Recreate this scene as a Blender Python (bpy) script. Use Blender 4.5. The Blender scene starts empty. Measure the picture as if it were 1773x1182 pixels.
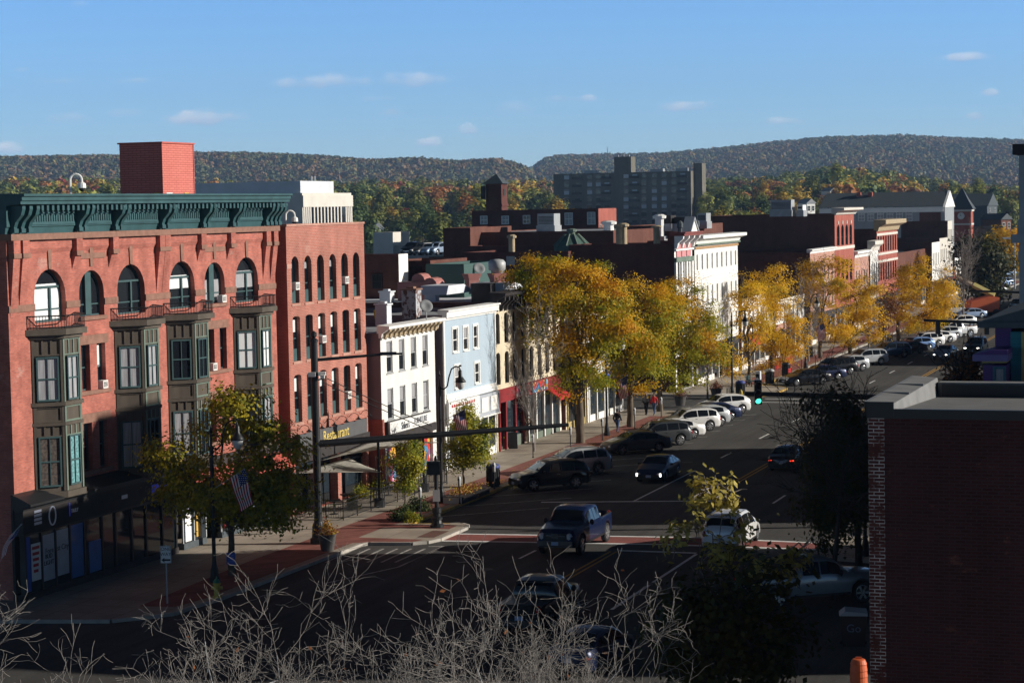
import bpy, bmesh, math, random
import numpy as np
from mathutils import Vector, Matrix, noise as mnoise

random.seed(7); rng = np.random.default_rng(7)
SC = bpy.context.scene
COL = SC.collection
R = math.radians
pi = math.pi

# ------------------------------------------------------------------ camera
F_PX, CAM_H, ROLL, HOR = 3700.0, 16.5, R(1.05), 359.0
PITCH = math.atan((591 - HOR) * math.cos(ROLL) / F_PX)
_F = np.array([0, math.cos(PITCH), -math.sin(PITCH)])
_U0 = np.array([0, math.sin(PITCH), math.cos(PITCH)]); _R0 = np.array([1.0, 0, 0])
_R = math.cos(ROLL) * _R0 - math.sin(ROLL) * _U0
_U = math.sin(ROLL) * _R0 + math.cos(ROLL) * _U0
_C = np.array([0, 0, CAM_H])
def ray(x, y): return _F + (x - 886.5) / F_PX * _R - (y - 591) / F_PX * _U
def P(x, y, z=0.0):
    d = ray(x, y); return Vector(_C + d * ((z - CAM_H) / d[2]))
def PD(x, y, Y):
    d = ray(x, y); return Vector(_C + d * (Y / d[1]))
AZ = R(19); EX = np.array([math.sin(AZ), math.cos(AZ)]); NX = np.array([EX[1], -EX[0]])
ORG = np.array([4.8, 101.8]); ROT = R(71)      # local x along the street, local y away from it
def S(s, t, z=0.0):
    w = ORG + s * EX + t * NX; return Vector((w[0], w[1], z))
def ST(p):
    w = np.array([p[0], p[1]]) - ORG; return float(w.dot(EX)), float(w.dot(NX))
def on_s(x, y, s):      # pixel ray meets the plane s = const -> (t, z)
    d = ray(x, y); s0, t0 = ST((0, 0)); ds = d[0] * EX[0] + d[1] * EX[1]; dt = d[0] * NX[0] + d[1] * NX[1]
    k = (s - s0) / ds; return t0 + k * dt, CAM_H + k * d[2]
def on_t(x, y, t):      # pixel ray meets the plane t = const -> (s, z)
    d = ray(x, y); s0, t0 = ST((0, 0)); ds = d[0] * EX[0] + d[1] * EX[1]; dt = d[0] * NX[0] + d[1] * NX[1]
    k = (t - t0) / dt; return s0 + k * ds, CAM_H + k * d[2]

cam = bpy.data.cameras.new('camera'); camo = bpy.data.objects.new('camera', cam); COL.objects.link(camo)
cam.sensor_width = 36; cam.lens = F_PX / 1773 * 36; cam.clip_start = 0.5; cam.clip_end = 30000
m = Matrix(((_R[0], _U[0], -_F[0], 0), (_R[1], _U[1], -_F[1], 0), (_R[2], _U[2], -_F[2], CAM_H), (0, 0, 0, 1)))
camo.matrix_world = m
SC.camera = camo

# ------------------------------------------------------------------ mesh builder
class MB:
    def __init__(s): s.v = []; s.f = []; s.m = []
    def pts(s, ps):
        n = len(s.v); s.v.extend([tuple(p) for p in ps]); return n
    def poly(s, ps, mi=0):
        n = s.pts(ps); s.f.append(tuple(range(n, n + len(ps)))); s.m.append(mi); return s
    def box(s, x0, y0, z0, x1, y1, z1, mi=0):
        n = s.pts([(x0, y0, z0), (x1, y0, z0), (x1, y1, z0), (x0, y1, z0), (x0, y0, z1), (x1, y0, z1), (x1, y1, z1), (x0, y1, z1)])
        for q in ((0, 3, 2, 1), (4, 5, 6, 7), (0, 1, 5, 4), (1, 2, 6, 5), (2, 3, 7, 6), (3, 0, 4, 7)):
            s.f.append(tuple(n + i for i in q)); s.m.append(mi)
        return s
    def prism(s, poly, a, b, axis='z', mi=0):
        def pt(p, c):
            return (p[0], p[1], c) if axis == 'z' else ((p[0], c, p[1]) if axis == 'y' else (c, p[0], p[1]))
        k = len(poly); n = s.pts([pt(p, a) for p in poly] + [pt(p, b) for p in poly])
        s.f.append(tuple(n + i for i in range(k))[::-1]); s.f.append(tuple(n + k + i for i in range(k))); s.m += [mi, mi]
        for i in range(k):
            j = (i + 1) % k; s.f.append((n + i, n + j, n + k + j, n + k + i)); s.m.append(mi)
        return s
    def tube(s, path, rad, k=8, mi=0, cap=True):
        path = [Vector(p) for p in path]
        if not hasattr(rad, '__len__'): rad = [rad] * len(path)
        n = len(s.v); up = None
        for i, p in enumerate(path):
            d = (path[min(i + 1, len(path) - 1)] - path[max(i - 1, 0)]).normalized()
            if up is None:
                up = Vector((0, 0, 1)) if abs(d.z) < .9 else Vector((1, 0, 0))
            a = d.cross(up)
            if a.length < 1e-5: a = d.orthogonal()
            a.normalize(); b = a.cross(d).normalized(); up = b
            for j in range(k):
                q = p + rad[i] * (math.cos(2 * pi * j / k) * a + math.sin(2 * pi * j / k) * b); s.v.append(tuple(q))
        for i in range(len(path) - 1):
            for j in range(k):
                j2 = (j + 1) % k
                s.f.append((n + i * k + j, n + i * k + j2, n + (i + 1) * k + j2, n + (i + 1) * k + j)); s.m.append(mi)
        if cap:
            s.f.append(tuple(n + j for j in range(k))[::-1]); s.m.append(mi)
            e = n + (len(path) - 1) * k; s.f.append(tuple(e + j for j in range(k))); s.m.append(mi)
        return s
    def lathe(s, prof, k=12, c=(0, 0, 0), mi=0, sx=1, sy=1):
        n = len(s.v)
        for r, z in prof:
            for j in range(k):
                a = 2 * pi * j / k; s.v.append((c[0] + sx * r * math.cos(a), c[1] + sy * r * math.sin(a), c[2] + z))
        for i in range(len(prof) - 1):
            for j in range(k):
                j2 = (j + 1) % k; s.f.append((n + i * k + j, n + i * k + j2, n + (i + 1) * k + j2, n + (i + 1) * k + j)); s.m.append(mi)
        s.f.append(tuple(n + j for j in range(k))[::-1]); s.m.append(mi)
        e = n + (len(prof) - 1) * k; s.f.append(tuple(e + j for j in range(k))); s.m.append(mi)
        return s
    def xf(s, M, start=0):
        for i in range(start, len(s.v)): s.v[i] = tuple(M @ Vector(s.v[i]))
        return s
    def mesh(s, name, mats, smooth=False):
        me = bpy.data.meshes.new(name); me.from_pydata(s.v, [], s.f)
        if not isinstance(mats, (list, tuple)): mats = [mats]
        for mm in mats: me.materials.append(mm)
        if len(mats) > 1: me.polygons.foreach_set('material_index', s.m)
        if smooth: me.polygons.foreach_set('use_smooth', [True] * len(me.polygons))
        me.update(); return me
    def build(s, name, mats, parent=None, smooth=False, loc=None, rz=0, bevel=0, autosmooth=None):
        o = bpy.data.objects.new(name, s.mesh(name, mats, smooth)); COL.objects.link(o)
        if parent is not None: o.parent = parent
        if loc is not None: o.location = loc
        if rz: o.rotation_euler.z = rz
        if bevel:
            b = o.modifiers.new('bevel', 'BEVEL'); b.width = bevel; b.segments = 2; b.limit_method = 'ANGLE'
        return o
def inst(me, name, parent=None, loc=None, rz=0, sc=None):
    o = bpy.data.objects.new(name, me); COL.objects.link(o)
    if parent is not None: o.parent = parent
    if loc is not None: o.location = loc
    if rz: o.rotation_euler.z = rz
    if sc is not None: o.scale = sc
    return o
def empty(name, loc=(0, 0, 0), rz=0):
    o = bpy.data.objects.new(name, None); COL.objects.link(o); o.location = loc; o.rotation_euler.z = rz; o.empty_display_size = .2; return o
def tag(o, label, cat, group=None, kind=None):
    o['label'] = label; o['category'] = cat
    if group: o['group'] = group
    if kind: o['kind'] = kind
    return o
def struct(o, label=None, kind='structure'):
    o['kind'] = kind
    if label: o['label'] = label
    return o
def copy_tree(o, parent=None):
    c = o.copy(); COL.objects.link(c)
    if parent is not None: c.parent = parent
    for ch in o.children: copy_tree(ch, c)
    return c
def setmat(o, mt, i=0):
    o.material_slots[i].link = 'OBJECT'; o.material_slots[i].material = mt

def text_mesh(body, size, mats, ext=.012, align='CENTER', sx=1.0, shear=0):
    cu = bpy.data.curves.new('lettering', 'FONT'); cu.body = body; cu.size = size; cu.extrude = ext; cu.align_x = align; cu.align_y = 'CENTER'; cu.shear = shear
    cu.resolution_u = 3
    o = bpy.data.objects.new('lettering', cu); COL.objects.link(o)
    dg = bpy.context.evaluated_depsgraph_get(); dg.update()
    me = bpy.data.meshes.new_from_object(o.evaluated_get(dg)); bpy.data.objects.remove(o)
    me.materials.clear(); me.materials.append(mats)
    # text lies in XY facing +Z; stand it up: local x right, z up, facing -y
    me.transform(Matrix.Rotation(pi / 2, 4, 'X') @ Matrix.Diagonal((sx, 1, 1, 1)))
    return me

# ------------------------------------------------------------------ materials
def new_mat(name):
    mt = bpy.data.materials.new(name); mt.use_nodes = True; nt = mt.node_tree
    b = nt.nodes['Principled BSDF']; return mt, nt, b
def srgb(r, g, b):
    f = lambda c: (c / 255) / 12.92 if c < 10.3 else (((c / 255) + .055) / 1.055) ** 2.4
    return (f(r), f(g), f(b))
def mul(c, k): return (min(c[0] * k, .95), min(c[1] * k, .95), min(c[2] * k, .95), 1)
def noise_fac(nt, scale, stretch=(1, 1, 1), detail=4, rough=.6, coord='Object'):
    tc = nt.nodes.new('ShaderNodeTexCoord'); mp = nt.nodes.new('ShaderNodeMapping'); mp.inputs['Scale'].default_value = stretch
    nz = nt.nodes.new('ShaderNodeTexNoise'); nz.inputs['Scale'].default_value = scale; nz.inputs['Detail'].default_value = detail; nz.inputs['Roughness'].default_value = rough
    nt.links.new(tc.outputs[coord], mp.inputs[0]); nt.links.new(mp.outputs[0], nz.inputs['Vector']); return nz.outputs['Fac']
def ramp(nt, fac, a, b, p0=.3, p1=.7):
    r = nt.nodes.new('ShaderNodeValToRGB'); r.color_ramp.elements[0].position = p0; r.color_ramp.elements[1].position = p1
    r.color_ramp.elements[0].color = (*a[:3], 1); r.color_ramp.elements[1].color = (*b[:3], 1); nt.links.new(fac, r.inputs[0]); return r.outputs[0]
def mixc(nt, fac, a, b, mode='MULTIPLY'):
    x = nt.nodes.new('ShaderNodeMix'); x.data_type = 'RGBA'; x.blend_type = mode
    if hasattr(fac, 'links') or hasattr(fac, 'is_linked'): nt.links.new(fac, x.inputs[0])
    else: x.inputs[0].default_value = fac
    nt.links.new(a, x.inputs[6]); nt.links.new(b, x.inputs[7]); return x.outputs[2]
def bump_to(nt, b, h, strength=.3, dist=.02):
    bp = nt.nodes.new('ShaderNodeBump'); bp.inputs['Strength'].default_value = strength; bp.inputs['Distance'].default_value = dist
    nt.links.new(h, bp.inputs['Height']); nt.links.new(bp.outputs[0], b.inputs['Normal'])
def mat(name, col, rough=.7, metal=0, spec=.3, var=.12, scale=2.0, stretch=(1, 1, 1), coat=0, emit=0, bump=0, coord='Object'):
    mt, nt, b = new_mat(name)
    b.inputs['Roughness'].default_value = rough; b.inputs['Metallic'].default_value = metal; b.inputs['Specular IOR Level'].default_value = spec
    b.inputs['Coat Weight'].default_value = coat; b.inputs['Coat Roughness'].default_value = .04
    b.inputs['Base Color'].default_value = (*col, 1)
    if var:
        f = noise_fac(nt, scale, stretch, coord=coord); nt.links.new(ramp(nt, f, mul(col, 1 - var), mul(col, 1 + var)), b.inputs['Base Color'])
        if bump: bump_to(nt, b, f, bump)
    if emit:
        b.inputs['Emission Color'].default_value = (*col, 1); b.inputs['Emission Strength'].default_value = emit
    mt.diffuse_color = (*col, 1); return mt
def brick(name, c1, c2, mort, bw=.22, bh=.075, msize=.012, var=.22, bump=.25, big=.35, stain=.12, smooth=.1):
    mt, nt, b = new_mat(name); b.inputs['Roughness'].default_value = .88; b.inputs['Specular IOR Level'].default_value = .15
    tc = nt.nodes.new('ShaderNodeTexCoord'); sp = nt.nodes.new('ShaderNodeSeparateXYZ'); nt.links.new(tc.outputs['Object'], sp.inputs[0])
    ad = nt.nodes.new('ShaderNodeMath'); nt.links.new(sp.outputs[0], ad.inputs[0]); nt.links.new(sp.outputs[1], ad.inputs[1])
    cb = nt.nodes.new('ShaderNodeCombineXYZ'); nt.links.new(ad.outputs[0], cb.inputs[0]); nt.links.new(sp.outputs[2], cb.inputs[1])
    br = nt.nodes.new('ShaderNodeTexBrick'); nt.links.new(cb.outputs[0], br.inputs['Vector'])
    br.inputs['Scale'].default_value = 1; br.inputs['Brick Width'].default_value = bw; br.inputs['Row Height'].default_value = bh; br.inputs['Mortar Size'].default_value = msize
    br.inputs['Mortar Smooth'].default_value = smooth; br.inputs['Bias'].default_value = -.1
    br.inputs['Color1'].default_value = (*c1, 1); br.inputs['Color2'].default_value = (*c2, 1); br.inputs['Mortar'].default_value = (*mort, 1)
    f1 = noise_fac(nt, big, (1, 1, 1), 5, .65); f2 = noise_fac(nt, .9, (1.3, 1.3, .18), 4)
    k1 = ramp(nt, f1, (1 - var,) * 3, (1 + var,) * 3); k2 = ramp(nt, f2, (1 - stain,) * 3, (1 + stain * .6,) * 3, .35, .65)
    c = mixc(nt, 1.0, br.outputs['Color'], k1); c = mixc(nt, 1.0, c, k2); nt.links.new(c, b.inputs['Base Color'])
    inv = nt.nodes.new('ShaderNodeMath'); inv.operation = 'SUBTRACT'; inv.inputs[0].default_value = 1; nt.links.new(br.outputs['Fac'], inv.inputs[1])
    bump_to(nt, b, inv.outputs[0], bump, .01); mt.diffuse_color = (*c1, 1); return mt
def siding(name, col, pitch=.13, var=.06, rough=.6):
    mt, nt, b = new_mat(name); b.inputs['Roughness'].default_value = rough; b.inputs['Specular IOR Level'].default_value = .25
    tc = nt.nodes.new('ShaderNodeTexCoord'); sp = nt.nodes.new('ShaderNodeSeparateXYZ'); nt.links.new(tc.outputs['Object'], sp.inputs[0])
    d = nt.nodes.new('ShaderNodeMath'); d.operation = 'DIVIDE'; d.inputs[1].default_value = pitch; nt.links.new(sp.outputs[2], d.inputs[0])
    fr = nt.nodes.new('ShaderNodeMath'); fr.operation = 'FRACT'; nt.links.new(d.outputs[0], fr.inputs[0])
    rp = nt.nodes.new('ShaderNodeValToRGB'); e = rp.color_ramp.elements; e[0].position = 0; e[0].color = (.72, .72, .72, 1); e[1].position = .12; e[1].color = (1, 1, 1, 1); nt.links.new(fr.outputs[0], rp.inputs[0])
    f = noise_fac(nt, .8, (1, 1, .3), 5); k = ramp(nt, f, mul(col, 1 - var), mul(col, 1 + var))
    nt.links.new(mixc(nt, 1.0, k, rp.outputs[0]), b.inputs['Base Color']); bump_to(nt, b, fr.outputs[0], .4, .02); return mt
def glass(name, col=(.012, .015, .02), rough=.06, spec=.5):
    mt, nt, b = new_mat(name); b.inputs['Base Color'].default_value = (*col, 1); b.inputs['Roughness'].default_value = rough; b.inputs['Specular IOR Level'].default_value = spec
    f = noise_fac(nt, .7, (1, 1, 1), 2); bump_to(nt, b, f, .06, .05); return mt
def leafmat(name, cols, transl=.35, scale=1.2):
    """foliage: hue wanders from clump to clump, leaves let some light through"""
    mt, nt, b = new_mat(name); out = nt.nodes['Material Output']
    f = noise_fac(nt, scale, (1, 1, 1), 4, .7); f2 = noise_fac(nt, 14, (1, 1, 1), 1)
    r = nt.nodes.new('ShaderNodeValToRGB'); el = r.color_ramp.elements
    el[0].position = .3; el[0].color = (*cols[0], 1); el[1].position = .7; el[1].color = (*cols[-1], 1)
    for i, c in enumerate(cols[1:-1]):
        e = el.new(.3 + .4 * (i + 1) / (len(cols) - 1)); e.color = (*c, 1)
    nt.links.new(f, r.inputs[0]); k = ramp(nt, f2, (.84, .84, .84), (1.12, 1.12, 1.12), .3, .7)
    c = mixc(nt, 1.0, r.outputs[0], k); nt.links.new(c, b.inputs['Base Color']); b.inputs['Roughness'].default_value = .6; b.inputs['Specular IOR Level'].default_value = .2
    tr = nt.nodes.new('ShaderNodeBsdfTranslucent'); nt.links.new(c, tr.inputs[0]); mx = nt.nodes.new('ShaderNodeMixShader'); mx.inputs[0].default_value = transl
    nt.links.new(b.outputs[0], mx.inputs[1]); nt.links.new(tr.outputs[0], mx.inputs[2]); nt.links.new(mx.outputs[0], out.inputs[0]); mt.diffuse_color = (*cols[0], 1); return mt

M = {}
M['brick_red'] = brick('red_brick', (.50, .145, .105), (.36, .095, .07), (.32, .165, .135), var=.24, big=1.1, stain=.16)
M['brick_rest'] = brick('orange_brick', (.44, .13, .095), (.31, .085, .065), (.40, .24, .19), bh=.085, bw=.24, msize=.016)
M['brick_dark'] = brick('dark_brick', (.16, .055, .04), (.10, .035, .028), (.16, .09, .07))
M['brick_maroon'] = brick('maroon_brick', (.14, .042, .036), (.09, .03, .027), (.11, .065, .055))
M['brick_crimson'] = brick('crimson_brick', (.40, .09, .07), (.30, .065, .05), (.35, .17, .13))
M['brick_pink'] = brick('pink_brick', (.50, .24, .18), (.42, .18, .13), (.45, .33, .28))
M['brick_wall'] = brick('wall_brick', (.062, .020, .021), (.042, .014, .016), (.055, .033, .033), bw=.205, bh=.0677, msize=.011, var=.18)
M['brick_quoin'] = brick('quoin_brick', (.10, .03, .026), (.07, .022, .02), (.40, .39, .38), bw=.205, bh=.0677, msize=.009, var=.15, smooth=0)
M['brownstone'] = mat('brownstone', (.25, .135, .10), .9, var=.2, scale=3)
M['green_metal'] = mat('green_painted_cornice', (.034, .088, .096), .5, var=.22, scale=1.2)
M['green_wood'] = mat('green_painted_wood', (.045, .09, .095), .55, var=.15)
M['bay_brown'] = mat('dim_bay_wood', (.088, .072, .056), .75, var=.25, scale=1.5, stretch=(1, 1, .4))  # dim light of the canted bay sides put into the brown
M['bay_green'] = mat('copper_and_lit_bay_trim', (.14, .185, .15), .7, var=.3, scale=1.2, stretch=(1, 1, .4))  # sunlit brightness put into bay front trims; plain copper green elsewhere
M['black_iron'] = mat('black_iron', (.012, .013, .015), .45, metal=0, var=.1, spec=.4)
M['black_paint'] = mat('black_paint', (.010, .011, .014), .35, var=0, spec=.4)
M['white_paint'] = mat('white_paint', (.80, .79, .76), .6, var=.05, scale=.8)
M['white_brick'] = brick('white_painted_brick', (.78, .77, .74), (.74, .73, .71), (.70, .69, .66), var=.06, stain=.06, bump=.15)
M['mauve_siding'] = siding('mauve_siding', (.20, .155, .165))
M['blue_siding'] = siding('pale_blue_siding', (.43, .53, .62))
M['cream'] = mat('cream_stucco', (.66, .57, .42), .8, var=.15, scale=.7)
M['cornice_tan'] = mat('tan_cornice', (.42, .33, .21), .7, var=.15)
M['tan_dark'] = mat('tan_shadow_moulding', (.25, .19, .12), .8, var=.15)  # darker copy of the tan, shade between the brackets put into colour
M['dark_trim'] = mat('dark_trim', (.035, .03, .03), .7, var=.2)
M['concrete'] = mat('concrete', (.34, .33, .31), .9, var=.12, scale=.6)
M['roof_grey'] = mat('grey_membrane_roof', (.30, .31, .33), .85, var=.12, scale=.35)
M['roof_white'] = mat('white_membrane_roof', (.62, .64, .68), .7, var=.08, scale=.4)
M['roof_dark'] = mat('tar_roof', (.055, .055, .06), .9, var=.25, scale=.5)
M['galv'] = mat('galvanised_steel', (.36, .37, .38), .5, metal=.15, var=.12)
M['alum'] = mat('aluminium', (.42, .43, .44), .5, metal=.1, var=.05)
M['pink_duct'] = mat('pink_painted_duct', (.40, .17, .15), .6, var=.15)
M['glass'] = glass('window_glass'); M['glass_blue'] = glass('storefront_glass', (.02, .03, .04), .05)
M['blind'] = mat('white_roller_blind', (.72, .73, .74), .6, var=.03, coat=.3)
M['curtain'] = mat('grey_curtain', (.33, .33, .35), .6, var=.35, scale=6, stretch=(3, 3, .15), coat=.4)
M['teal_curtain'] = mat('teal_patterned_curtain', (.13, .30, .32), .6, var=.7, scale=9, coat=.3)
M['dark_curtain'] = mat('dark_patterned_curtain', (.09, .07, .06), .6, var=.7, scale=8, coat=.4)
M['terracotta_red'] = mat('red_metal', (.52, .115, .085), .6, var=.06)
M['slate'] = mat('slate', (.07, .085, .095), .7, var=.2, scale=3)
M['yellow_paint'] = mat('yellow_paint', (.62, .38, .07), .6, var=.2)
M['sign_white'] = mat('sign_white', (.75, .75, .74), .5, var=.02)
M['sign_black'] = mat('sign_black', (.02, .02, .02), .5, var=0)
M['gold_letter'] = mat('gold_lettering', (.72, .55, .16), .5, var=.05)
M['red_paint'] = mat('red_paint', (.45, .03, .03), .45, var=.1)
M['blue_paint'] = mat('blue_paint', (.03, .09, .42), .4, var=.05)
M['bark'] = mat('tree_bark', (.12, .095, .07), .95, var=.35, scale=5, stretch=(1, 1, .25), bump=.4)
M['bark_pale'] = mat('pale_bark', (.42, .40, .36), .9, var=.3, scale=4, stretch=(1, 1, .3), bump=.3)
M['bark_grey'] = mat('grey_twig_bark', (.28, .285, .29), .9, var=.55, scale=9)  # strong mottling stands in for lit and shadowed sides of the limbs
M['bark_dark'] = mat('dark_bark', (.05, .042, .035), .95, var=.3)
M['tyre'] = mat('tyre_rubber', (.014, .014, .015), .8, var=0)
M['rim'] = mat('alloy_rim', (.55, .56, .58), .25, metal=.8, var=0)
M['car_glass'] = glass('car_glass', (.008, .010, .013), .03, .6)
M['chrome'] = mat('chrome', (.7, .7, .72), .12, metal=1, var=0)
M['headlight'] = mat('headlight_lens', (.65, .67, .70), .1, var=0, coat=1)
M['taillight'] = mat('taillight_lens', (.35, .012, .012), .15, var=0, coat=1)
M['tail_on'] = mat('lit_taillight', (1.0, .05, .02), .3, var=0, emit=2.0)
M['head_on'] = mat('lit_headlamp', (1.0, .95, .85), .3, var=0, emit=3.0)
M['plate'] = mat('licence_plate', (.35, .45, .65), .5, var=.1)
M['globe'] = mat('frosted_lamp_globe', (.62, .62, .60), .35, var=.03)
M['skin'] = mat('skin', (.42, .26, .19), .6, var=.05)
M['orange_plastic'] = mat('orange_plastic', (.62, .13, .045), .5, var=.06)
M['limestone'] = mat('limestone', (.62, .58, .52), .85, var=.08, scale=.5)
M['apt_concrete'] = brick('tan_block', (.175, .16, .13), (.15, .14, .115), (.15, .135, .115), bw=.8, bh=.4, var=.12, bump=.05)
M['green_siding'] = siding('green_siding', (.055, .105, .095), .2)
M['teal_siding'] = siding('teal_siding', (.03, .19, .23), .15)
M['purple'] = mat('purple_paint', (.12, .05, .20), .6, var=.08)
M['lavender'] = mat('lavender_paint', (.22, .16, .34), .6, var=.08)
M['ochre'] = mat('ochre_paint', (.42, .33, .14), .6, var=.08)
def paint(name, col, metal=.25):
    mt = mat(name, col, .3, metal=metal, spec=.35, var=0, coat=.5); return mt

def weather(mt, pale, lo=.60, hi=.72, k=.55, scale=.55):
    """efflorescence and patched courses with their own outline"""
    n2 = mt.node_tree; b = n2.nodes['Principled BSDF']; src = b.inputs['Base Color'].links[0].from_socket
    f = noise_fac(n2, scale, (1, 1, 1.6), 7, .72); r = ramp(n2, f, (0, 0, 0), (k, k, k), lo, hi); c = n2.nodes.new('ShaderNodeRGB'); c.outputs[0].default_value = (*pale, 1); n2.links.new(mixc(n2, r, src, c.outputs[0], 'MIX'), b.inputs['Base Color'])
weather(M['brick_red'], (.55, .40, .35)); weather(M['brick_rest'], (.55, .42, .36), .62, .75); weather(M['brick_red'], (.20, .07, .055), .58, .70, .6, .33); weather(M['brick_rest'], (.19, .07, .05), .6, .72, .5, .4); weather(M['white_brick'], (.50, .48, .44), .6, .75, .5, .8); weather(M['brick_wall'], (.15, .06, .045), .6, .66, .6, 1.4); weather(M['brick_maroon'], (.2, .11, .09), .6, .72, .5, .3); weather(M['brick_dark'], (.05, .02, .018), .55, .7, .6, .3)
def patchy_mortar(mt):
    n2 = mt.node_tree; br = [n for n in n2.nodes if n.type == 'TEX_BRICK'][0]; n2.links.new(ramp(n2, noise_fac(n2, 2.2, (1, 1, 1), 5, .7), (.07, .03, .027), (.46, .45, .44), .42, .56), br.inputs['Mortar'])
patchy_mortar(M['brick_quoin'])
# ------------------------------------------------------------------ sky, sun
SUN_AZ, SUN_EL = R(92), R(19)
w = bpy.data.worlds.new('World'); SC.world = w; w.use_nodes = True
nt = w.node_tree; bg = nt.nodes['Background']; L = nt.links.new
sky = nt.nodes.new('ShaderNodeTexSky'); sky.sky_type = 'NISHITA'; sky.sun_disc = False
sky.sun_elevation = SUN_EL; sky.sun_rotation = SUN_AZ; sky.air_density = .75; sky.dust_density = .1; sky.ozone_density = 2.5; sky.altitude = 50
tc = nt.nodes.new('ShaderNodeTexCoord'); sx = nt.nodes.new('ShaderNodeSeparateXYZ'); L(tc.outputs['Generated'], sx.inputs[0])
def mth(op, a, b=None, c=None):
    n = nt.nodes.new('ShaderNodeMath'); n.operation = op
    for i, q in enumerate((a, b, c)):
        if q is None: continue
        if isinstance(q, (int, float)): n.inputs[i].default_value = q
        else: L(q, n.inputs[i])
    return n.outputs[0]
# clear dry air: the dome deepens quickly above the bright band at the horizon
rz = nt.nodes.new('ShaderNodeValToRGB'); els = rz.color_ramp.elements
els[0].position = 0.0; els[0].color = (.58, .70, .92, 1); els[1].position = 1.0; els[1].color = (.016, .018, .024, 1)
for p_, c_ in ((.05, (.56, .75, 1.02, 1)), (.10, (.50, .74, 1.04, 1)), (.16, (.08, .105, .17, 1)), (.28, (.030, .037, .06, 1)), (.5, (.016, .019, .03, 1))):
    e = els.new(p_); e.color = c_
L(sx.outputs[2], rz.inputs[0])
mx = nt.nodes.new('ShaderNodeMix'); mx.data_type = 'RGBA'; mx.blend_type = 'MULTIPLY'; mx.inputs[0].default_value = 1; L(sky.outputs[0], mx.inputs[6]); L(rz.outputs[0], mx.inputs[7])
# fair-weather clouds low over the hills, each at its own bearing and height
ux = mth('DIVIDE', sx.outputs[0], mth('MAXIMUM', sx.outputs[1], .05)); uz = mth('DIVIDE', sx.outputs[2], mth('MAXIMUM', sx.outputs[1], .05))
cv = nt.nodes.new('ShaderNodeCombineXYZ'); L(ux, cv.inputs[0]); L(mth('MULTIPLY', uz, 1.7), cv.inputs[1])
nz = nt.nodes.new('ShaderNodeTexNoise'); nz.inputs['Scale'].default_value = 95; nz.inputs['Detail'].default_value = 7; nz.inputs['Roughness'].default_value = .62; L(cv.outputs[0], nz.inputs['Vector'])
nz2 = nt.nodes.new('ShaderNodeTexNoise'); nz2.inputs['Scale'].default_value = 38; nz2.inputs['Detail'].default_value = 3; L(cv.outputs[0], nz2.inputs['Vector'])
wob = mth('ADD', mth('MULTIPLY', mth('SUBTRACT', nz.outputs[0], .5), 3.0), mth('MULTIPLY', mth('SUBTRACT', nz2.outputs[0], .5), 2.0))
clouds = [(350, 207, 70, 20, 1.0), (555, 145, 85, 17, .7), (720, 141, 60, 18, .6), (742, 248, 28, 13, .85), (812, 227, 18, 14, .8), (678, 196, 25, 9, .45), (1182, 187, 48, 12, .9),
          (1020, 171, 16, 8, .5), (960, 173, 45, 8, .25), (1360, 212, 36, 9, .5), (1668, 101, 55, 11, .8), (1688, 203, 20, 11, .9), (1715, 161, 14, 8, .6), (8, 260, 40, 14, .8),
          (125, 208, 45, 13, .3), (235, 141, 40, 6, .25), (215, 197, 35, 9, .22), (105, 142, 50, 6, .2), (890, 190, 40, 14, .2), (655, 172, 35, 8, .25), (135, 8, 18, 6, .2), (35, 122, 15, 5, .2)]
tot = None; totb = None
for (px, py, rx, ry, al) in clouds:
    d = ray(px, py); u0, v0 = d[0] / d[1], d[2] / d[1]
    du = mth('DIVIDE', mth('SUBTRACT', ux, float(u0)), rx / F_PX); dv = mth('DIVIDE', mth('SUBTRACT', uz, float(v0)), ry / F_PX)
    dvs = mth('MAXIMUM', dv, mth('MULTIPLY', dv, -1.7))
    q = mth('SUBTRACT', 1.0, mth('ADD', mth('MULTIPLY', du, du), mth('MULTIPLY', dvs, dvs)))
    dens = nt.nodes.new('ShaderNodeMapRange'); dens.interpolation_type = 'SMOOTHSTEP'; L(mth('ADD', q, wob), dens.inputs[0]); dens.inputs[1].default_value = -.2; dens.inputs[2].default_value = 1.3; dens.inputs[4].default_value = al
    core = mth('MULTIPLY', dens.outputs[0], mth('GREATER_THAN', q, -1.6))
    lit = nt.nodes.new('ShaderNodeMapRange'); L(mth('ADD', dv, mth('MULTIPLY', wob, .35)), lit.inputs[0]); lit.inputs[1].default_value = -.6; lit.inputs[2].default_value = .7
    lb = mth('MULTIPLY', core, lit.outputs[0])
    tot = core if tot is None else mth('MAXIMUM', tot, core); totb = lb if totb is None else mth('MAXIMUM', totb, lb)
tot = mth('MINIMUM', tot, .92)
cc = nt.nodes.new('ShaderNodeMix'); cc.data_type = 'RGBA'; cc.inputs[6].default_value = (2.3, 3.3, 4.8, 1); cc.inputs[7].default_value = (4.9, 5.3, 5.9, 1); L(mth('DIVIDE', totb, mth('MAXIMUM', tot, .01)), cc.inputs[0])
fin = nt.nodes.new('ShaderNodeMix'); fin.data_type = 'RGBA'; L(tot, fin.inputs[0]); L(mx.outputs[2], fin.inputs[6]); L(cc.outputs[2], fin.inputs[7])
L(fin.outputs[2], bg.inputs[0]); bg.inputs[1].default_value = SKY_STRENGTH = .15
sun = bpy.data.lights.new('sun', 'SUN'); sun.energy = 5.0; sun.angle = R(.5); sun.color = (1, .94, .84)
so = bpy.data.objects.new('sun', sun); COL.objects.link(so)
dv_ = Vector((math.sin(SUN_AZ) * math.cos(SUN_EL), math.cos(SUN_AZ) * math.cos(SUN_EL), math.sin(SUN_EL)))
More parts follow.
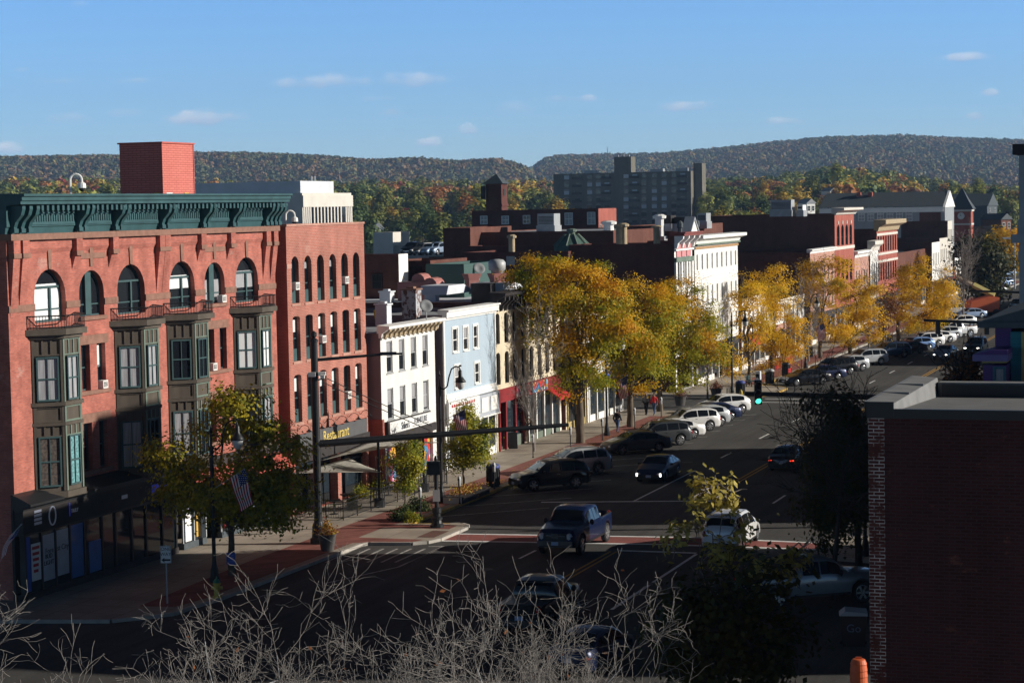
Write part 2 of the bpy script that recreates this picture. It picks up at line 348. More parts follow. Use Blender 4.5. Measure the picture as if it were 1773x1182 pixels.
so.rotation_euler = dv_.to_track_quat('Z', 'Y').to_euler(); so.location = (200, 0, 200)
SC.view_settings.view_transform = 'Standard'; SC.view_settings.look = 'None'; SC.view_settings.gamma = 1; SC.view_settings.exposure = .28
SC.cycles.diffuse_bounces = 2; SC.cycles.max_bounces = 8; SC.cycles.volume_bounces = 0

# ------------------------------------------------------------------ ground, road, pavements
M['earth'] = mat('dry_ground', (.07, .075, .035), .95, var=.4, scale=.02)
M['asphalt'] = mat('asphalt', (.125, .118, .108), .92, spec=.12, var=.16, scale=.25, bump=.15)
def asphalt():
    mt = M['asphalt']; n2 = mt.node_tree; b = n2.nodes['Principled BSDF']
    f1 = noise_fac(n2, .12, (1, 1, 1), 6, .6); f2 = noise_fac(n2, 9, (1, 1, 1), 3); f3 = noise_fac(n2, 1.0, (.05, 1.2, 1), 4)
    c = ramp(n2, f1, (.066, .063, .060), (.104, .099, .093)); c = mixc(n2, 1.0, c, ramp(n2, f2, (.8,) * 3, (1.18,) * 3)); c = mixc(n2, 1.0, c, ramp(n2, f3, (.82,) * 3, (1.08,) * 3, .35, .6))
    n2.links.new(c, b.inputs['Base Color'])
asphalt()
M['line_white'] = mat('road_paint_white', (.74, .74, .72), .8, var=.18, scale=3)
M['line_faded'] = mat('worn_road_paint', (.42, .41, .38), .85, var=.4, scale=4)
M['line_yellow'] = mat('road_paint_yellow', (.52, .28, .03), .8, var=.2, scale=3)
M['paver_red'] = brick('red_pavers', (.27, .105, .085), (.20, .08, .065), (.17, .10, .08), bw=.4, bh=.2)
M['crossing_red'] = mat('red_crossing', (.26, .085, .07), .9, var=.2, scale=1.5)
def walk_mat():
    mt, n2, b = new_mat('pavement_concrete'); b.inputs['Roughness'].default_value = .9; b.inputs['Specular IOR Level'].default_value = .15
    tc = n2.nodes.new('ShaderNodeTexCoord'); br = n2.nodes.new('ShaderNodeTexBrick'); n2.links.new(tc.outputs['Object'], br.inputs['Vector']); br.offset = 0
    br.inputs['Scale'].default_value = 1; br.inputs['Brick Width'].default_value = 1.5; br.inputs['Row Height'].default_value = 1.5; br.inputs['Mortar Size'].default_value = .015
    br.inputs['Color1'].default_value = (.40, .345, .28, 1); br.inputs['Color2'].default_value = (.35, .30, .245, 1); br.inputs['Mortar'].default_value = (.16, .14, .12, 1)
    c = mixc(n2, 1.0, br.outputs[0], ramp(n2, noise_fac(n2, .35, (1, 1, 1), 6, .65), (.72,) * 3, (1.15,) * 3)); n2.links.new(c, b.inputs['Base Color']); return mt
M['walk'] = walk_mat(); M['kerb'] = mat('granite_kerb', (.40, .37, .33), .85, var=.15, scale=2); M['kerb_y'] = mat('yellow_kerb', (.44, .28, .07), .85, var=.45, scale=2)
SL = empty  # alias
def st_obj(mb, name, mats, **kw):
    o = mb.build(name, mats, loc=(ORG[0], ORG[1], 0), rz=ROT, **kw); return o
# local frame of the street: local x = s, local y = -t
mb = MB(); mb.poly([(-9000, -400, -.06), (9000, -400, -.06), (9000, 12000, -.06), (-9000, 12000, -.06)]); struct(mb.build('ground', M['earth']))
mb = MB(); mb.poly([(-160, -140, 0), (420, -140, 0), (420, 150, 0), (-160, 150, 0)]); struct(st_obj(mb, 'road', M['asphalt']))
mb = MB(); mb.poly([(420, -14, 0), (900, 30, 0), (900, 60, 0), (420, 30, 0)]); struct(st_obj(mb, 'road', M['asphalt']))

def strip(pts, w, z=.004):           # painted line along world points
    mb = MB()
    for a, b in zip(pts[:-1], pts[1:]):
        a = Vector(a[:2]); b = Vector(b[:2]); d = (b - a).normalized(); n = Vector((-d.y, d.x)) * w / 2
        mb.poly([(*(a + n), z), (*(a - n), z), (*(b - n), z), (*(b + n), z)])
    return mb
def add(mbs):
    r = MB()
    for q in mbs:
        n = len(r.v); r.v += q.v; r.f += [tuple(i + n for i in f) for f in q.f]; r.m += q.m
    return r
# pavements: kerb outlines in (s, t)
corner = [ST(p) for p in ((-60, 87.5), (-21.1, 86.3), (-16.5, 85.9), (-15.3, 86.5), (-14.2, 87.2))] + [(-18.6, -13.2), (-16.8, -12.9), (-7.5, -12.8), (-1.5, -12.7), (-1.0, -12.4), (-.6, -10.3), (-.1, -9.75), (.8, -9.45), (4.6, -9.45), (5.4, -9.65), (5.8, -10.1), (5.6, -10.6), (4.9, -12.6), (5.4, -12.9), (7.2, -12.85), (9.5, -12.8), (62, -12.8)]
corner += [(64.5, -13.2), (66.2, -14.5), (66.8, -17), (66.8, -60)]
far_kerb = [(80.5, -60), (80.5, -17), (81, -14), (81, -10.6), (82, -9.9), (88, -9.9), (89.5, -10.6), (90.5, -12.8), (340, -12.8), (346, -15), (348, -22), (348, -60)]
near_kerb = [(-150, -12.8), (-45, -12.8), (-39, -14), (-36, -18), (-36, -60), (-150, -60)]
right_a = [(-12, 60), (-12, 17), (-10.5, 13.8), (-7, 12.8), (-1.2, 12.8), (-.6, 9.9), (.4, 9.5), (4.6, 9.5), (5.6, 9.9), (6.4, 12.8), (340, 12.8), (340, 60)]
right_b = [(-150, 60), (-150, 12.8), (-33, 12.8), (-28.5, 13.8), (-27, 17), (-27, 60)]
def pavement(line, close=None):
    pts = [(s_, -t_) for s_, t_ in line] + [(s_, -t_) for s_, t_ in (close or [])]
    mb = MB(); mb.prism(pts[::-1] if sum((b[0] - a[0]) * (b[1] + a[1]) for a, b in zip(pts, pts[1:] + pts[:1])) > 0 else pts, -.02, .14, 'z'); struct(st_obj(mb, 'pavement', M['walk']))
def kerbline(line, w=.2, mats=None, yellow=()):
    mb = MB(); cum = 0
    for a, b in zip(line[:-1], line[1:]):
        A = Vector((a[0], -a[1])); B = Vector((b[0], -b[1])); d = (B - A); ln = d.length; d.normalize(); n = Vector((-d.y, d.x))
        nseg = max(1, int(ln / 2.4))
        for i in range(nseg):
            p0 = A + d * (ln * i / nseg); p1 = A + d * (ln * (i + 1) / nseg - (.012 if nseg > 1 else 0)); mid = (p0 + p1) / 2
            yl = any(y0 <= mid.x <= y1 and t0 <= -mid.y <= t1 for y0, y1, t0, t1 in yellow)
            q = [p0 - n * .03, p1 - n * .03, p1 + n * w, p0 + n * w]
            # kerb stones stand 3 mm proud of the slab
            mb.prism([tuple(v) for v in q], -.01, .147, 'z', 1 if yl else 0)
    struct(st_obj(mb, 'kerb', [M['kerb'], M['kerb_y']]))
pavement(corner, [ST((-60, 130))])
pavement(far_kerb); pavement(near_kerb); pavement(right_a); pavement(right_b)
kerbline([(a, b) for a, b in corner], -.2, yellow=[(6.2, 27, -13.2, -12.4), (4.8, 6.2, -13.2, -10.6)])
kerbline(far_kerb, -.2, yellow=[(80, 92, -13, -9.5), (92, 97, -13, -12.5)]); kerbline(near_kerb, .2, yellow=[(-46, -35, -19, -12.5)]); kerbline(right_a, -.2, yellow=[(6, 12, 12, 13.5)]); kerbline(right_b, -.2)
# brick band behind the kerb
def band(pl, name='brick_pavement', mt='paver_red', z=.144):
    mb = MB(); mb.poly([(s_, -t_, z) for s_, t_ in pl]); o = st_obj(mb, name, M[mt]); struct(o); return o
band([(-19.0, -13.6), (-16.8, -13.25), (-1.5, -13.05), (-1.2, -12.0), (-.9, -10.6), (-.4, -10.15), (.2, -10.0), (.2, -15.7), (-8, -15.7), (-14, -15.4), (-19.2, -15.2)])
band([(.2, -13.5), (4.4, -13.5), (4.4, -15.7), (.2, -15.7)]); band([(3.7, -9.95), (5.0, -9.95), (5.2, -10.5), (4.4, -13.5), (3.7, -13.5)])
band([(4.4, -13.5), (5.2, -13.2), (62, -13.05), (62, -15.2), (20, -15.3), (4.4, -15.7)])
band([(.9, -9.7), (3.1, -9.7), (3.1, -10.6), (.9, -10.6)], 'tactile_pad', 'brick_dark', .148)
band([(91, -13.1), (335, -13.1), (335, -15.2), (91, -15.2)])
band([(8, 13.1), (330, 13.1), (330, 15.2), (8, 15.2)])
# carriageway markings
def wl(s0, t0, s1, t1): return [S(s0, t0), S(s1, t1)]
wm = [strip(wl(-14.6, 4.05, -.3, 4.05), .16), strip(wl(16.4, -3.75, 30.6, -3.75), .14), strip(wl(-3.4, -3.75, -.9, -3.75), .14)]
for k in range(24):
    s0 = 37.3 + 11.6 * k; wm.append(strip(wl(s0, -3.7, s0 + 3.2, -3.7), .14))
for k in range(26):
    s0 = 17.2 + 11.6 * k; wm.append(strip(wl(s0, 4.0, s0 + 3.4, 4.0), .14))
for k in range(6):
    s0 = -60 + 9.0 * k; wm.append(strip(wl(s0, -3.75, s0 + 3.0, -3.75), .14)) if s0 < -28 else None
wm.append(strip([P(937, 869), P(1250, 866.5)], .32)); wm.append(strip([P(1071, 952.5), P(1206, 957)], .32))
cwA = [P(786, 923.6), P(1205, 930), P(1450, 941)]; cwB = [P(765, 935.7), P(1144, 942), P(1450, 952)]
wm += [strip(cwA, .30), strip(cwB, .30)]
wm.append(strip([S(79, -9.8), S(78, 12)], .3)); wm.append(strip([S(76, -9.8), S(75, 12)], .3))
struct(add(wm).build('lane_marking', M['line_white']))
mb = MB(); mb.poly([(*cwA[0][:2], .003), (*cwB[0][:2], .003), (*cwB[1][:2], .003), (*cwA[1][:2], .003)]); mb.poly([(*cwA[1][:2], .003), (*cwB[1][:2], .003), (*cwB[2][:2], .003), (*cwA[2][:2], .003)])
struct(mb.build('crossing', M['crossing_red']))
struct(add([strip(wl(a, t, b, t), .12) for t in (-.14, .16) for a, b in ((-14, -.4), (15.8, 74), (81, 340), (-150, -30))]).build('centre_line', M['line_yellow']))
wf = []
for i in range(7):
    x = 612 + i * 24; wf.append(strip([P(x + 4, 949.5), P(x - 48, 973)], .13))
wf.append(strip([P(768, 945), P(690, 981), P(560, 1010)], .12)); wf.append(strip([P(768, 945), P(742, 945.5)], .12))
for k in range(14):
    s0 = 8.5 + 4.05 * k; wf.append(strip(wl(s0, -12.6, s0 + 4.6, -7.6), .11))
for k in range(46):
    s0 = 93 + 4.05 * k; wf.append(strip(wl(s0, -12.6, s0 + 4.6, -7.6), .11))
for k in range(60):
    s0 = 20 + 4.05 * k; wf.append(strip(wl(s0, 12.6, s0 - 4.6, 7.6), .11))
struct(add(wf).build('parking_marking', M['line_faded']))
for px, py in ((840, 985), (1130, 1010), (1010, 905), (1240, 845), (1190, 800)):
    p_ = P(px, py); q = MB(); q.lathe([(.36, 0), (.36, .005)], 18, (0, 0, .001)); q.lathe([(.30, .0055), (.29, .008)], 18); struct(q.build('manhole_cover', mat('cast_iron', (.07, .065, .06), .6, var=.3, scale=9), loc=p_))
# patched strips and a tar seam on the asphalt
M['tar'] = mat('tar_patch', (.05, .05, .05), .85, var=.2, scale=1)
tm = [strip([P(1190, 768), P(1300, 763), P(1420, 755)], .10, .002), strip(wl(20, -6.2, 60, -6.0), .12, .002), strip(wl(-12, -8, 10, -8.4), .12, .002), strip(wl(16, 7.2, 58, 7.6), .12, .002), strip([S(33, -9), S(34.5, 9)], .14, .002), strip([S(56, -9), S(55, 9)], .14, .002)]
struct(add(tm).build('tar_seam', M['tar']))
HAZE = 0.00009
# ------------------------------------------------------------------ building kit
def arc(u0, u1, v1, rise, n=12):
    c = (u0 + u1) / 2; r = (u1 - u0) / 2
    return [(c - r * math.cos(pi * i / n), v1 - rise + rise * math.sin(pi * i / n)) for i in range(n + 1)]
def wall(mb, u0, u1, v0, v1, ops, depth=.25, y=0.0, mi=0, rev=None):
    """front wall (faces -y) with real openings and reveals"""
    rev = mi if rev is None else rev
    us = sorted({u0, u1, *[o[0] for o in ops], *[o[1] for o in ops]}); vs = sorted({v0, v1, *[o[2] for o in ops], *[o[3] for o in ops]})
    for i in range(len(us) - 1):
        j = 0
        while j < len(vs) - 1:
            uc = (us[i] + us[i + 1]) / 2
            def hole(jj): 
                vc = (vs[jj] + vs[jj + 1]) / 2; return any(o[0] < uc < o[1] and o[2] < vc < o[3] for o in ops)
            if hole(j): j += 1; continue
            k = j
            while k + 1 < len(vs) - 1 and not hole(k + 1): k += 1
            mb.poly([(us[i], y, vs[j]), (us[i + 1], y, vs[j]), (us[i + 1], y, vs[k + 1]), (us[i], y, vs[k + 1])], mi); j = k + 1
    for o in ops:
        a, b, c, d = o[:4]; rise = o[4] if len(o) > 4 else 0
        e = d - rise; Y = y + depth
        mb.poly([(a, y, c), (a, Y, c), (a, Y, e), (a, y, e)], rev); mb.poly([(b, Y, c), (b, y, c), (b, y, e), (b, Y, e)], rev)
        mb.poly([(a, y, c), (b, y, c), (b, Y, c), (a, Y, c)], rev)
        if rise:
            A = arc(a, b, d, rise)
            for (p, q) in zip(A[:-1], A[1:]):
                mb.poly([(p[0], y, p[1]), (p[0], Y, p[1]), (q[0], Y, q[1]), (q[0], y, q[1])], rev)
                cx = a if p[0] + q[0] < a + b else b
                mb.poly([(cx, y, d), (p[0], y, p[1]), (q[0], y, q[1])], mi)
        else: mb.poly([(a, Y, d), (b, Y, d), (b, y, d), (a, y, d)], rev)
_wc = {}
def window_meshes(w, h, rise, style, fm, ft=.07):
    key = (round(w, 2), round(h, 2), round(rise, 2), style, fm)
    if key in _wc: return _wc[key]
    f = MB(); d0, d1 = -.05, .04
    outl = [(0, 0), (w, 0)] + [(p[0], p[1]) for p in (arc(0, w, h, rise)[::-1] if rise else [(w, h), (0, h)])]
    inl = [(ft, ft), (w - ft, ft)] + [(p[0], p[1]) for p in (arc(ft, w - ft, h - ft, max(rise - ft * .3, .02))[::-1] if rise else [(w - ft, h - ft), (ft, h - ft)])]
    k = len(outl)
    for i in range(k):
        j = (i + 1) % k; a, b, c, d = outl[i], outl[j], inl[j], inl[i]
        f.poly([(a[0], d0, a[1]), (b[0], d0, b[1]), (c[0], d0, c[1]), (d[0], d0, d[1])]); f.poly([(d[0], d0, d[1]), (c[0], d0, c[1]), (c[0], d1, c[1]), (d[0], d1, d[1])])
        f.poly([(b[0], d0, b[1]), (a[0], d0, a[1]), (a[0], d1, a[1]), (b[0], d1, b[1])])
    hh = h - rise if rise > .3 else h
    if 'r' in style: f.box(ft, d0 + .012, hh * .5 - .03, w - ft, d1, hh * .5 + .03)       # meeting rail
    if 'm' in style: f.box(w / 2 - .018, d0 + .02, ft, w / 2 + .018, d1, h - max(ft, rise * .1) - .01)   # glazing bar
    if 'a' in style:                                                                   # arched: transom bar, stout mullion
        f.box(ft, d0 - .03, hh + rise * .32, w - ft, d1 + .01, hh + rise * .32 + .09); f.box(w * .64 - .06, d0 - .04, ft, w * .64 + .06, d1 + .012, hh + rise * .32)
    if 'c' in style: f.box(w / 2 - .24, d0 - .07, ft, w / 2 + .24, d1 + .014, h - .06)
    if 'p' in style: f.box(ft - .01, d0 - .02, .01, w - ft + .01, d1 + .015, h * .27)    # solid lower panel
    if 's' in style: f.box(-.09, d0 - .12, -.09, w + .09, d1, .0); 
    g = MB(); gi = [(p[0], p[1]) for p in inl]; n = len(gi)
    g.poly([(p[0], .015, p[1]) for p in gi]); 
    r = (f.mesh('window', M[fm]), g.mesh('pane', M['glass'])); _wc[key] = r; return r
def window(parent, u, v, w, h, rise=0, style='r', pane='glass', frame='white_paint', y=.12, rz=0, half=None):
    f, g = window_meshes(w, h, rise, style, frame)
    o = inst(f, 'window', parent, (u, y, v), rz); p = inst(g, 'pane', o)
    if pane != 'glass': setmat(p, M[pane])
    if half:   # lower or upper part covered by a blind hung behind the glass line
        b = MB(); z0, z1 = half[0] * h, half[1] * h; b.box(.08, .002, z0 + .05, w - .08, .010, z1 - .05); b.build('blind', M[half[2]], o)
    return o
def body(parent, W, D, H, front_ops, fm, sm, v0=0, depth=.25, parapet=.45, roof='roof_dark', name='wall', flat=.0):
    mb = MB(); wall(mb, 0, W, v0, H, front_ops, depth, 0, 0)
    mb.poly([(0, D, 0), (0, 0, 0), (0, 0, H), (0, D, H)], 1); mb.poly([(W, 0, 0), (W, D, 0), (W, D, H), (W, 0, H)], 1); mb.poly([(W, D, 0), (0, D, 0), (0, D, H), (W, D, H)], 1)
    t = .3; zr = H - parapet
    for q in (((0, 0), (W, 0), (W - t, t), (t, t)), ((W, 0), (W, D), (W - t, D - t), (W - t, t)), ((W, D), (0, D), (t, D - t), (W - t, D - t)), ((0, D), (0, 0), (t, t), (t, D - t))):
        mb.poly([(p[0], p[1], H) for p in q], 1); mb.poly([(q[3][0], q[3][1], H), (q[2][0], q[2][1], H), (q[2][0], q[2][1], zr), (q[3][0], q[3][1], zr)], 1)
    o = mb.build(name, [M[fm], M[sm]], parent)
    r = MB(); r.poly([(t, t, zr), (W - t, t, zr), (W - t, D - t, zr), (t, D - t, zr)]); r.build('roof', M[roof], parent)
    return o
def bld(name, label, cat, s0, t0, az=None, p=None):
    o = empty(name, S(s0, t0) if p is None else p, ROT if az is None else R(90 - az)); tag(o, label, cat); return o
def coping(parent, W, D, H, m_, t=.36, h=.09, oh=.06, name='coping'):
    mb = MB(); mb.box(-oh, -oh, H + .003, W + oh, t, H + h); mb.box(-oh, t + .002, H + .003, t, D + oh, H + h); mb.box(W - t, t + .002, H + .003, W + oh, D + oh, H + h)
    return mb.build(name, M[m_], parent)
def interior_back(parent, u0, u1, v0, v1, y, m_='dark_trim'):
    mb = MB(); mb.box(u0, y, v0, u1, y + .05, v1); return mb.build('backing', M[m_], parent)
def ac_unit(u, v, y, parent_mat, label, w=.5, h=.4):
    mb = MB(); W2 = w / 2; mb.box(-W2, -.2, 0, W2, .1, h, 0)
    mb.box(-W2 + .06, -.212, .06, W2 - .06, -.201, h - .06, 1)
    for i in range(5): mb.box(-W2 + .06, -.22, .08 + i * .06, W2 - .06, -.213, .10 + i * .06, 0)
    o = mb.build('air_conditioner', [M['white_paint'], M['dark_trim']]); o.matrix_world = parent_mat @ Matrix.Translation((u, y, v)); tag(o, label, 'air conditioner', 'window air conditioners'); return o
def wmat(e): return Matrix.Translation(e.location) @ Matrix.Rotation(e.rotation_euler.z, 4, 'Z')

# ------------------------------------------------------------------ corner building (red brick, green cornice)
RB = bld('brick_corner_building', 'four storey red brick corner building with arched top windows and green bracketed cornice', 'building', 0, 0, 20.5, (-21.3, 90.4, 0))
WC = [3.24, 10.12, 14.95, 21.75]; NCN = [6.65, 18.27]
ops = [(c - 1.25, c + 1.25, 11.87, 14.18, 1.22) for c in WC] + [(c - 1.05, c + 1.05, 11.95, 14.02, 1.02) for c in NCN]
PR = [5.62, 6.95, 17.35, 18.65]
for u in PR: ops += [(u, u + .72, 8.6, 10.68, 0), (u, u + .72, 4.98, 7.15, 0)]
mb = MB(); wall(mb, 0, 25.0, 4.3, 15.48, ops, .42, 0, 0)
D = 19.0
mb.poly([(0, D, 0), (0, 0, 0), (0, 0, 15.48), (0, D, 15.48)]); mb.poly([(25, 0, 0), (25, D, 0), (25, D, 15.48), (25, 0, 15.48)]); mb.poly([(25, D, 0), (0, D, 0), (0, D, 15.48), (25, D, 15.48)])
# corbelled piers that taper out of the wall towards the top
for u, vb in ((.12, 12.2), (.82, 12.6), (5.06, 14.1), (8.16, 14.1), (12.42, 12.75), (12.95, 12.75), (16.5, 14.1), (19.6, 14.1), (23.55, 12.9), (24.4, 12.9)):
    mb.prism([(-.01, vb), (-.30, 15.0), (-.30, 15.479), (-.01, 15.479)], u, u + .5, 'x')
for u in (6.65, 18.27, 10.12, 3.24, 14.95, 21.75):    # corbel tables
    pass
mb.prism([(-.002, 14.9), (-.09, 15.1), (-.09, 15.476), (-.002, 15.476)], .63, 24.39, 'x')
mb.build('wall', M['brick_red'], RB)
st = MB()
st.box(-.08, -.32, 15.483, 25.08, .4, 15.75)
for u in (5.06, 8.16, 12.42, 12.95, 16.5, 19.6, 23.55, 24.4, .12, .82): st.box(u - .03, -.325, 14.72, u + .53, -.05, 14.93)
for c in NCN: st.box(c - 1.15, -.05, 14.55, c + 1.15, .02, 14.80)
for c in WC + NCN: st.prism([(c - .11, 14.19), (c + .11, 14.19), (c + .15, 15.05), (c - .15, 15.05)], -.06, .02, 'y')
edges = sorted([(c - 1.25, c + 1.25) for c in WC] + [(c - 1.05, c + 1.05) for c in NCN]); prev = 0.0
for a, b in edges + [(25.0, 25.0)]:
    if a - prev > .1: st.box(prev, -.05, 12.42, a - .002, .02, 12.72)
    prev = b + .002
for c in NCN: st.box(c - 1.15, -.12, 11.78, c + 1.15, .02, 11.945)
for u0, u1 in ((5.45, 7.9), (17.2, 19.55)):
    for v in (10.69, 7.16): st.box(u0, -.05, v, u1, .02, v + .42)
    for v in (8.42, 4.82): st.box(u0 - .05, -.10, v, u1 + .05, .02, v + .175)
st.build('stone_trim', M['brownstone'], RB)
pn = ['blind', 'curtain', 'curtain', 'dark_curtain']
for i, c in enumerate(WC):
    window(RB, c - 1.25, 11.87, 2.5, 2.31, 1.22, 'ra', 'glass', 'green_wood', .30, half=[(.02, .74, 'blind'), None, (.4, .72, 'blind'), (.3, .72, 'curtain')][i])
for i, c in enumerate(NCN): window(RB, c - 1.05, 11.95, 2.1, 2.07, 1.02, 'rc', 'glass', 'green_wood', .30, half=(.05, .6, 'curtain') if i else None)
for k, u in enumerate(PR):
    for v, h in ((8.6, 2.08), (4.98, 2.17)): window(RB, u, v, .72, h, 0, 'r', 'glass', 'green_wood', .28, half=(.45, .97, 'blind') if (k == 1 and v > 8) else None)
# oriel bays: canted sides, panelled bands, balconies on top
def bay(c, i):
    o = empty('oriel_bay'); o.parent = RB; o.location = (c, 0, 0)
    hb, hf, d = 1.62, .68, .95; v0, v1 = 4.42, 11.2
    pl = [(-hb, .02), (-hf, -d), (hf, -d), (hb, .02)]
    b = MB(); b.prism(pl, v0, v1, 'z', 0)
    def ring(z0, z1, e, mi):
        b.prism([(-hb - e * 1.3, .015), (-hf - e * .5, -d - e), (hf + e * .5, -d - e), (hb + e * 1.3, .015)], z0, z1, 'z', mi)
    ring(v0 - .14, v0 + .14, .13, 0); ring(7.42, 7.56, .10, 0); ring(8.28, 8.44, .14, 0); ring(v1, v1 + .16, .16, 0); ring(v1 + .163, v1 + .42, .34, 0)
    # panels: canted left, front, canted right
    faces = [((-hb, 0), (-hf, -d)), ((-hf, -d), (hf, -d)), ((hf, -d), (hb, 0))]
    for fi, (p, q) in enumerate(faces):
        p = Vector((p[0], p[1])); q = Vector((q[0], q[1])); e = (q - p).normalized(); n = Vector((e.y, -e.x)); ln = (q - p).length
        mi = 1 if fi == 1 else 0  # front trims take the sunlit tone, canted sides the dim one
        def pbox(a, bb, z0, z1, dd, m2):
            A = p + e * a; B = p + e * bb; b.prism([tuple(A), tuple(B), tuple(B + n * dd), tuple(A + n * dd)], z0, z1, 'z', m2)
        for (z0, z1) in ((10.52, 11.12), (7.0, 7.40)):     # narrow upright panels
            pbox(.06, ln - .06, z0 - .06, z0, .045, mi); pbox(.06, ln - .06, z1, z1 + .06, .045, mi)
            for k in range(4): a = .08 + (ln - .2) * k / 3; pbox(a - .02, a + .06, z0, z1, .042, mi)
        for (z0, z1) in ((7.62, 8.22),):
            pbox(.06, ln - .06, z0 - .05, z0 + .03, .05, mi); pbox(.06, ln - .06, z1 - .03, z1 + .04, .05, mi); pbox(.06, .16, z0, z1, .046, mi); pbox(ln - .16, ln - .06, z0, z1, .046, mi)
        pbox(0, .1, v0 + .16, v1 - .02, .06, mi); pbox(ln - .1, ln, v0 + .16, v1 - .02, .06, mi)
    for k in range(3): 
        xx = -.5 + k * .5
    bo = b.build('bay_shell', [M['bay_brown'], M['bay_green']], o)
    cur = [['curtain', 'curtain', 'dark_curtain', 'teal_curtain'], ['curtain', 'curtain', 'curtain', 'glass'], ['glass', 'glass', 'curtain', 'glass'], ['blind', 'blind', 'glass', 'curtain']][i]
    for lv, (z, h) in enumerate(((8.5, 1.92), (4.78, 2.18))):
        for fi, (p, q) in enumerate(faces):
            p = Vector((p[0], p[1])); q = Vector((q[0], q[1])); e = (q - p).normalized(); n = Vector((e.y, -e.x)); ln = (q - p).length
            ww = .98 if fi != 1 else .86; a = (ln - ww) / 2; A = p + e * a + n * .055
            wo = window(o, A.x, z, ww, h, 0, 'rm', cur[min(lv * 2 + (1 if fi == 1 else 0), 3)], 'green_wood', A.y); wo.rotation_euler.z = math.atan2(e.y, e.x)
    # balcony rail
    r = MB(); zt = v1 + .43; e_ = .25
    path = [(-hb - .28, -.02), (-hf - .12, -d - e_), (hf + .12, -d - e_), (hb + .28, -.02)]
    for z in (zt + .06, zt + .56): r.tube([(x, y, z) for x, y in path], .03, 5)
    for (a, bb) in zip(path[:-1], path[1:]):
        L_ = math.hypot(bb[0] - a[0], bb[1] - a[1]); k = int(L_ / .13)
        for q in range(k + 1):
            x = a[0] + (bb[0] - a[0]) * q / k; y = a[1] + (bb[1] - a[1]) * q / k; r.tube([(x, y, zt), (x, y, zt + .57)], .014, 4)
    r.build('balcony_rail', M['black_iron'], o)
for i, c in enumerate(WC): bay(c, i)
# cornice
def rb_cornice():
    c = MB(); W = 25.0; y1 = .6
    c.prism([(-.16, 15.753), (-.20, 16.02), (-.26, 16.06), (-.26, 16.97), (-.98, 17.0), (-.98, 17.12), (-1.05, 17.16), (-1.05, 17.3), (-1.16, 17.34), (-1.16, 17.44), (y1, 17.47), (y1, 15.753)], -.3, W - .02, 'x')
    # returns along the side street
    c.prism([(-.05, 15.753), (-.05, 16.7), (-.75, 16.98), (-.75, 17.3), (-.92, 17.44), (.4, 17.465), (.4, 15.753)], .62, 8, 'y')
    return c
c = rb_cornice(); c.build('cornice', M['green_metal'], RB)
br = MB()
us = [.0, .55, 1.1] + [5.1, 5.55, 8.2, 8.65, 12.45, 12.95, 16.5, 16.95, 19.6, 20.05] + [23.3, 23.8, 24.3, 24.75]
for u in us:
    br.prism([(-.24, 15.82), (-.40, 15.82), (-.42, 16.05), (-.50, 16.25), (-.78, 16.55), (-.86, 16.80), (-.86, 16.93), (-.24, 16.93)], u, u + .24, 'x'); br.box(u - .04, -.46, 15.80, u + .28, -.22, 15.98)
k = 0; u = 1.5
while u < 24.9:
    br.box(u, -.84, 16.72, u + .17, -.262, 16.985); u += .405
# panels of short reeds between the brackets
for a, b_ in ((1.45, 5.0), (5.9, 8.1), (9.0, 12.3), (13.3, 16.4), (17.3, 19.5), (20.4, 23.2)):
    u = a + .1
    while u < b_ - .15: br.box(u, -.30, 16.26, u + .1, -.255, 16.55); u += .19
    br.box(a + .05, -.31, 16.12, b_ - .05, -.255, 16.2); br.box(a + .05, -.31, 16.6, b_ - .05, -.255, 16.66)
br.build('cornice_bracket', M['green_metal'], RB)
r = MB(); r.box(.3, .6, 15.5, 24.9, 18.7, 16.9); r.build('roof', M['roof_dark'], RB)
# shop front
sf = MB()
sf.prism([(-.95, 4.32), (-.95, 4.22), (-.5, 4.12), (.02, 4.12), (.02, 4.72), (-.3, 4.62)], -.25, 13.1, 'x', 0)     # canopy
sf.box(-.12, -.48, 3.0, 13.1, -.02, 4.12, 1); sf.box(-.14, -.50, 2.92, 13.12, -.02, 3.0, 0); sf.box(-.14, -.52, 4.0, 13.12, -.02, 4.119, 0)
sf.box(-.1, -.46, 0, 13.1, -.02, .42, 1)
for u in (0, 1.25, 2.35, 3.5, 4.7, 6.2, 7.35, 8.8, 10.1, 11.6, 12.9): sf.box(u - .05, -.47, .421, u + .07, -.2, 2.92, 0)
sf.box(-.15, -.02, 0, 13.2, .1, 4.3, 1)
sf.build('shop_front', [M['black_iron'], M['dark_trim']], RB)
g = MB(); g.box(.02, -.40, .43, 13.0, -.34, 2.91); g.build('shop_window', M['glass_blue'], RB)
for (a, b_, z0, z1, mt, txt, tc_) in ((.12, .42, .5, 2.85, 'blue_paint', None, 0), (.5, 1.2, .9, 2.5, 'sign_white', None, 0), (1.35, 2.28, .75, 2.75, 'poster_pale', 'BUD\nLIGHT', 'sign_black'), (2.45, 3.42, .8, 2.8, 'poster_pale', None, 0), (3.6, 4.62, .5, 2.85, 'poster_blue', None, 0), (5.1, 6.1, .5, 1.9, 'poster_blue', None, 0)):
    if mt not in M: M[mt] = mat(mt, (.42, .46, .52) if mt == 'poster_pale' else (.03, .14, .42), .5, var=.15, scale=1.2, coat=.6)
    q = MB(); q.box(a, -.43, z0, b_, -.405, z1); po = q.build('poster', M[mt], RB)
    if txt:
        te = inst(text_mesh(txt, .28 if '\n' in txt else .24, M[tc_]), 'lettering', po, ((a + b_) / 2, -.435, (z0 + z1) / 2 - .1))
for u, txt in ((1.88, 'Fore'), (2.95, 'st City')): inst(text_mesh(txt, .34, M['sign_black'], .004), 'poster_print', RB, (u, -.436, 2.02))
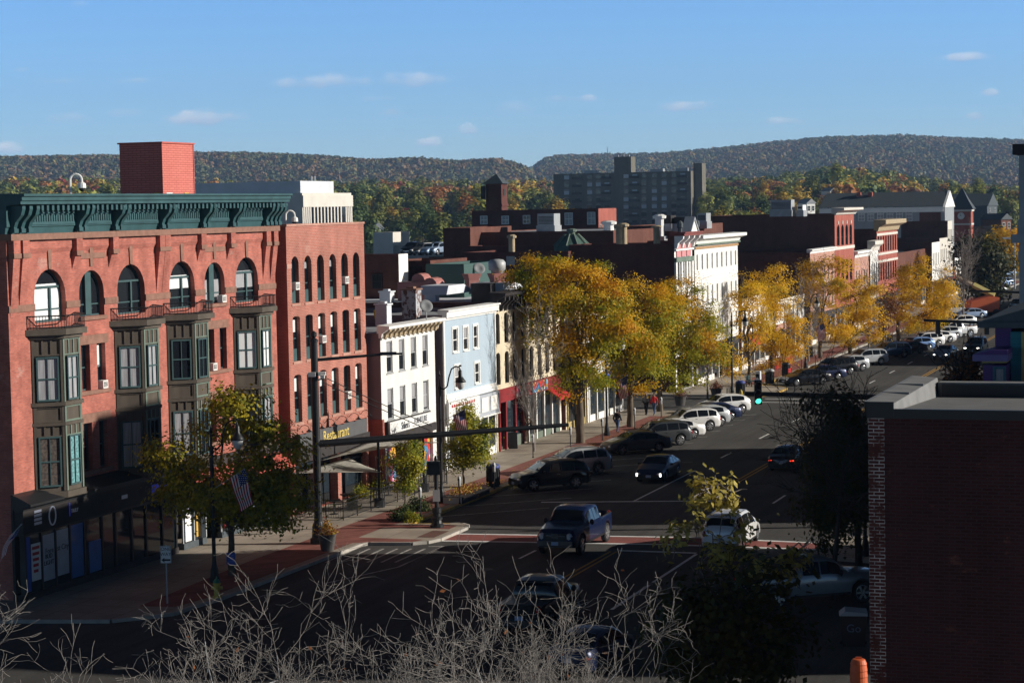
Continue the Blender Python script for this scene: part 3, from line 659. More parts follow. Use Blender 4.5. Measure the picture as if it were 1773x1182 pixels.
for u, txt, mt in ((3.9, 'TRULY', 'neon_white'),):
    if mt not in M: M[mt] = mat(mt, (.30, .33, .42) if mt == 'neon_white' else (.06, .08, .7), .5, var=0, emit=.06)
    inst(text_mesh(txt, .24, M[mt], .01, sx=.8), 'neon_sign', RB, (u, -.495, 3.5))
M['neon_blue'] = mat('neon_blue', (.05, .07, .6), .5, var=0, emit=.1)
q = MB(); [q.box(.7, -.505, 3.3 + .17 * k, 1.25, -.485, 3.41 + .17 * k, 0) for k in range(4)]; q.build('neon_sign', M['neon_white'], RB)
q = MB(); q.box(7.9, -.505, 3.45, 8.4, -.485, 3.62); q.build('neon_sign', M['neon_white'], RB)
q = MB(); q.box(3.45, -.505, 3.3, 3.52, -.485, 3.9); q.box(10.6, -.505, 3.35, 11.3, -.485, 3.75); q.box(11.8, -.505, 3.45, 12.5, -.485, 3.6); q.build('neon_sign', M['neon_blue'], RB)
q = MB(); [q.box(.55 + .02 * k, -.44, 2.25 - .25 * k, 1.1 - .03 * k, -.431, 2.38 - .25 * k) for k in range(5)]; q.build('poster_print', M['red_paint'], RB)
ng = MB(); ng.tube([(2.1 + .26 * math.cos(a * pi / 8), -.5, 3.52 + .4 * math.sin(a * pi / 8)) for a in range(17)], .035, 5); ng.build('neon_sign', M['neon_white'], RB)
# next shop: recessed entry, bright displays, marble plinth, red awning
s2 = MB(); s2.box(13.15, -.05, 3.1, 25, .1, 4.3, 0); s2.box(13.9, -.30, 0, 16.2, -.02, .45, 1); s2.box(17.8, -.30, 0, 25, -.02, .45, 1)
for u in (13.9, 15.0, 16.2, 17.8, 19.2, 20.7, 22.2, 23.6, 24.9): s2.box(u - .04, -.28, .451, u + .04, -.2, 3.09, 2)
s2.box(13.15, 1.8, 0, 25, 1.9, 3.09, 0)
s2.build('shop_front', [M['dark_trim'], M['slate'], M['alum']], RB)
g = MB(); g.box(13.95, -.25, .46, 16.15, -.22, 3.05); g.box(17.85, -.25, .46, 24.85, -.22, 3.05); g.build('shop_window', M['glass_blue'], RB)
for i, (a, b_, z0, z1) in enumerate(((14.1, 14.7, .5, 2.3), (15.2, 15.6, .6, 2.7), (18.0, 18.5, .6, 2.2), (18.7, 19.1, .8, 2.6), (20.9, 21.8, .6, 1.8), (22.4, 23.2, 1.0, 2.4))):
    q = MB(); q.box(a, -.28, z0, b_, -.255, z1); mt = ['sign_white', 'yellow_paint', 'red_paint', 'sign_white', 'poster_pale', 'red_paint'][i]; q.build('poster', M[mt], RB)
aw = MB(); aw.prism([(-.06, 3.75), (-1.1, 3.2), (-1.1, 2.98), (-1.06, 2.98), (-1.06, 3.18), (-.06, 3.70)], 13.8, 24.6, 'x'); aw.build('awning', M['terracotta_red'], RB)
for i, (u, v, tx) in enumerate(((7.3, 8.62, 'white air conditioner in the right hand of the paired windows beside the first bay'), (18.9, 11.98, 'white air conditioner in the narrow arched window between the third and fourth bays'), (17.75, 8.62, 'white air conditioner in the slim window just beyond the third bay'))):
    ac_unit(u, v, .0, wmat(RB), tx, .42, .36)

# ------------------------------------------------------------------ restaurant building
RE = bld('brick_restaurant_building', 'narrow brick building with rows of slim dark windows above a Restaurant sign', 'building', 6.3, -19.9)
ops = []; wn = []
for i in range(6):
    u = .58 + 1.675 * i
    ops += [(u, u + .95, 11.55, 14.08, .47), (u, u + .95, 8.42, 10.86, .14), (u, u + .95, 5.1, 7.70, .14)]
ops += [(.5, 10.2, .15, 2.9, 0)]
body(RE, 10.65, 16, 15.7, ops, 'brick_rest', 'brick_crimson', depth=.38, roof='roof_dark', parapet=.8)
for i in range(6):
    u = .58 + 1.675 * i
    window(RE, u, 11.55, .95, 2.53, .47, 'rp', 'glass', 'green_wood', .27, half=(.7, .88, 'curtain') if i in (1, 3) else None)
    for v, h in ((8.42, 2.44), (5.1, 2.6)): window(RE, u, v, .95, h, .14, 'rp', 'glass', 'green_wood', .27, half=(.62, .93, 'blind') if (i + int(v)) % 3 else None)
tr = MB(); tr.box(-.02, -.06, 15.703, 10.67, .42, 15.82)
for i in range(6): tr.box(.5 + 1.675 * i, -.04, 11.40, 1.61 + 1.675 * i, .03, 11.53); tr.box(.5 + 1.675 * i, -.04, 8.28, 1.61 + 1.675 * i, .03, 8.41); tr.box(.5 + 1.675 * i, -.04, 4.95, 1.61 + 1.675 * i, .03, 5.09)
tr.box(-.01, -.03, 13.45, .57, .03, 13.7)
tr.build('stone_trim', M['brick_pink'], RE)
for i, v in ((0, 12.28), (4, 12.35)): ac_unit(1.05 + 1.675 * i, v, .05, wmat(RE), 'white air conditioner in the %s arched top window of the restaurant building' % ('first' if i == 0 else 'fifth'))
ac_unit(1.05 + 1.675 * 2, 9.2, .05, wmat(RE), 'white air conditioner in the third window of the middle row above the restaurant'); ac_unit(1.05 + 1.675 * 4, 5.8, .05, wmat(RE), 'white air conditioner in the lower row of windows just above the restaurant sign')
sg = MB(); sg.box(.25, -.42, 3.70, 9.5, -.30, 4.52, 0); sg.box(.2, -.44, 3.64, 9.55, -.28, 3.70, 1); sg.box(.25, -.29, 2.92, 10.2, -.02, 3.64, 1)
so_ = sg.build('sign_board', [M['sign_grey'] if 'sign_grey' in M else mat('sign_grey', (.10, .10, .105), .5, var=.1), M['dark_trim']], RE)
inst(text_mesh('Restaurant', .82, M['gold_letter'], .03, sx=1.0), 'lettering', so_, (5.0, -.43, 4.08)); tick = MB(); [tick.box(1.85 + .2 * k, -.45, 3.82, 1.94 + .2 * k, -.421, 4.38) for k in range(2)]; tick.build('lettering', M['gold_letter'], so_)
for i in range(6):
    u = 1.0 + 1.7 * i; l = MB(); l.tube([(u, -.02, 4.72), (u, -.2, 4.92), (u, -.42, 4.97), (u, -.58, 4.88), (u, -.62, 4.76)], .018, 5); l.lathe([(.03, .14), (.06, .10), (.08, .07), (.18, 0), (.17, -.01)], 10, (u, -.62, 4.62)); l.build('sign_lamp', M['black_iron'], RE)
sh = MB(); sh.box(.5, .9, .15, 10.2, 1.0, 2.9, 0)
for u in (.5, 2.4, 4.2, 7.6, 9.9): sh.box(u, .2, .15, u + .12, .35, 2.9, 1)
sh.box(.5, .2, 2.2, 10.2, .34, 2.32, 1); sh.box(.5, .36, .15, 10.2, .4, .7, 1)
sh.build('shop_front', [M['dark_trim'], M['black_iron']], RE)
g = MB(); g.box(.6, .37, .72, 10.15, .395, 2.9); g.build('shop_window', M['glass_blue'], RE)
pr = MB(); pr.box(5.85, -.12, .0, 6.35, .5, 2.9); pr.build('brick_pier', M['brick_rest'], RE)

# ------------------------------------------------------------------ furniture store (white)
FU = bld('white_furniture_store', 'small white brick store with tan bracketed cornice and a long furniture sign', 'building', 17.4, -19.2)
ops = []
for i in range(4):
    u = .92 + 1.93 * i; ops += [(u, u + .92, 6.9, 8.77, 0), (u, u + .92, 4.14, 5.98, 0)]
ops += [(.6, 8.2, .15, 2.8, 0)]
body(FU, 8.8, 15, 9.3, ops, 'white_brick', 'mauve_siding', depth=.2, roof='roof_grey', parapet=.1)
for i in range(4):
    u = .92 + 1.93 * i
    window(FU, u, 6.9, .92, 1.87, 0, 'rs', 'glass', 'alum', .12, half=(.5, .97, 'curtain')); window(FU, u, 4.14, .92, 1.84, 0, 'rs', 'glass', 'alum', .12, half=(.5, .97, 'curtain') if i != 3 else (.06, .95, 'curtain'))
cn = MB(); cn.prism([(.0, 9.02), (-.18, 9.05), (-.22, 9.28), (-.55, 9.52), (-.68, 9.56), (-.68, 9.72), (.1, 9.78), (.1, 9.31), (.0, 9.31)], -.25, 9.05, 'x'); cn.build('cornice', M['white_paint'], FU)
bk = MB(); u = .05
while u < 8.8:
    bk.prism([(-.19, 8.95), (-.30, 9.0), (-.36, 9.22), (-.60, 9.42), (-.60, 9.53), (-.19, 9.53)], u, u + .26, 'x', 0); u += .74
bk.box(-.1, -.24, 9.06, 8.9, -.19, 9.50, 1); bk.build('cornice_bracket', [M['cornice_tan'], M['tan_dark']], FU)
sd = MB(); sd.box(-.06, -.06, 0, .22, 1.4, 4.25); sd.build('brick_pier', M['brick_crimson'], FU)
sg = MB(); sg.box(.36, -.36, 3.36, 7.25, -.24, 4.04, 0); sg.box(.3, -.24, 3.3, 7.3, -.1, 4.09, 1)
sg.box(.36, -.24, 2.82, 8.3, -.1, 3.299, 1)
so_ = sg.build('sign_board', [M['sign_white'], M['dark_trim']], FU)
inst(text_mesh("Shlien's", .62, M['sign_dgrey'] if 'sign_dgrey' in M else mat('sign_dgrey', (.10, .11, .13), .5, var=0), .012, sx=.72), 'lettering', so_, (2.75, -.372, 3.66)); inst(text_mesh('FURNITURE', .52, mat('sign_lgrey', (.22, .23, .26), .5, var=0), .012, sx=.80), 'lettering', so_, (5.25, -.372, 3.74))
ul = MB(); ul.box(3.9, -.372, 3.46, 6.7, -.361, 3.49); ul.build('lettering', M['dark_trim'], so_)
sh = MB(); sh.box(.6, 1.9, .15, 8.2, 2.0, 2.8, 0); sh.box(.5, -.05, 2.8, 8.3, .12, 3.2, 0); sh.box(3.9, .3, .15, 4.0, 1.8, 2.8, 1); sh.box(5.6, .3, .15, 5.7, 1.8, 2.8, 1); sh.box(.6, .28, .15, 3.9, .34, .6, 1); sh.box(5.7, .28, .15, 8.2, .34, .4, 1)
sh.build('shop_front', [M['dark_trim'], mat('grey_wall', (.16, .15, .14), .8)], FU)
def mural(name):
    mt, n2, b = new_mat(name); tcx = n2.nodes.new('ShaderNodeTexCoord'); v = n2.nodes.new('ShaderNodeTexVoronoi'); v.inputs['Scale'].default_value = 3.2; n2.links.new(tcx.outputs['Object'], v.inputs['Vector'])
    r = n2.nodes.new('ShaderNodeValToRGB'); r.color_ramp.interpolation = 'CONSTANT'; e = r.color_ramp.elements; e[0].color = (.55, .04, .03, 1); e[1].position = .25; e[1].color = (.75, .72, .66, 1)
    for p_, c_ in ((.4, (.05, .25, .45, 1)), (.55, (.75, .40, .06, 1)), (.7, (.5, .1, .25, 1)), (.85, (.08, .12, .2, 1))): q = e.new(p_); q.color = c_
    sep = n2.nodes.new('ShaderNodeSeparateColor'); n2.links.new(v.outputs['Color'], sep.inputs[0]); n2.links.new(sep.outputs[0], r.inputs[0]); n2.links.new(r.outputs[0], b.inputs['Base Color']); b.inputs['Roughness'].default_value = .4; return mt
M['mural'] = mural('painted_mural')
q = MB(); q.box(6.9, .20, .4, 8.15, .27, 2.75); q.build('mural_panel', M['mural'], FU); q = MB(); q.box(.75, .20, .35, 2.5, .27, 2.75); q.build('mural_panel', M['mural'], FU)
q = MB(); q.lathe([(.02, 0), (.42, .1), (.5, .35), (.4, .6), (.1, .7)], 10, (7.3, .22, 2.0), sx=1, sy=.12); q.build('mural_panel', M['red_paint'], FU)

# ------------------------------------------------------------------ pale blue clapboard building
BL = bld('pale_blue_building', 'pale blue clapboard building with white parapet above a barber shop', 'building', 27.0, -18.9)
BW = [(1.62, 7.42, .88, 1.5), (3.55, 7.40, .88, 1.5), (5.45, 7.40, .80, 1.48), (1.85, 5.08, .85, 1.44), (5.6, 5.1, .85, 1.34)]
ops = [(u, u + w_, v, v + h, 0) for u, v, w_, h in BW] + [(.3, 9.3, .15, 2.9, 0)]
body(BL, 9.65, 15, 9.85, ops, 'blue_siding', 'dark_slate_siding' if 'dark_slate_siding' in M else 'mauve_siding', depth=.14, roof='roof_grey', parapet=.25)
for i, (u, v, w_, h) in enumerate(BW): window(BL, u, v, w_, h, 0, 'rs', 'glass', 'white_paint', .07, half=(.5, .96, 'curtain') if i in (1, 3) else None)
tm_ = MB()
for u, v, w_, h in BW: tm_.box(u - .13, -.035, v - .12, u - .002, .02, v + h + .12); tm_.box(u + w_ + .002, -.035, v - .12, u + w_ + .13, .02, v + h + .12); tm_.box(u - .002, -.035, v + h + .002, u + w_ + .002, .02, v + h + .13)
tm_.prism([(.02, 9.5), (-.10, 9.5), (-.12, 9.62), (-.28, 9.66), (-.30, 10.02), (-.42, 10.06), (-.42, 10.16), (.32, 10.2), (.32, 9.86), (.02, 9.86)], -.12, 9.75, 'x'); tm_.box(-.12, -.06, 0, .12, .03, 9.5); tm_.box(9.5, -.06, 2.9, 9.7, .03, 9.5); tm_.box(.13, -.1, 4.55, 9.48, .03, 4.85); tm_.box(.13, -.2, 4.38, 9.48, .03, 4.54)
tm_.build('white_trim', M['white_paint'], BL)
sg = MB(); sg.box(-.3, -.38, 3.0, 5.4, -.22, 4.36, 0); so_ = sg.build('sign_board', M['sign_white'], BL)
inst(text_mesh('BARBER SHOP', .55, M['dark_trim'], .012, sx=.9), 'lettering', so_, (2.4, -.39, 3.7)); q = MB(); [q.box(.2 + .4 * k, -.392, 4.02, .42 + .4 * k, -.381, 4.2, 0) for k in range(11)]; [q.box(.3 + .6 * k, -.392, 3.12, .7 + .6 * k, -.381, 3.26, 1) for k in range(7)]; q.build('lettering', [M['red_paint'], M['dark_trim']], so_)
sh = MB(); sh.box(.3, 1.2, .15, 9.3, 1.3, 2.9, 1)
for u in (.3, 2.0, 3.6, 5.2, 6.2, 7.7, 9.15): sh.box(u, -.1, .15, u + .16, .12, 2.9, 0)
sh.box(5.4, -.3, 2.9, 9.5, .0, 4.3, 2); sh.box(5.3, -.36, 2.8, 9.6, .02, 2.9, 0); sh.box(5.9, -.34, 3.15, 7.2, -.301, 4.1, 0); sh.box(7.7, -.34, 3.15, 9.0, -.301, 4.1, 0)
for a, b_ in ((.46, 2.0), (2.16, 3.6), (6.36, 7.7), (7.86, 9.15)): sh.box(a, -.06, .151, b_, .1, .7, 0)
sh.build('shop_front', [M['white_paint'], M['dark_trim'], mat('pale_grey_panel', (.40, .43, .48), .6)], BL)
g = MB()
for a, b_ in ((.46, 2.0), (2.16, 3.6), (6.36, 7.7), (7.86, 9.15)): g.box(a, .0, .71, b_, .03, 2.88)
g.build('shop_window', M['glass_blue'], BL)

# ------------------------------------------------------------------ cream building
CR = bld('cream_building', 'cream three storey building with dark bracketed cornice behind the gold trees', 'building', 36.7, -18.9)
ops = []
for i in range(8):
    u = .1 + 1.77 * i; ops += [(u, u + .85, 7.36, 9.42, .25), (u, u + .85, 4.62, 6.78, .25)]
ops += [(.3, 13.9, .15, 3.6, 0)]
body(CR, 14.3, 16, 10.2, ops, 'cream', 'brick_maroon', depth=.3, roof='roof_white', parapet=.2)
for i in range(8):
    u = .1 + 1.77 * i
    for v, h in ((7.36, 2.06), (4.62, 2.16)): window(CR, u, v, .85, h, .25, 'rs', 'glass', 'dark_trim', .2)
cn = MB(); cn.prism([(.02, 9.95), (-.2, 10.0), (-.25, 10.3), (-.8, 10.62), (-.85, 10.8), (.4, 10.85), (.4, 10.22), (.02, 10.22)], -.15, 14.4, 'x'); u = .1
while u < 14.2: cn.prism([(-.02, 9.55), (-.14, 9.55), (-.3, 9.95), (-.7, 10.3), (-.7, 10.55), (-.02, 10.4)], u, u + .2, 'x'); u += .885
cn.build('cornice', M['dark_trim'], CR)
sh = MB(); sh.box(.3, 1.2, .15, 13.9, 1.3, 3.6, 2); sh.box(.2, -.12, 3.4, 14.1, .0, 4.3, 0)
for u in (.3, 1.6, 3.6, 5.2): sh.box(u, -.12, .15, u + .22, .15, 3.39, 0)
for u in (6.4, 8.2, 10.0, 11.8, 13.6): sh.box(u, -.1, .15, u + .18, .15, 3.39, 1)
sh.box(3.85, -.05, .151, 5.2, .1, .9, 3); sh.box(6.6, -.05, .151, 13.6, .1, .6, 3)
sh.build('shop_front', [mat('deep_red_wood', (.23, .02, .025), .55), M['white_paint'], M['dark_trim'], mat('sage_panel', (.13, .16, .13), .7)], CR)
g = MB(); g.box(1.8, .06, .5, 5.2, .09, 3.35); g.box(6.6, .06, .61, 13.6, .09, 3.35); g.build('shop_window', M['glass_blue'], CR)
for a, b_ in ((3.6, 5.4), (7.0, 10.5)): q = MB(); q.box(a, -.22, 3.5, b_, -.13, 4.22); q.build('sign_board', M['mural'], CR)
aw = MB(); aw.prism([(-.12, 3.4), (-1.0, 2.85), (-1.0, 2.65), (-.96, 2.65), (-.96, 2.82), (-.12, 3.34)], 10.8, 13.6, 'x'); aw.build('awning', M['red_paint'], CR)

# ------------------------------------------------------------------ shop rows and further facades
def shop_building(name, label, s0, s1, t0, H, D_, fm, sm, rows, frame='white_paint', cornice=None, shopmats=('white_paint', 'dark_trim'), roof='roof_dark', pil=None, awn=None, vo=None, ncol=None, ww=.85, rise=0, style='rs', cat='building', panes=('glass',), coff=.5, parapet=.4):
    o = bld(name, label, cat, s0, t0); W = s1 - s0; ops = []; n = ncol or max(2, int(W / 2))
    pit = (W - 2 * coff) / n
    for (v, h) in rows:
        for i in range(n): u = coff + pit * i + (pit - ww) / 2; ops.append((u, u + ww, v, v + h, rise))
    if vo is None: ops.append((.3, W - .3, .15, 2.9, 0))
    body(o, W, D_, H, ops, fm, sm, depth=.25, roof=roof, parapet=parapet); k = 0
    for (v, h) in rows:
        for i in range(n): u = coff + pit * i + (pit - ww) / 2; window(o, u, v, ww, h, rise, style, panes[k % len(panes)], frame, .15); k += 1
    if cornice:
        mt, hh, pr_ = cornice; c_ = MB(); c_.prism([(.02, H - .15), (-.15 * pr_, H - .12), (-.3 * pr_, H + hh * .3), (-pr_, H + hh * .6), (-pr_, H + hh), (.35, H + hh + .05), (.35, H + .002), (.02, H + .002)], -.2, W + .2, 'x'); c_.build('cornice', M[mt], o)
    if vo is None:
        sh = MB(); sh.box(.3, 1.0, .15, W - .3, 1.1, 2.9, 1); sh.box(.15, -.12, 2.9, W - .15, -.001, 3.6, 1 if len(shopmats) < 3 else 2); q = max(2, int(W / 2.6))
        for i in range(q + 1): u = .3 + (W - .75) * i / q; sh.box(u, -.08, .15, u + .15, .15, 2.89, 0)
        sh.box(.46, -.03, .151, W * .4, .1, .65, 0); sh.box(W * .6, -.03, .151, W - .46, .1, .65, 0); sh.build('shop_front', [M[x] for x in shopmats], o)
        g = MB(); g.box(.46, .06, .66, W - .46, .09, 2.88); g.build('shop_window', M['glass_blue'], o)
    if awn:
        a = MB(); a.prism([(-.13, 3.3), (-1.2, 2.75), (-1.2, 2.5), (-1.15, 2.5), (-1.15, 2.72), (-.13, 3.22)], .6, W - .6, 'x'); a.build('awning', M[awn], o)
    return o
shop_building('yellow_trimmed_shop', 'low shop with yellow painted pilasters beside the street corner trees', 51.1, 56.2, -18.6, 9.0, 13, 'cream', 'brick_maroon', [(5.0, 2.0)], shopmats=('ochre', 'dark_trim'), ncol=3, roof='roof_white')
shop_building('white_pillared_shop', 'white pillared shop at the middle of the tree lined block', 56.25, 61.0, -18.5, 8.4, 13, 'white_brick', 'brick_maroon', [(5.0, 1.9)], shopmats=('white_paint', 'dark_trim'), ncol=3, roof='roof_white')
shop_building('corner_shop', 'white corner shop with light blue posters by the side street', 61.05, 66.0, -18.5, 8.8, 13, 'white_brick', 'brick_maroon', [(5.0, 2.0)], shopmats=('white_paint', 'dark_trim', 'blue_paint'), ncol=3, roof='roof_white', awn=None)
# ornate victorian front with gabled crest on a long dark brick block
VI = bld('ornate_victorian_building', 'narrow ornate white and pink Victorian front with a small gabled crest', 'building', 82.8, -18.5)
tl, _ = on_s(985, 428, 82.8); DV = -18.5 - tl
ops = [(.75 + 1.75 * i, .75 + 1.75 * i + 1.0, 9.3, 11.4, .1) for i in range(3)] + [(.75 + 1.75 * i, .75 + 1.75 * i + 1.0, 5.6, 8.0, .1) for i in range(3)] + [(.4, 5.9, .15, 3.2, 0)]
body(VI, 6.3, DV, 13.1, ops, 'white_paint', 'brick_maroon', depth=.3, parapet=.3)
for i in range(3):
    for v, h in ((9.3, 2.1), (5.6, 2.4)): window(VI, .75 + 1.75 * i, v, 1.0, h, .1, 'rm', 'glass', 'dark_trim', .2)
x = MB()
for u in (-.02, 1.95, 3.7, 5.75): x.box(u, -.16, 3.6, u + .5, .0, 11.86, 0)
for i in range(3): a = .5 + 1.78 * i; x.box(a + .05, -.1, 11.9, a + 1.5, .0, 12.42, 1); x.box(a + .05, -.1, 12.62, a + 1.5, .0, 13.0, 1)
x.box(-.05, -.22, 11.46, 6.35, .0, 11.86, 2); x.box(-.05, -.2, 12.44, 6.35, .0, 12.6, 0)
for u in (0, 1.95, 3.85, 5.85): x.prism([(-.02, 12.6), (-.25, 12.7), (-.35, 13.1), (-.8, 13.5), (-.85, 13.75), (-.02, 13.75)], u, u + .36, 'x', 0)
x.box(-.1, -.95, 13.753, 6.4, .4, 13.95, 3); x.box(-.15, -1.05, 13.953, 6.45, .42, 14.08, 3)
x.build('facade_ornament', [M['white_paint'], mat('pink_panel', (.60, .26, .27), .6), M['bay_green'], mat('maroon_moulding', (.22, .06, .05), .6)], VI)
gb = MB(); gb.prism([(2.3, 14.09), (4.9, 14.09), (3.6, 15.15)], -.9, -.2, 'y', 0); gb.prism([(2.05, 14.085), (2.3, 14.085), (3.6, 15.2), (4.9, 14.085), (5.15, 14.085), (3.6, 15.4)], -1.0, -.1, 'y', 1)
gb.build('gable', [M['white_paint'], mat('grey_gable_roof', (.34, .36, .40), .7)], VI)
for u in (.15, 6.15): un = MB(); un.lathe([(.2, 0), (.2, .3), (.28, .4), (.28, .75), (.2, .9), (.05, 1.0)], 8, (u, -.5, 14.09)); un.build('finial', M['slate'], VI)
WH = shop_building('long_white_building', 'long white three storey building with green and ochre striped cornice', 90.0, 107.3, -18.5, 12.95, 22, 'white_brick', 'brick_maroon', [(10.5, 1.42), (7.3, 1.7), (4.2, 1.8)], ncol=9, ww=.62, coff=.0, frame='white_paint', cornice=('white_paint', .7, .9), panes=('curtain', 'glass', 'curtain', 'curtain'))
q = MB(); q.box(-.02, -.10, 12.40, 17.32, .0, 12.60, 0); q.box(-.02, -.3, 12.72, 17.32, .0, 12.88, 1); q.build('stripe_moulding', [mat('ochre_stripe', (.42, .24, .11), .6), mat('green_stripe', (.15, .19, .14), .6)], WH)
shop_building('porch_house_shop', 'white house with red porch fence and patio behind the lamp post', 107.4, 118, -18.2, 7.2, 14, 'white_paint', 'brick_maroon', [(4.0, 1.9)], ncol=5, awn='red_paint')
shop_building('glazed_shop_row', 'low row of white framed shops with brick stall risers', 118.1, 140, -18.4, 6.2, 14, 'white_brick', 'brick_dark', [(3.9, 1.5)], ncol=9, shopmats=('white_paint', 'brick_pink'))
LB = shop_building('pink_brick_block', 'two storey pinkish brick block with a white roof edge', 144, 159.4, -18.5, 10.7, 26, 'brick_pink', 'brick_dark', [(7.2, 1.9), (4.2, 2.0)], ncol=6, cornice=('white_paint', .35, .3))
tl, _ = on_s(1222, 392, 159.6); 
B2 = shop_building('arched_brick_building', 'tall dark sided brick building with four slim arched windows and white cornice', 159.6, 173.0, -18.5, 15.0, -18.5 - tl, 'brick_crimson', 'brick_dark', [(11.1, 2.5), (6.6, 2.7)], ncol=4, ww=1.75, rise=.5, coff=.9, cornice=('limestone', .7, 1.2), frame='dark_trim', style='rm')
q = MB(); q.box(-.03, -.08, 10.6, 13.43, .0, 10.98); [q.box(2.1 + 2.93 * i, -.07, 13.7, 2.5 + 2.93 * i, .0, 14.1) for i in range(4)]; q.build('stone_trim', M['limestone'], B2)
shop_building('low_pink_shop', 'low pink brick shop between two tall red brick blocks', 173.1, 184, -18.5, 9.4, 16, 'brick_pink', 'brick_dark', [(5.6, 2.0)], ncol=5, cornice=('white_paint', .7, .5))
shop_building('white_slit_shop', 'slim white building with dark upright window slits', 184.1, 190.4, -18.3, 10.0, 16, 'white_paint', 'brick_dark', [(4.6, 3.6)], ncol=3, ww=1.1, cornice=('limestone', 1.2, .7))
B3 = shop_building('banded_brick_building', 'red brick building with pale stone bands and yellowed metal cornice', 190.5, 208.4, -18.5, 12.5, 28, 'brick_crimson', 'brick_dark', [(9.55, 2.1), (5.6, 2.4)], ncol=8, ww=1.2, frame='dark_trim', cornice=('cornice_tan', 1.4, 1.3), style='r')
q = MB(); [q.box(-.03, -.09, v, 17.93, .0, v + .32) for v in (11.75, 9.1, 8.1)]; q.build('stone_trim', M['limestone'], B3)
shop_building('dark_block', 'dark low block with three white flues among the far shops', 208.5, 243.5, -19.5, 8.8, 20, 'brick_dark', 'brick_dark', [(5, 2)], ncol=10)
shop_building('bright_white_shop', 'bright white narrow shop front beyond the red brick blocks', 244, 253, -18.5, 9.7, 14, 'white_paint', 'brick_dark', [(6, 2)], ncol=4)
shop_building('beige_shop_building', 'beige shop building next to the clock tower', 253.1, 263, -18.5, 10.2, 14, 'limestone', 'brick_dark', [(6.4, 2)], ncol=4)
tl, _ = on_s(1560, 388, 263.1)
shop_building('tall_pale_building', 'tall pale fronted building with a long dark side wall near the clock tower', 263.1, 269, -18.5, 12.9, -18.5 - tl, 'limestone', 'brick_dark', [(9.5, 2), (6, 2)], ncol=3)
shop_building('small_white_building', 'small white gabled shop below the clock tower', 272, 282, -18.5, 6.5, 10, 'white_paint', 'brick_dark', [(4, 1.4)], ncol=4)
# ------------------------------------------------------------------ blocks behind the street front
def sblock(name, label, s, pxL, pxR, ytop, length=None, pxR2=None, fm='brick_dark', sm='brick_dark', roof='roof_dark', cat='building', parapet=.35, z0=0, wins=(), yL=None):
    tR, H = on_s(pxR, ytop, s); tL, _ = on_s(pxL, ytop if yL is None else yL, s)
    W = length if length else on_t(pxR2, ytop, tR)[0] - s
    o = empty(name, S(s, tR), ROT); tag(o, label, cat); D_ = tR - tL
    body(o, W, D_, H, [], fm, sm, parapet=parapet, roof=roof)
    for (px, py, w_, h, pane, fr) in wins:
        t, z = on_s(px, py, s); wo = window(o, -.06, z - h / 2, w_, h, 0, 'rm', pane, fr, (tR - t) + w_ / 2); wo.rotation_euler.z = -pi / 2
    return o, W, D_, H
# white modern office behind the corner building
o, W, D_, H = sblock('white_office_building', 'white concrete office building with tall slot windows behind the brick corner building', 205, 372, 523, 334, pxR2=608, fm='limestone', sm='limestone', roof='roof_grey')
pl_ = MB()
for i in range(4): pl_.box(W * .02 + i * .75, -.12, 2, W * .02 + .45 + i * .75, -.001, H - 2.2, 0)
for i in range(4): pl_.box(W * .86 + i * .75, -.12, 2, W * .86 + .45 + i * .75, -.001, H - 2.2, 0)
for i in range(9): pl_.box(W * .2 + i * W * .068, -.2, H - 5.4, W * .2 + .45 + i * W * .068, -.001, H - 2.2, 0)
for k in range(4): pl_.box(W * .18, -.16, H - 7.6 - 4.6 * k, W * .83, -.001, H - 5.4 - 4.6 * k, 0)
pl_.box(-.15, -.24, H - 2.2, W + .15, -.001, H - .4, 0); pl_.build('facade_fin', M['limestone'], o)
q = MB(); q.box(W * .05, -.06, 2, W * .95, -.002, H - 2.2); q.build('window_band', M['glass'], o)
q = MB(); q.box(.3, .4, H - .4, W * .68, 24, H + 1.85); q.build('penthouse', M['roof_white'], o)
for i in (0, 1.2): q = MB(); q.tube([(W * .42 + i, 2, H + 1.8), (W * .42 + i, 2, H + 2.7)], .16, 7); q.build('flue', M['galv'], o)
# parking garage with cars on its roof
o, W, D_, H = sblock('parking_garage', 'grey concrete parking garage with cars parked on its roof deck', 165, 645, 790, 424, length=30, fm='concrete', sm='concrete', roof='roof_grey', parapet=1.0)
PG = o; pgH = H
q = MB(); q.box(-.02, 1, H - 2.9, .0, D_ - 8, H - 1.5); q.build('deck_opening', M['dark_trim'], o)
st_t, st_z = on_s(680, 402, 164.5); stl, _ = on_s(646, 402, 164.5); q = MB(); q.box(-.5, (S(165, 0) - S(165, 0)).x + (on_s(790, 424, 165)[0] - st_t), 0, 5.5, on_s(790, 424, 165)[0] - stl, st_z); so_ = q.build('stair_tower', M['limestone'], o)
sblock('dark_rear_building', 'dark rear building with a white end wall above the pale roofs', 47, 600, 690, 440, pxR2=706, fm='white_paint', sm='brick_dark', wins=((654, 487, .8, 1.1, 'glass', 'dark_trim'),))
sblock('brown_rear_building', 'brown rear building squeezed between the white end wall and green siding', 52, 660, 745, 451, length=8, fm='brick_dark', sm='brick_dark', roof='roof_grey', wins=((720, 476, 1.0, 1.3, 'glass', 'dark_trim'),))
sblock('green_sided_building', 'dark green clapboard rear building above the white roofs', 48.5, 737, 803, 457, length=9, fm='green_siding', sm='green_siding', yL=459)
tV, HV = on_s(1000, 428, 82.9)
sblock('dark_brick_annexe', 'long low dark brick annexe with a slim pipe beside the domed skylight', 81.5, 800, 984, 435, length=10, fm='brick_maroon', sm='brick_maroon')
sblock('tall_dark_block', 'tall dark windowless brick block left of the long flat roofed block', 92, 767, 814, 394, length=12, fm='brick_dark', sm='brick_dark')
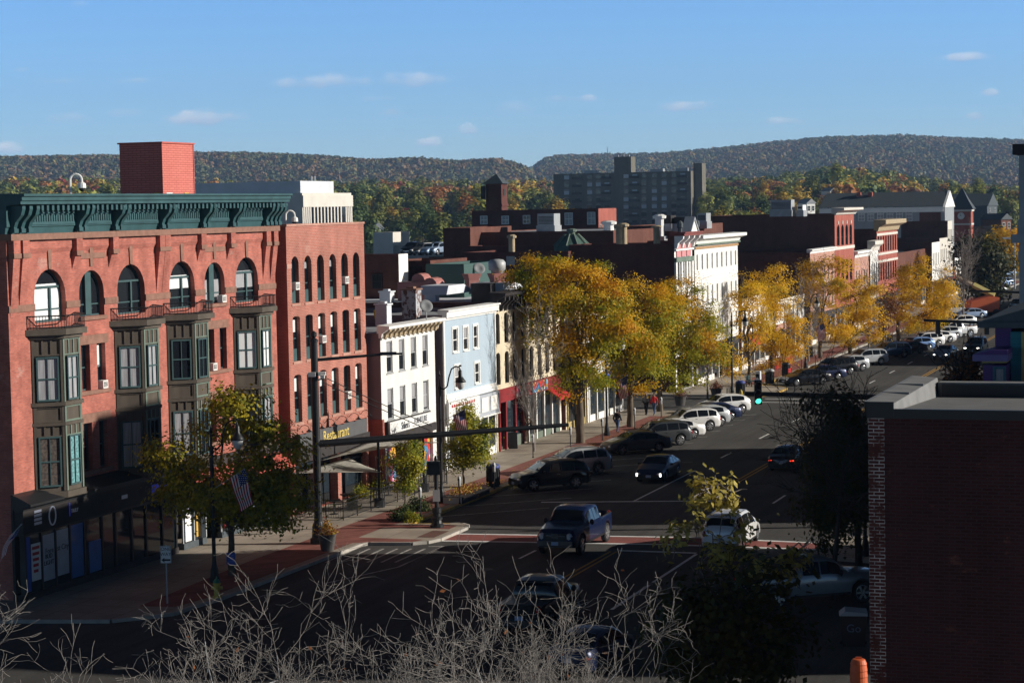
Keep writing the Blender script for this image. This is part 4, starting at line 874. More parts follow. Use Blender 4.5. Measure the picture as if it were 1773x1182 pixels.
sblock('flat_roofed_block', 'wide dark block with grey flat roof and vents in front of the brick mill', 95, 813, 1062, 399, length=24, fm='brick_dark', sm='brick_dark', roof='roof_grey', parapet=.1)
sblock('vented_dark_block', 'dark block with pale sloping roof and rooftop cooling units under the apartment tower', 112, 1074, 1172, 390, length=20, fm='brick_dark', sm='brick_dark', roof='roof_grey', parapet=.1)
# brick mill with lit end
o, W, D_, H = sblock('brick_mill_building', 'long maroon brick mill with sunlit right hand end below the apartment tower', 165, 817, 1036, 361, pxR2=1067, fm='brick_crimson', sm='brick_maroon', wins=((838, 381, 1.0, 1.1, 'curtain', 'white_paint'), (875, 381, 1.0, 1.1, 'curtain', 'white_paint'), (912, 380, 1.0, 1.1, 'glass', 'white_paint'), (985, 379, 1.1, 1.6, 'curtain', 'white_paint'), (1024, 378, 1.1, 1.6, 'curtain', 'white_paint')))
for i in range(6): window(o, W * (.06 + .155 * i), H - 4.4, W * .09, 2.4, 0, 'rm', 'glass', 'limestone', -.03)
# brick tower with pyramid roof
tw = empty('brick_tower', PD(868, 330, 285), ROT); tw.location.z = 0; tag(tw, 'square brick tower with dark pyramid roof and water tank rising from the mill roofs', 'tower'); zE = PD(868, 318, 285).z; wT = 2.2
q = MB(); q.box(0, 0, 0, wT * 1.1, wT, zE); q.box(-.1, -.1, zE - 3.0, wT * 1.1 + .1, wT + .1, zE - 2.7); q.build('shaft', M['brick_maroon'], tw)
q = MB(); a, b = -.35, wT * 1.1 + .35; c_, d_ = -.35, wT + .35; ap = (wT * .55, wT / 2, zE + 1.35); zz = zE
q.poly([(a, c_, zz), (b, c_, zz), ap]); q.poly([(b, c_, zz), (b, d_, zz), ap]); q.poly([(b, d_, zz), (a, d_, zz), ap]); q.poly([(a, d_, zz), (a, c_, zz), ap]); q.poly([(a, c_, zz), (a, d_, zz), (b, d_, zz), (b, c_, zz)]); q.build('roof', M['slate'], tw)
q = MB(); q.box(-.7, wT * .9, zE - 2.0, .1, wT + .45, zE - .3); q.build('tank', M['dark_trim'], tw)
q = MB(); q.box(wT * .35, -.05, zE - 1.6, wT * .75, -.001, zE - .7); q.build('louvre', M['dark_trim'], tw)
# apartment tower
APs = 720
o, W, D_, H = sblock('apartment_tower', 'tall tan concrete apartment block with penthouse box and end stair shaft', APs, 958, 1196, 296, length=16, fm='apt_concrete', sm='apt_concrete', yL=300)
AP = o; tR = on_s(1196, 296, APs)[0]
def apx(px, py): t, z = on_s(px, py, APs); return tR - t, z
wme = MB(); wme.box(-.12, -1.0, 0, 0, 1.0, 1.5, 0); wmesh = wme.mesh('window', [M['glass']]); 
wl_ = MB(); wl_.box(-.10, -1.0, 0, 0, 1.0, 1.5, 0); wlm = wl_.mesh('window', [mat('pale_glint_window', (.55, .57, .60), .5, var=.1)])  # pale colour stands in for lit panes and white glints
hd = MB(); hd.prism([(-1.15 * math.cos(pi * k / 8), .62 * math.sin(pi * k / 8)) for k in range(9)], -.08, 0, 'x'); hdm = hd.mesh('window_arch', [mat('grey_lunette', (.30, .28, .25), .8)])
rnd = random.Random(3); cols = [981, 1021, 1036, 1084, 1115, 1133, 1150, 1167]; rows = [305, 318, 331.5, 345, 358, 371.5, 385]
for px in cols:
    for r_i, py in enumerate(rows):
        y, z = apx(px, py - (px - 960) * .022 + 3); 
        wo = inst(wlm if rnd.random() < .42 else wmesh, 'window', AP, (0, y, z - .75))
        if r_i > 0: inst(hdm, 'window_arch', wo, (0, 0, 1.68))
bal = MB(); bal.box(-1.0, -2.1, 0, 0, 2.1, .15, 0); bal.box(-1.0, -2.1, .151, -.9, 2.1, 1.1, 1); balm = bal.mesh('balcony', [M['apt_concrete'], M['dark_trim']])
for px in (1000, 1051, 1099, 1182):
    for py in rows:
        y, z = apx(px, py - (px - 960) * .022 + 3); b_ = inst(balm, 'balcony', AP, (0, y, z - 1.0)); inst(wlm if rnd.random() < .5 else wmesh, 'window', b_, (.0, 0, .2))
y0, z0 = apx(1061, 298); y1, z1 = apx(1090, 271); q = MB(); q.box(2, y1, H - .3, 8.5, y0, z1); q.build('penthouse', M['apt_concrete'], AP)
for k in (0, 2.2, 4.5): q = MB(); q.box(3, y1 + 1 + k, z1, 3.8, y1 + 1.7 + k, z1 + .8); q.build('roof_vent', M['galv'], AP)
y0, z0 = apx(1193, 300); y1, z1 = apx(1210, 282); q = MB(); q.box(5, y1, 0, 11, y0 - .5, z1); q.build('stair_shaft', M['apt_concrete'], AP)
for px in (1020, 1135, 1178): yy, zz = apx(px, 297); q = MB(); q.box(2, yy - 2.5, H, 5, yy + 2.5, H + 1.2); q.build('roof_vent', M['galv'], AP)
# long slate roofed building
LBs = 335; tR, HE = on_s(1636, 356, LBs); tL, _ = on_s(1419, 360, LBs); Dl = tR - tL; _, HR = on_s(1636, 331, LBs + 7)
LG = empty('slate_roofed_building', S(LBs, tR), ROT); tag(LG, 'long grey building with dark slate gable roof beside the clock tower', 'building')
q = MB(); q.box(0, 0, 0, 14, Dl, HE); q.build('wall', [siding('grey_siding', (.30, .32, .34), .3)], LG)
q = MB(); q.box(-.05, .8, 0, -.002, Dl * .2, HE - 1.3); q.build('brick_panel', M['brick_maroon'], LG)
q = MB(); q.prism([(-.8, HE - .05), (14.8, HE - .05), (7, HR)], .3, Dl, 'y', 0); q.build('roof', M['slate'], LG)
q = MB(); q.prism([(-.9, HE - .3), (14.9, HE - .3), (7, HR + .15)], -.15, .29, 'y', 0); q.box(-.3, .3, HE - 1.2, -.06, Dl, HE - .2, 0); q.build('white_trim', M['white_paint'], LG)
for i in range(11):
    for k in range(2):
        px = 1425 + i * 16.5; 
        if px > 1588: continue
        t, z = on_s(px, 365 + 12 * k, LBs); wo = window(LG, -.06, z - .7, 1.3, 1.4, 0, 'rm', 'curtain', 'white_paint', (tR - t) + .6); wo.rotation_euler.z = -pi / 2
for px in (1487, 1507): t, z = on_s(px, 340, LBs + 5); q = MB(); q.box(4.6, tR - t - .4, HE, 5.8, tR - t + .4, HR + .1); q.build('chimney', M['brick_crimson'], LG)
# clock tower
CTs = 372; tR, zE = on_s(1681, 362, CTs); tL, _ = on_s(1647, 362, CTs); wC = tR - tL
CT = empty('clock_tower', S(CTs, tR), ROT); tag(CT, 'brick clock tower with flared slate spire and white clock face', 'tower')
q = MB(); q.box(0, 0, 0, wC, wC, zE); q.build('shaft', M['brick_crimson'], CT)
q = MB(); _, zb = on_s(1665, 388, CTs); q.box(-.12, -.12, zb - .2, wC + .12, wC + .12, zb + .15); q.box(-.2, -.2, zE - .5, wC + .2, wC + .2, zE - .1); q.build('stone_band', M['limestone'], CT)
_, zA = on_s(1665, 325, CTs + wC / 2); e = .55; prof = [(wC / 2 + e, zE), (wC / 2 + .05, zE + (zA - zE) * .18), (wC * .33, zE + (zA - zE) * .45), (wC * .14, zE + (zA - zE) * .78), (.03, zA)]
q = MB(); cx = wC / 2
for (r0, z0), (r1, z1) in zip(prof[:-1], prof[1:]):
    A = [(cx + sx_ * r0, cx + sy_ * r0, z0) for sx_, sy_ in ((-1, -1), (1, -1), (1, 1), (-1, 1))]; B = [(cx + sx_ * r1, cx + sy_ * r1, z1) for sx_, sy_ in ((-1, -1), (1, -1), (1, 1), (-1, 1))]
    for k in range(4): q.poly([A[k], A[(k + 1) % 4], B[(k + 1) % 4], B[k]])
q.poly([(cx - prof[0][0], cx - prof[0][0], zE), (cx - prof[0][0], cx + prof[0][0], zE), (cx + prof[0][0], cx + prof[0][0], zE), (cx + prof[0][0], cx - prof[0][0], zE)]); q.build('spire', M['slate'], CT)
_, zc = on_s(1662, 374, CTs); rc = wC * .18
q = MB(); q.lathe([(rc, 0), (rc, .1)], 24); q.xf(Matrix.Translation((-.03, wC * .5, zc)) @ Matrix.Rotation(-pi / 2, 4, 'Y')); cf = q.build('clock_face', M['sign_white'], CT)
q = MB(); q.tube([(-.16, wC * .5, zc), (-.16, wC * .5 + rc * .35, zc + rc * .3)], .04, 4); q.tube([(-.16, wC * .5, zc), (-.16, wC * .5 + rc * .1, zc + rc * .7)], .03, 4)
for k in range(12): a = k * pi / 6; q.tube([(-.15, wC * .5 + rc * .78 * math.sin(a), zc + rc * .78 * math.cos(a)), (-.15, wC * .5 + rc * .92 * math.sin(a), zc + rc * .92 * math.cos(a))], .025, 4)
q.build('clock_hand', M['sign_black'], cf)
q = MB(); q.prism([(0, 0), (10, 0), (10, 5.2), (0, 5.2)], -6.2, -.1, 'y'); q.prism([(-.3, 5.2), (10.3, 5.2), (5, 10.5)], -6.4, -.1, 'y'); q.build('nave', M['slate'], CT)
# small houses and roofs among the trees
def house(px, py, Y, w_, d_, h, label, wm_, rm, az=30):
    p = PD(px, py, Y); z0 = 0; o = empty('small_house', (p.x, p.y, 0), R(az)); tag(o, label, 'house'); zt = p.z
    q = MB(); q.box(-w_ / 2, 0, -1, w_ / 2, d_, zt); q.build('wall', M[wm_], o)
    q = MB(); q.prism([(-w_ / 2 - .4, zt), (w_ / 2 + .4, zt), (0, zt + h)], -.3, d_ + .3, 'y'); q.build('roof', M[rm], o)
    for k in (-.25, .25): window(o, w_ * k - .5, zt - 2.2, 1.0, 1.5, 0, 'r', 'glass', 'white_paint', -.06)
0 and house(712, 398, 330, 4.5, 6, 1.6, 'white house wall with rusty red roof behind the parking garage stair tower', 'white_paint', 'terracotta_red', 60)
house(655, 396, 620, 3, 4, 2.0, 'pale gabled house half hidden by trees behind the garage', 'white_paint', 'roof_grey', 20)
house(1443, 331, 900, 4, 5, 1.4, 'white house among the trees above the slate roofed building', 'white_paint', 'roof_grey', 40)
house(1404, 352, 620, 3, 4, 1.3, 'pale house at the tree line just left of the slate roofed building', 'white_paint', 'roof_grey', 30)
house(1718, 356, 560, 12, 14, 3.2, 'dark gabled house beyond the clock tower', 'slate', 'slate', 65)
house(1742, 380, 520, 4, 6, 1.5, 'small brick house at the far end of the street beyond the clock tower', 'brick_dark', 'slate', 40)

# ------------------------------------------------------------------ right-hand side of the street
# near flat-roofed brick building
p0 = PD(1503, 702, 41); s0, t0 = ST(p0); BH = PD(1600, 708, 40.7).z
BB = empty('flat_roofed_brick_building', S(s0, t0), R(71 - 90)); tag(BB, 'dark brick flat roofed building with black metal roof edge close by on the right', 'building')
# local x runs to the right (n), local y runs along the street (e)
Wb, Db = 14.0, 6.2
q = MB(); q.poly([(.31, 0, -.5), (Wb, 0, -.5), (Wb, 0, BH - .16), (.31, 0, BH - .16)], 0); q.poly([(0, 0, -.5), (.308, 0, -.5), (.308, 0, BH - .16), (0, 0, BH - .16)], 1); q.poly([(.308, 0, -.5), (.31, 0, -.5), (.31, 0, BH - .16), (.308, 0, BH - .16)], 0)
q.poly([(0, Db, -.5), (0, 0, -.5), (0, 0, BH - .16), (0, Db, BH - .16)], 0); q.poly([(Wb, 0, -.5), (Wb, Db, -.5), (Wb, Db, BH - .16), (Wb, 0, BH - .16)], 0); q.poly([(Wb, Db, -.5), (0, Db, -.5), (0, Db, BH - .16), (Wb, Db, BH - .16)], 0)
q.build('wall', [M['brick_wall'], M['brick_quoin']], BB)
q = MB(); q.box(-.02, -.04, BH - .18, Wb, .06, BH, 0); q.box(-.05, -.05, BH - .14, .5, -.041, BH + .14, 0); q.box(-.06, -.05, BH - .14, -.02, Db, BH + .14, 0); q.build('fascia', M['black_paint'], BB)
q = MB(); q.prism([(-.065, BH + .142), (.48, BH + .10), (.50, BH + .02), (.56, BH - .30), (-.019, BH - .30)], .061, Db, 'y', 0); q.prism([(-.065, BH + .142), (.48, BH + .10), (.50, BH + .02), (.50, BH - .1), (-.019, BH - .1)], -.039, .0605, 'y', 0)
for k in (2.0, 4.0): q.box(-.066, k, BH + .1, .49, k + .03, BH + .147, 0)
q.box(.56, Db - .45, BH - .3, Wb, Db, BH + .03, 0); q.build('coping', mat('weathered_coping', (.19, .19, .19), .8, var=.18, scale=1.5), BB)
q = MB(); q.poly([(.56, .06, BH - .03), (Wb, .06, BH - .03), (Wb, Db - .45, BH - .28), (.56, Db - .45, BH - .28)]); q.build('roof', mat('grey_roof_felt', (.15, .15, .15), .9, var=.15), BB)
q = MB(); q.box(.65, Db - .56, BH - .29, Wb, Db - .452, BH - .0, 0); q.build('roof_upstand', M['black_paint'], BB)
# purple and teal house
s1 = -37.0; tp, zp = on_s(1723, 566, s1); PU = empty('purple_house', S(s1, tp), R(71 - 90)); tag(PU, 'purple and teal painted house with slate roof and lavender bay behind the flat brick roof', 'house')
zR = zp; tw_, _ = on_s(1751, 566, s1); wp = tw_ - tp
q = MB(); q.box(0, 0, 0, wp, 9, zR, 0); q.build('wall', M['purple'], PU)
q = MB(); q.box(wp + .002, -.25, 0, wp + 6, 9, zR - .12, 0); q.build('wing_wall', M['teal_siding'], PU); q = MB(); q.box(wp + .30, -.3, 0, wp + .42, -.251, zR - .12); q.build('corner_board', M['ochre'], PU)
q = MB(); q.box(-.42, -.5, zR, wp + 6.3, 9.4, zR + .16); q.prism([(-.42, zR + .16), (wp + 6.3, zR + .16), (wp + 6.3, zR + .62), (1.2, zR + .62)], -.4, 9.3, 'y'); q.build('roof', M['slate'], PU)
tb, zb1 = on_s(1686, 613, s1 - 1.2); tb2, zb2 = on_s(1702, 628, s1 - 1.2)
q = MB(); q.box(tb2 - tp, -1.2, 0, wp - .02, -.002, zb1 - .3, 0); q.box(tb2 - tp - .03, -1.23, zb2, wp - .01, -.002, zb1 - .18, 1); q.build('bay', [M['purple'], M['ochre']], PU)
q = MB(); q.box(tb - tp, -1.5, zb1 - .17, wp + .05, -.003, zb1, 0); q.prism([(tb - tp, zb1), (wp + .05, zb1), (wp + .05, zb1 + .14), (tb - tp + .5, zb1 + .14)], -1.45, -.003, 'y', 1); q.build('bay_roof', [M['lavender'], M['purple']], PU)
tw1, zw1 = on_s(1719, 634, s1 - 1.25); tw2, zw2 = on_s(1742, 668, s1 - 1.25); window(PU, tw1 - tp, zw2 - .3, tw2 - tw1, zw1 - zw2 + .3, 0, 'r', 'curtain', 'teal_frame' if 'teal_frame' in M.keys() else M.setdefault('teal_frame', mat('teal_frame', (.06, .14, .18), .6, var=0)) and 'teal_frame', -1.26)
# tall trimmed building at the edge
s1 = -14.8; tc_, zc_ = on_s(1767.5, 300, s1); _, zt_ = on_s(1767, 268, s1); TB = empty('tall_trimmed_building', S(s1, tc_), R(71 - 90)); tag(TB, 'tall grey trimmed building just entering the picture at its right edge', 'building')
ops_ = []
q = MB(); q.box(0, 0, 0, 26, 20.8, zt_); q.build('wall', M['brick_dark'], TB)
q = MB(); q.box(-.06, -.12, 0, .25, .3, zt_ - .02, 0); _, za = on_s(1767, 380, s1); _, zb_ = on_s(1767, 392, s1); _, zc1 = on_s(1767, 440, s1)
q.box(-.12, -.2, zb_ - .3, .35, .35, za, 0); q.box(-.34, -.4, zb_ - .62, 1.2, .4, zb_ - .3, 0); q.box(-.1, -.15, zc1 - .2, .3, .35, zc1 + .1, 0); q.build('corner_pilaster', mat('pale_grey_trim', (.30, .31, .34), .6, var=.05), TB)
q = MB(); q.box(-.28, -.3, zt_, 26, 21.1, zt_ + .4); q.build('cornice', M['dark_trim'], TB)
q = MB(); q.box(3, 15.8, zt_ - .5, 8, 20.4, zt_ + 5.2); q.build('unseen_shade_block', M['brick_dark'], TB)  # out of view, added to throw shade on the second bay opposite
for i in range(7):
    for v in (4.8, 8.6, 12.4): wo = window(TB, -.05, v, 1.1, 2.2, 0, 'r', 'glass', 'alum', 2.0 + 2.2 * i + 1.1); wo.rotation_euler.z = -pi / 2
def right_row(name, label, s0, s1, t, H, D_, fm, rows, **k):  # rows out of view; spans, depths and heights shaped by the street's shade
    o = empty(name, S(s1, t), ROT + pi); tag(o, label, 'building'); W = s1 - s0; n = max(2, int(W / 2.6)); pit = W / n; ops = [(.4, W - .4, .15, 2.9, 0)]
    for v, h in rows:
        for i in range(n): ops.append((pit * (i + .5) - .5, pit * (i + .5) + .5, v, v + h, 0))
    body(o, W, D_, H, ops, fm, 'brick_dark')
    for v, h in rows:
        for i in range(n): window(o, pit * (i + .5) - .5, v, 1.0, h, 0, 'r', 'glass', 'white_paint', .15)
    g = MB(); g.box(.4, .2, .15, W - .4, .25, 2.9); g.build('shop_window', M['glass_blue'], o); return o
right_row('unseen_tan_building', 'unseen tan brick building added behind the flat roofed one to shade the sapling', -49, -38.5, 24.6, 12.0, 18, 'brick_pink', [(4.4, 1.8), (8.0, 1.8)])  # added out of view so the sapling darkens below its top
right_row('red_row_building', 'three storey red brick row facing the restaurant across the street', 16.6, 49.8, 20.0, 12.2, 7, 'brick_crimson', [(4.2, 1.9), (7.8, 1.9)])
right_row('low_shop_row', 'single storey shop row across the street from the gold trees', 50.0, 100, 20.0, 3.9, 16, 'limestone', [])
right_row('brown_shop_row', 'low brown brick shop row across from the long white building', 100.2, 124, 20.0, 4.2, 16, 'brick_dark', [])
right_row('long_row_building', 'long red brick row across from the low shops', 125, 144, 20.0, 10.5, 16, 'brick_crimson', [(4.2, 1.9), (7.4, 1.9)])
right_row('far_row_building', 'far red brick row across from the arched brick building', 212, 260, 20.0, 11.0, 16, 'brick_pink', [(4.2, 1.9), (7.6, 1.9)])

# ------------------------------------------------------------------ roof furniture
def at(o, px, py, Y): o.location = PD(px, py, Y); return o
RBm = wmat(RB)
q = MB(); q.box(0, 0, 0, 4.4, 3.9, 4.4, 0)
q.box(.3, -.02, .5, .9, -.003, 1.0, 1); q.box(3.3, -.02, .5, 3.8, -.003, 1.0, 2); q.box(-.02, .6, .5, -.003, 1.3, 1.0, 2); q.box(-.02, 2.9, .5, -.003, 3.5, .9, 1)
def redbox():
    c = PD(282, 334, 112); o = empty('roof_enclosure', (c.x, c.y, 0), R(70)); 
    zt = PD(282, 248, 112).z; zb = 16.85; dl = (282 - 199) / F_PX * 112 / math.cos(R(2)); dr = 3.4
    q = MB(); q.box(0, 0, zb, dr, dl, zt, 0); q.box(.35, -.03, zb + .3, 1.0, -.003, zb + .75, 1); q.box(2.3, -.03, zb + .3, 2.75, -.003, zb + .75, 2); q.box(-.03, dl * .08, zb + .3, -.003, dl * .2, zb + .75, 2); q.box(-.03, dl * .75, zb + .3, -.003, dl * .88, zb + .75, 1)
    for a in (0, 1): q.box(-.04 if a == 0 else dr - .02, -.04, zb, .05 if a == 0 else dr + .04, .05, zt + .02, 0)
    mt = brick('red_brick_cladding', (.62, .20, .165), (.57, .175, .145), (.36, .09, .075), bw=.5, bh=.12, msize=.013, var=.04, stain=.03)
    q.build('cladding', [mt, M['sign_white'], M['yellow_paint']], o)
    q = MB(); q.box(-.08, -.08, zt, dr + .08, dl + .08, zt + .08); q.build('cap', M['terracotta_red'], o)
    tag(o, 'big red box enclosure standing on the flat roof of the corner building', 'roof enclosure')
redbox()
def camera_mast(px, pyb, pyt, Y, label, flip=1):
    b = PD(px, pyb, Y); h = PD(px, pyt, Y).z - b.z; o = empty('security_camera', b, R(10)); tag(o, label, 'camera')
    q = MB(); a = h * .32; q.tube([(0, 0, -.6), (0, 0, h * .72)] + [(a * flip * (1 - math.cos(k * pi / 8)), 0, h * .72 + a * math.sin(k * pi / 8)) for k in range(1, 9)] + [(2 * a * flip, 0, h * .52)], .055, 7); q.box(-.2, -.2, -.62, .2, .2, -.55); q.build('gooseneck', M['white_paint'], o)
    q = MB(); q.lathe([(.06, .12), (.17, .05), (.19, -.15), (.15, -.16)], 10, (2 * a * flip, 0, h * .45)); q.build('housing', M['white_paint'], o)
    q = MB(); q.lathe([(.14, -.17), (.12, -.25), (.05, -.31), (.01, -.32)], 10, (2 * a * flip, 0, h * .45)); q.build('dome', M['black_paint'], o)
camera_mast(122, 334, 303, 97, 'white gooseneck security camera on the cornice left of the red box')
camera_mast(495, 390, 366, 116, 'white gooseneck security camera at the edge of the restaurant roof')
def chimney(px, pyb, pyt, Y, w_, mt, label, name='chimney'):
    b = PD(px, pyb, Y); h = PD(px, pyt, Y).z - b.z; o = empty(name, b, ROT); q = MB(); q.box(-w_ / 2, -w_ / 2, -.4, w_ / 2, w_ / 2, h); q.build('stack', M[mt], o); q = MB(); q.box(-w_ / 2 - .07, -w_ / 2 - .07, h, w_ / 2 + .07, w_ / 2 + .07, h + .1); q.box(-w_ / 4, -w_ / 4, h + .1, w_ / 4, w_ / 4, h + .22); q.build('cap', M['brownstone' if mt == 'flaked' else mt], o); tag(o, label, 'chimney'); return o
if 'flaked' not in M:
    mt, n2, b_ = new_mat('flaking_painted_brick'); b_.inputs['Roughness'].default_value = .9; f_ = noise_fac(n2, 3.5, (1, 1, 1), 5, .7); n2.links.new(ramp(n2, f_, (.12, .06, .05), (.42, .43, .46), .44, .5), b_.inputs['Base Color']); M['flaked'] = mt
    mt = mat('yellow_drum', (.60, .47, .05), .5, var=.05); M['yellow_drum'] = mt
chimney(713, 540, 502, 134, .95, 'flaked', 'flaking white brick chimney on the roof of the furniture store')
chimney(664, 552, 528, 128, .75, 'roof_white', 'stubby white chimney beside the yellow drum on the store roof'); chimney(670, 520, 506, 150, .8, 'roof_white', 'small pale chimney at the rear of the store roofs'); chimney(748, 520, 504, 150, .8, 'roof_white', 'small pale chimney beside the pink roof duct')
q = MB(); q.lathe([(.28, 0), (.30, .1), (.28, .2), (.30, .4), (.28, .62)], 12); q.xf(Matrix.Rotation(R(80), 4, 'Y')); o = q.build('yellow_drum', M['yellow_drum'], smooth=True); at(o, 648, 545, 129); tag(o, 'yellow drum lying on the grey roof behind the furniture store cornice', 'drum')
def dish(px, py, Y, r, label, az=200):
    o = empty('satellite_dish', PD(px, py, Y), R(az)); q = MB(); pr_ = [(r * k / 5, .32 * r * (k / 5) ** 2) for k in range(6)]
    n = 0; q.lathe([(.02, 0)] + pr_[1:] + [(r * .98, .33 * r + .01), (r * .5, .11 * r), (.01, .02)], 16); q.xf(Matrix.Rotation(R(-62), 4, 'X')); q.build('dish', M['dish_grey'] if 'dish_grey' in M else M.setdefault('dish_grey', mat('dish_grey', (.24, .25, .26), .6)), o, smooth=True)
    q = MB(); q.tube([(0, -.02, -.02), (0, .1, -.3), (0, .1, -.8)], .035, 6); q.tube([(0, .05, -.2), (0, -.55 * r - .2, -.1 * r), (0, -.9 * r, .35 * r)], .02, 5); q.build('bracket', M['galv'], o); tag(o, label, 'satellite dish')
dish(737, 531, 130, .42, 'grey satellite dish on the pale roof above the furniture store sign'); dish(829, 466, 158, .45, 'grey satellite dish on a mast beside the white roof turbine')
def duct():
    o = empty('roof_duct', PD(728, 500, 152), ROT); tag(o, 'pink painted roof duct with two hooded outlets', 'duct'); q = MB(); q.box(-.4, -.6, -.8, 1.2, 1.6, .5); q.tube([(-.5, -.9, .25), (1.1, -.9, .25)], .55, 12); q.tube([(-.2, .1, .6), (1.2, .1, .6)], .5, 12); q.build('duct_run', M['pink_duct'], o)
duct()
def flared(px, pyb, pyt, Y, label, turb):
    b = PD(px, pyb, Y); h = PD(px, pyt, Y).z - b.z; o = empty('roof_exhaust', b, ROT); tag(o, label, 'roof vent'); q = MB(); n0 = len(q.v); q.lathe([(.5, -.4), (.55, .2), (.75, h)], 4); q.build('plinth', M['pink_duct'], o)
    if turb: q = MB(); q.lathe([(.4, h), (.42, h + .15), (.6, h + .25), (.62, h + .75), (.45, h + .95), (.1, h + 1.0)], 14); q.build('turbine', M['alum'], o, smooth=True)
flared(861, 490, 473, 150, 'pink flared roof exhaust topped by a round white turbine', True); flared(817, 490, 474, 152, 'plain pink flared roof plinth left of the turbine', False)
# low white membrane ridges behind the blue building
for i, (pxa, pxb, py0, py1, Y, lb) in enumerate(((762, 812, 506, 491, 147, 'pale blue white ridge of roofing left of the dark vent box'), (845, 905, 505, 487, 152, 'pale white folded roof ridge behind the cream cornice'))):
    a = PD(pxa, py0, Y); b_ = PD(pxb, py0, Y); zt = PD(pxa, py1, Y).z; ln = (b_ - a).length; q = MB(); q.prism([(-1.2, 0), (4.0, 0), (3.6, zt - a.z), (.6, zt - a.z)], 0, ln, 'y'); q.xf(Matrix.Rotation(-pi / 2, 4, 'Z')); o = q.build('roof_monitor', M['roof_white'], loc=a, rz=R(-19)); tag(o, lb, 'roof ridge')
a = PD(816, 510, 146); q = MB(); q.box(0, 0, -.6, 1.4, 1.05, .75); o = q.build('vent_box', M['dark_trim'], loc=a, rz=R(-19)); tag(o, 'dark boxy roof vent between two pale ridges', 'roof vent')
# domed green skylight
o = empty('green_skylight', PD(990, 424, 196), ROT); tag(o, 'green copper skylight with ribbed pyramid roof and small round cap', 'skylight'); q = MB(); q.lathe([(1.65, -1.6), (1.65, -.05), (.6, .95), (.55, 1.0)], 10); q.build('pyramid', mat('verdigris', (.07, .125, .105), .7, var=.3, scale=1.5), o); q = MB()
for k in range(10): a = k * 2 * pi / 10; q.tube([(1.68 * math.cos(a), 1.68 * math.sin(a), -.05), (.6 * math.cos(a), .6 * math.sin(a), 1.0)], .07, 4)
q.lathe([(.32, .9), (.32, 1.15), (.46, 1.2), (.46, 1.42), (.25, 1.5)], 10); q.build('cap', M['bay_green'], o)
def vent(px, pyb, pyt, Y, r, mt, label, kind=0):
    b = PD(px, pyb, Y); h = PD(px, pyt, Y).z - b.z; o = empty('roof_vent', b, ROT); tag(o, label, 'roof vent'); q = MB()
    q.lathe([(r, -1.6), (r, h * .6), (r * 1.5, h * .62), (r * 1.55, h * .85), (r * .8, h)], 10); q.build('cowl', M[mt], o, smooth=False); q = MB(); q.box(-r * 1.4, -r * 1.4, -1.9, r * 1.4, r * 1.4, -1.1); q.build('kerb_box', M['galv'], o)
vent(886, 422, 406, 190, .28, 'cornice_tan', 'tan roof vent pipe on the long dark annexe'); vent(1073, 404, 388, 192, .35, 'cornice_tan', 'left of the twin tan vent stacks above the dark brick wall'); vent(1079, 402, 386, 192, .35, 'cornice_tan', 'right of the twin tan vent stacks above the dark brick wall'); vent(1054, 398, 382, 205, .5, 'white_paint', 'fat white roof ventilator in front of the mill end'); vent(1142, 390, 371, 215, .45, 'white_paint', 'white curved roof ventilator by the black cooling units')
vent(1137, 402, 390, 190, .3, 'cornice_tan', 'single tan vent stack left of the Victorian gable')
def acbox(px, pyb, pyt, wpx, Y, mt, label, legs=True):
    b = PD(px, pyb, Y); h = PD(px, pyt, Y).z - b.z; w_ = wpx / F_PX * Y; o = empty('rooftop_unit', b, ROT); tag(o, label, 'cooling unit'); q = MB(); q.box(0, -w_ / 2, .15, 2.0, w_ / 2, h); q.build('casing', M[mt], o); q = MB()
    for k in range(6): q.box(-.02, -w_ / 2 + .1, .3 + k * (h - .5) / 6, -.002, w_ / 2 - .1, .36 + k * (h - .5) / 6)
    q.build('louvre', M['dark_trim'], o); q = MB(); q.box(-.1, -w_ / 2 - .1, -.6, 2.1, w_ / 2 + .1, .149); q.build('frame', M['galv'], o)
acbox(945, 393, 370, 30, 210, 'galv', 'grey rooftop unit with slanted white hood before the mill'); acbox(1154, 390, 373, 16, 215, 'dark_trim', 'black square cooling unit above the dark block'); acbox(1178, 390, 376, 22, 215, 'dark_trim', 'wide black cooling unit behind the Victorian gable'); acbox(1215, 386, 369, 16, 225, 'galv', 'grey green rooftop unit at the foot of the apartment stair shaft'); acbox(1352, 366, 346, 36, 250, 'galv', 'large grey cooling unit on the arched brick building roof'); acbox(1330, 437, 417, 17, 262, 'galv', 'pale blue grey roof box with a weather vane on the pink brick block'); acbox(1385, 366, 355, 10, 250, 'white_paint', 'white hooded duct beside the large grey cooling unit')
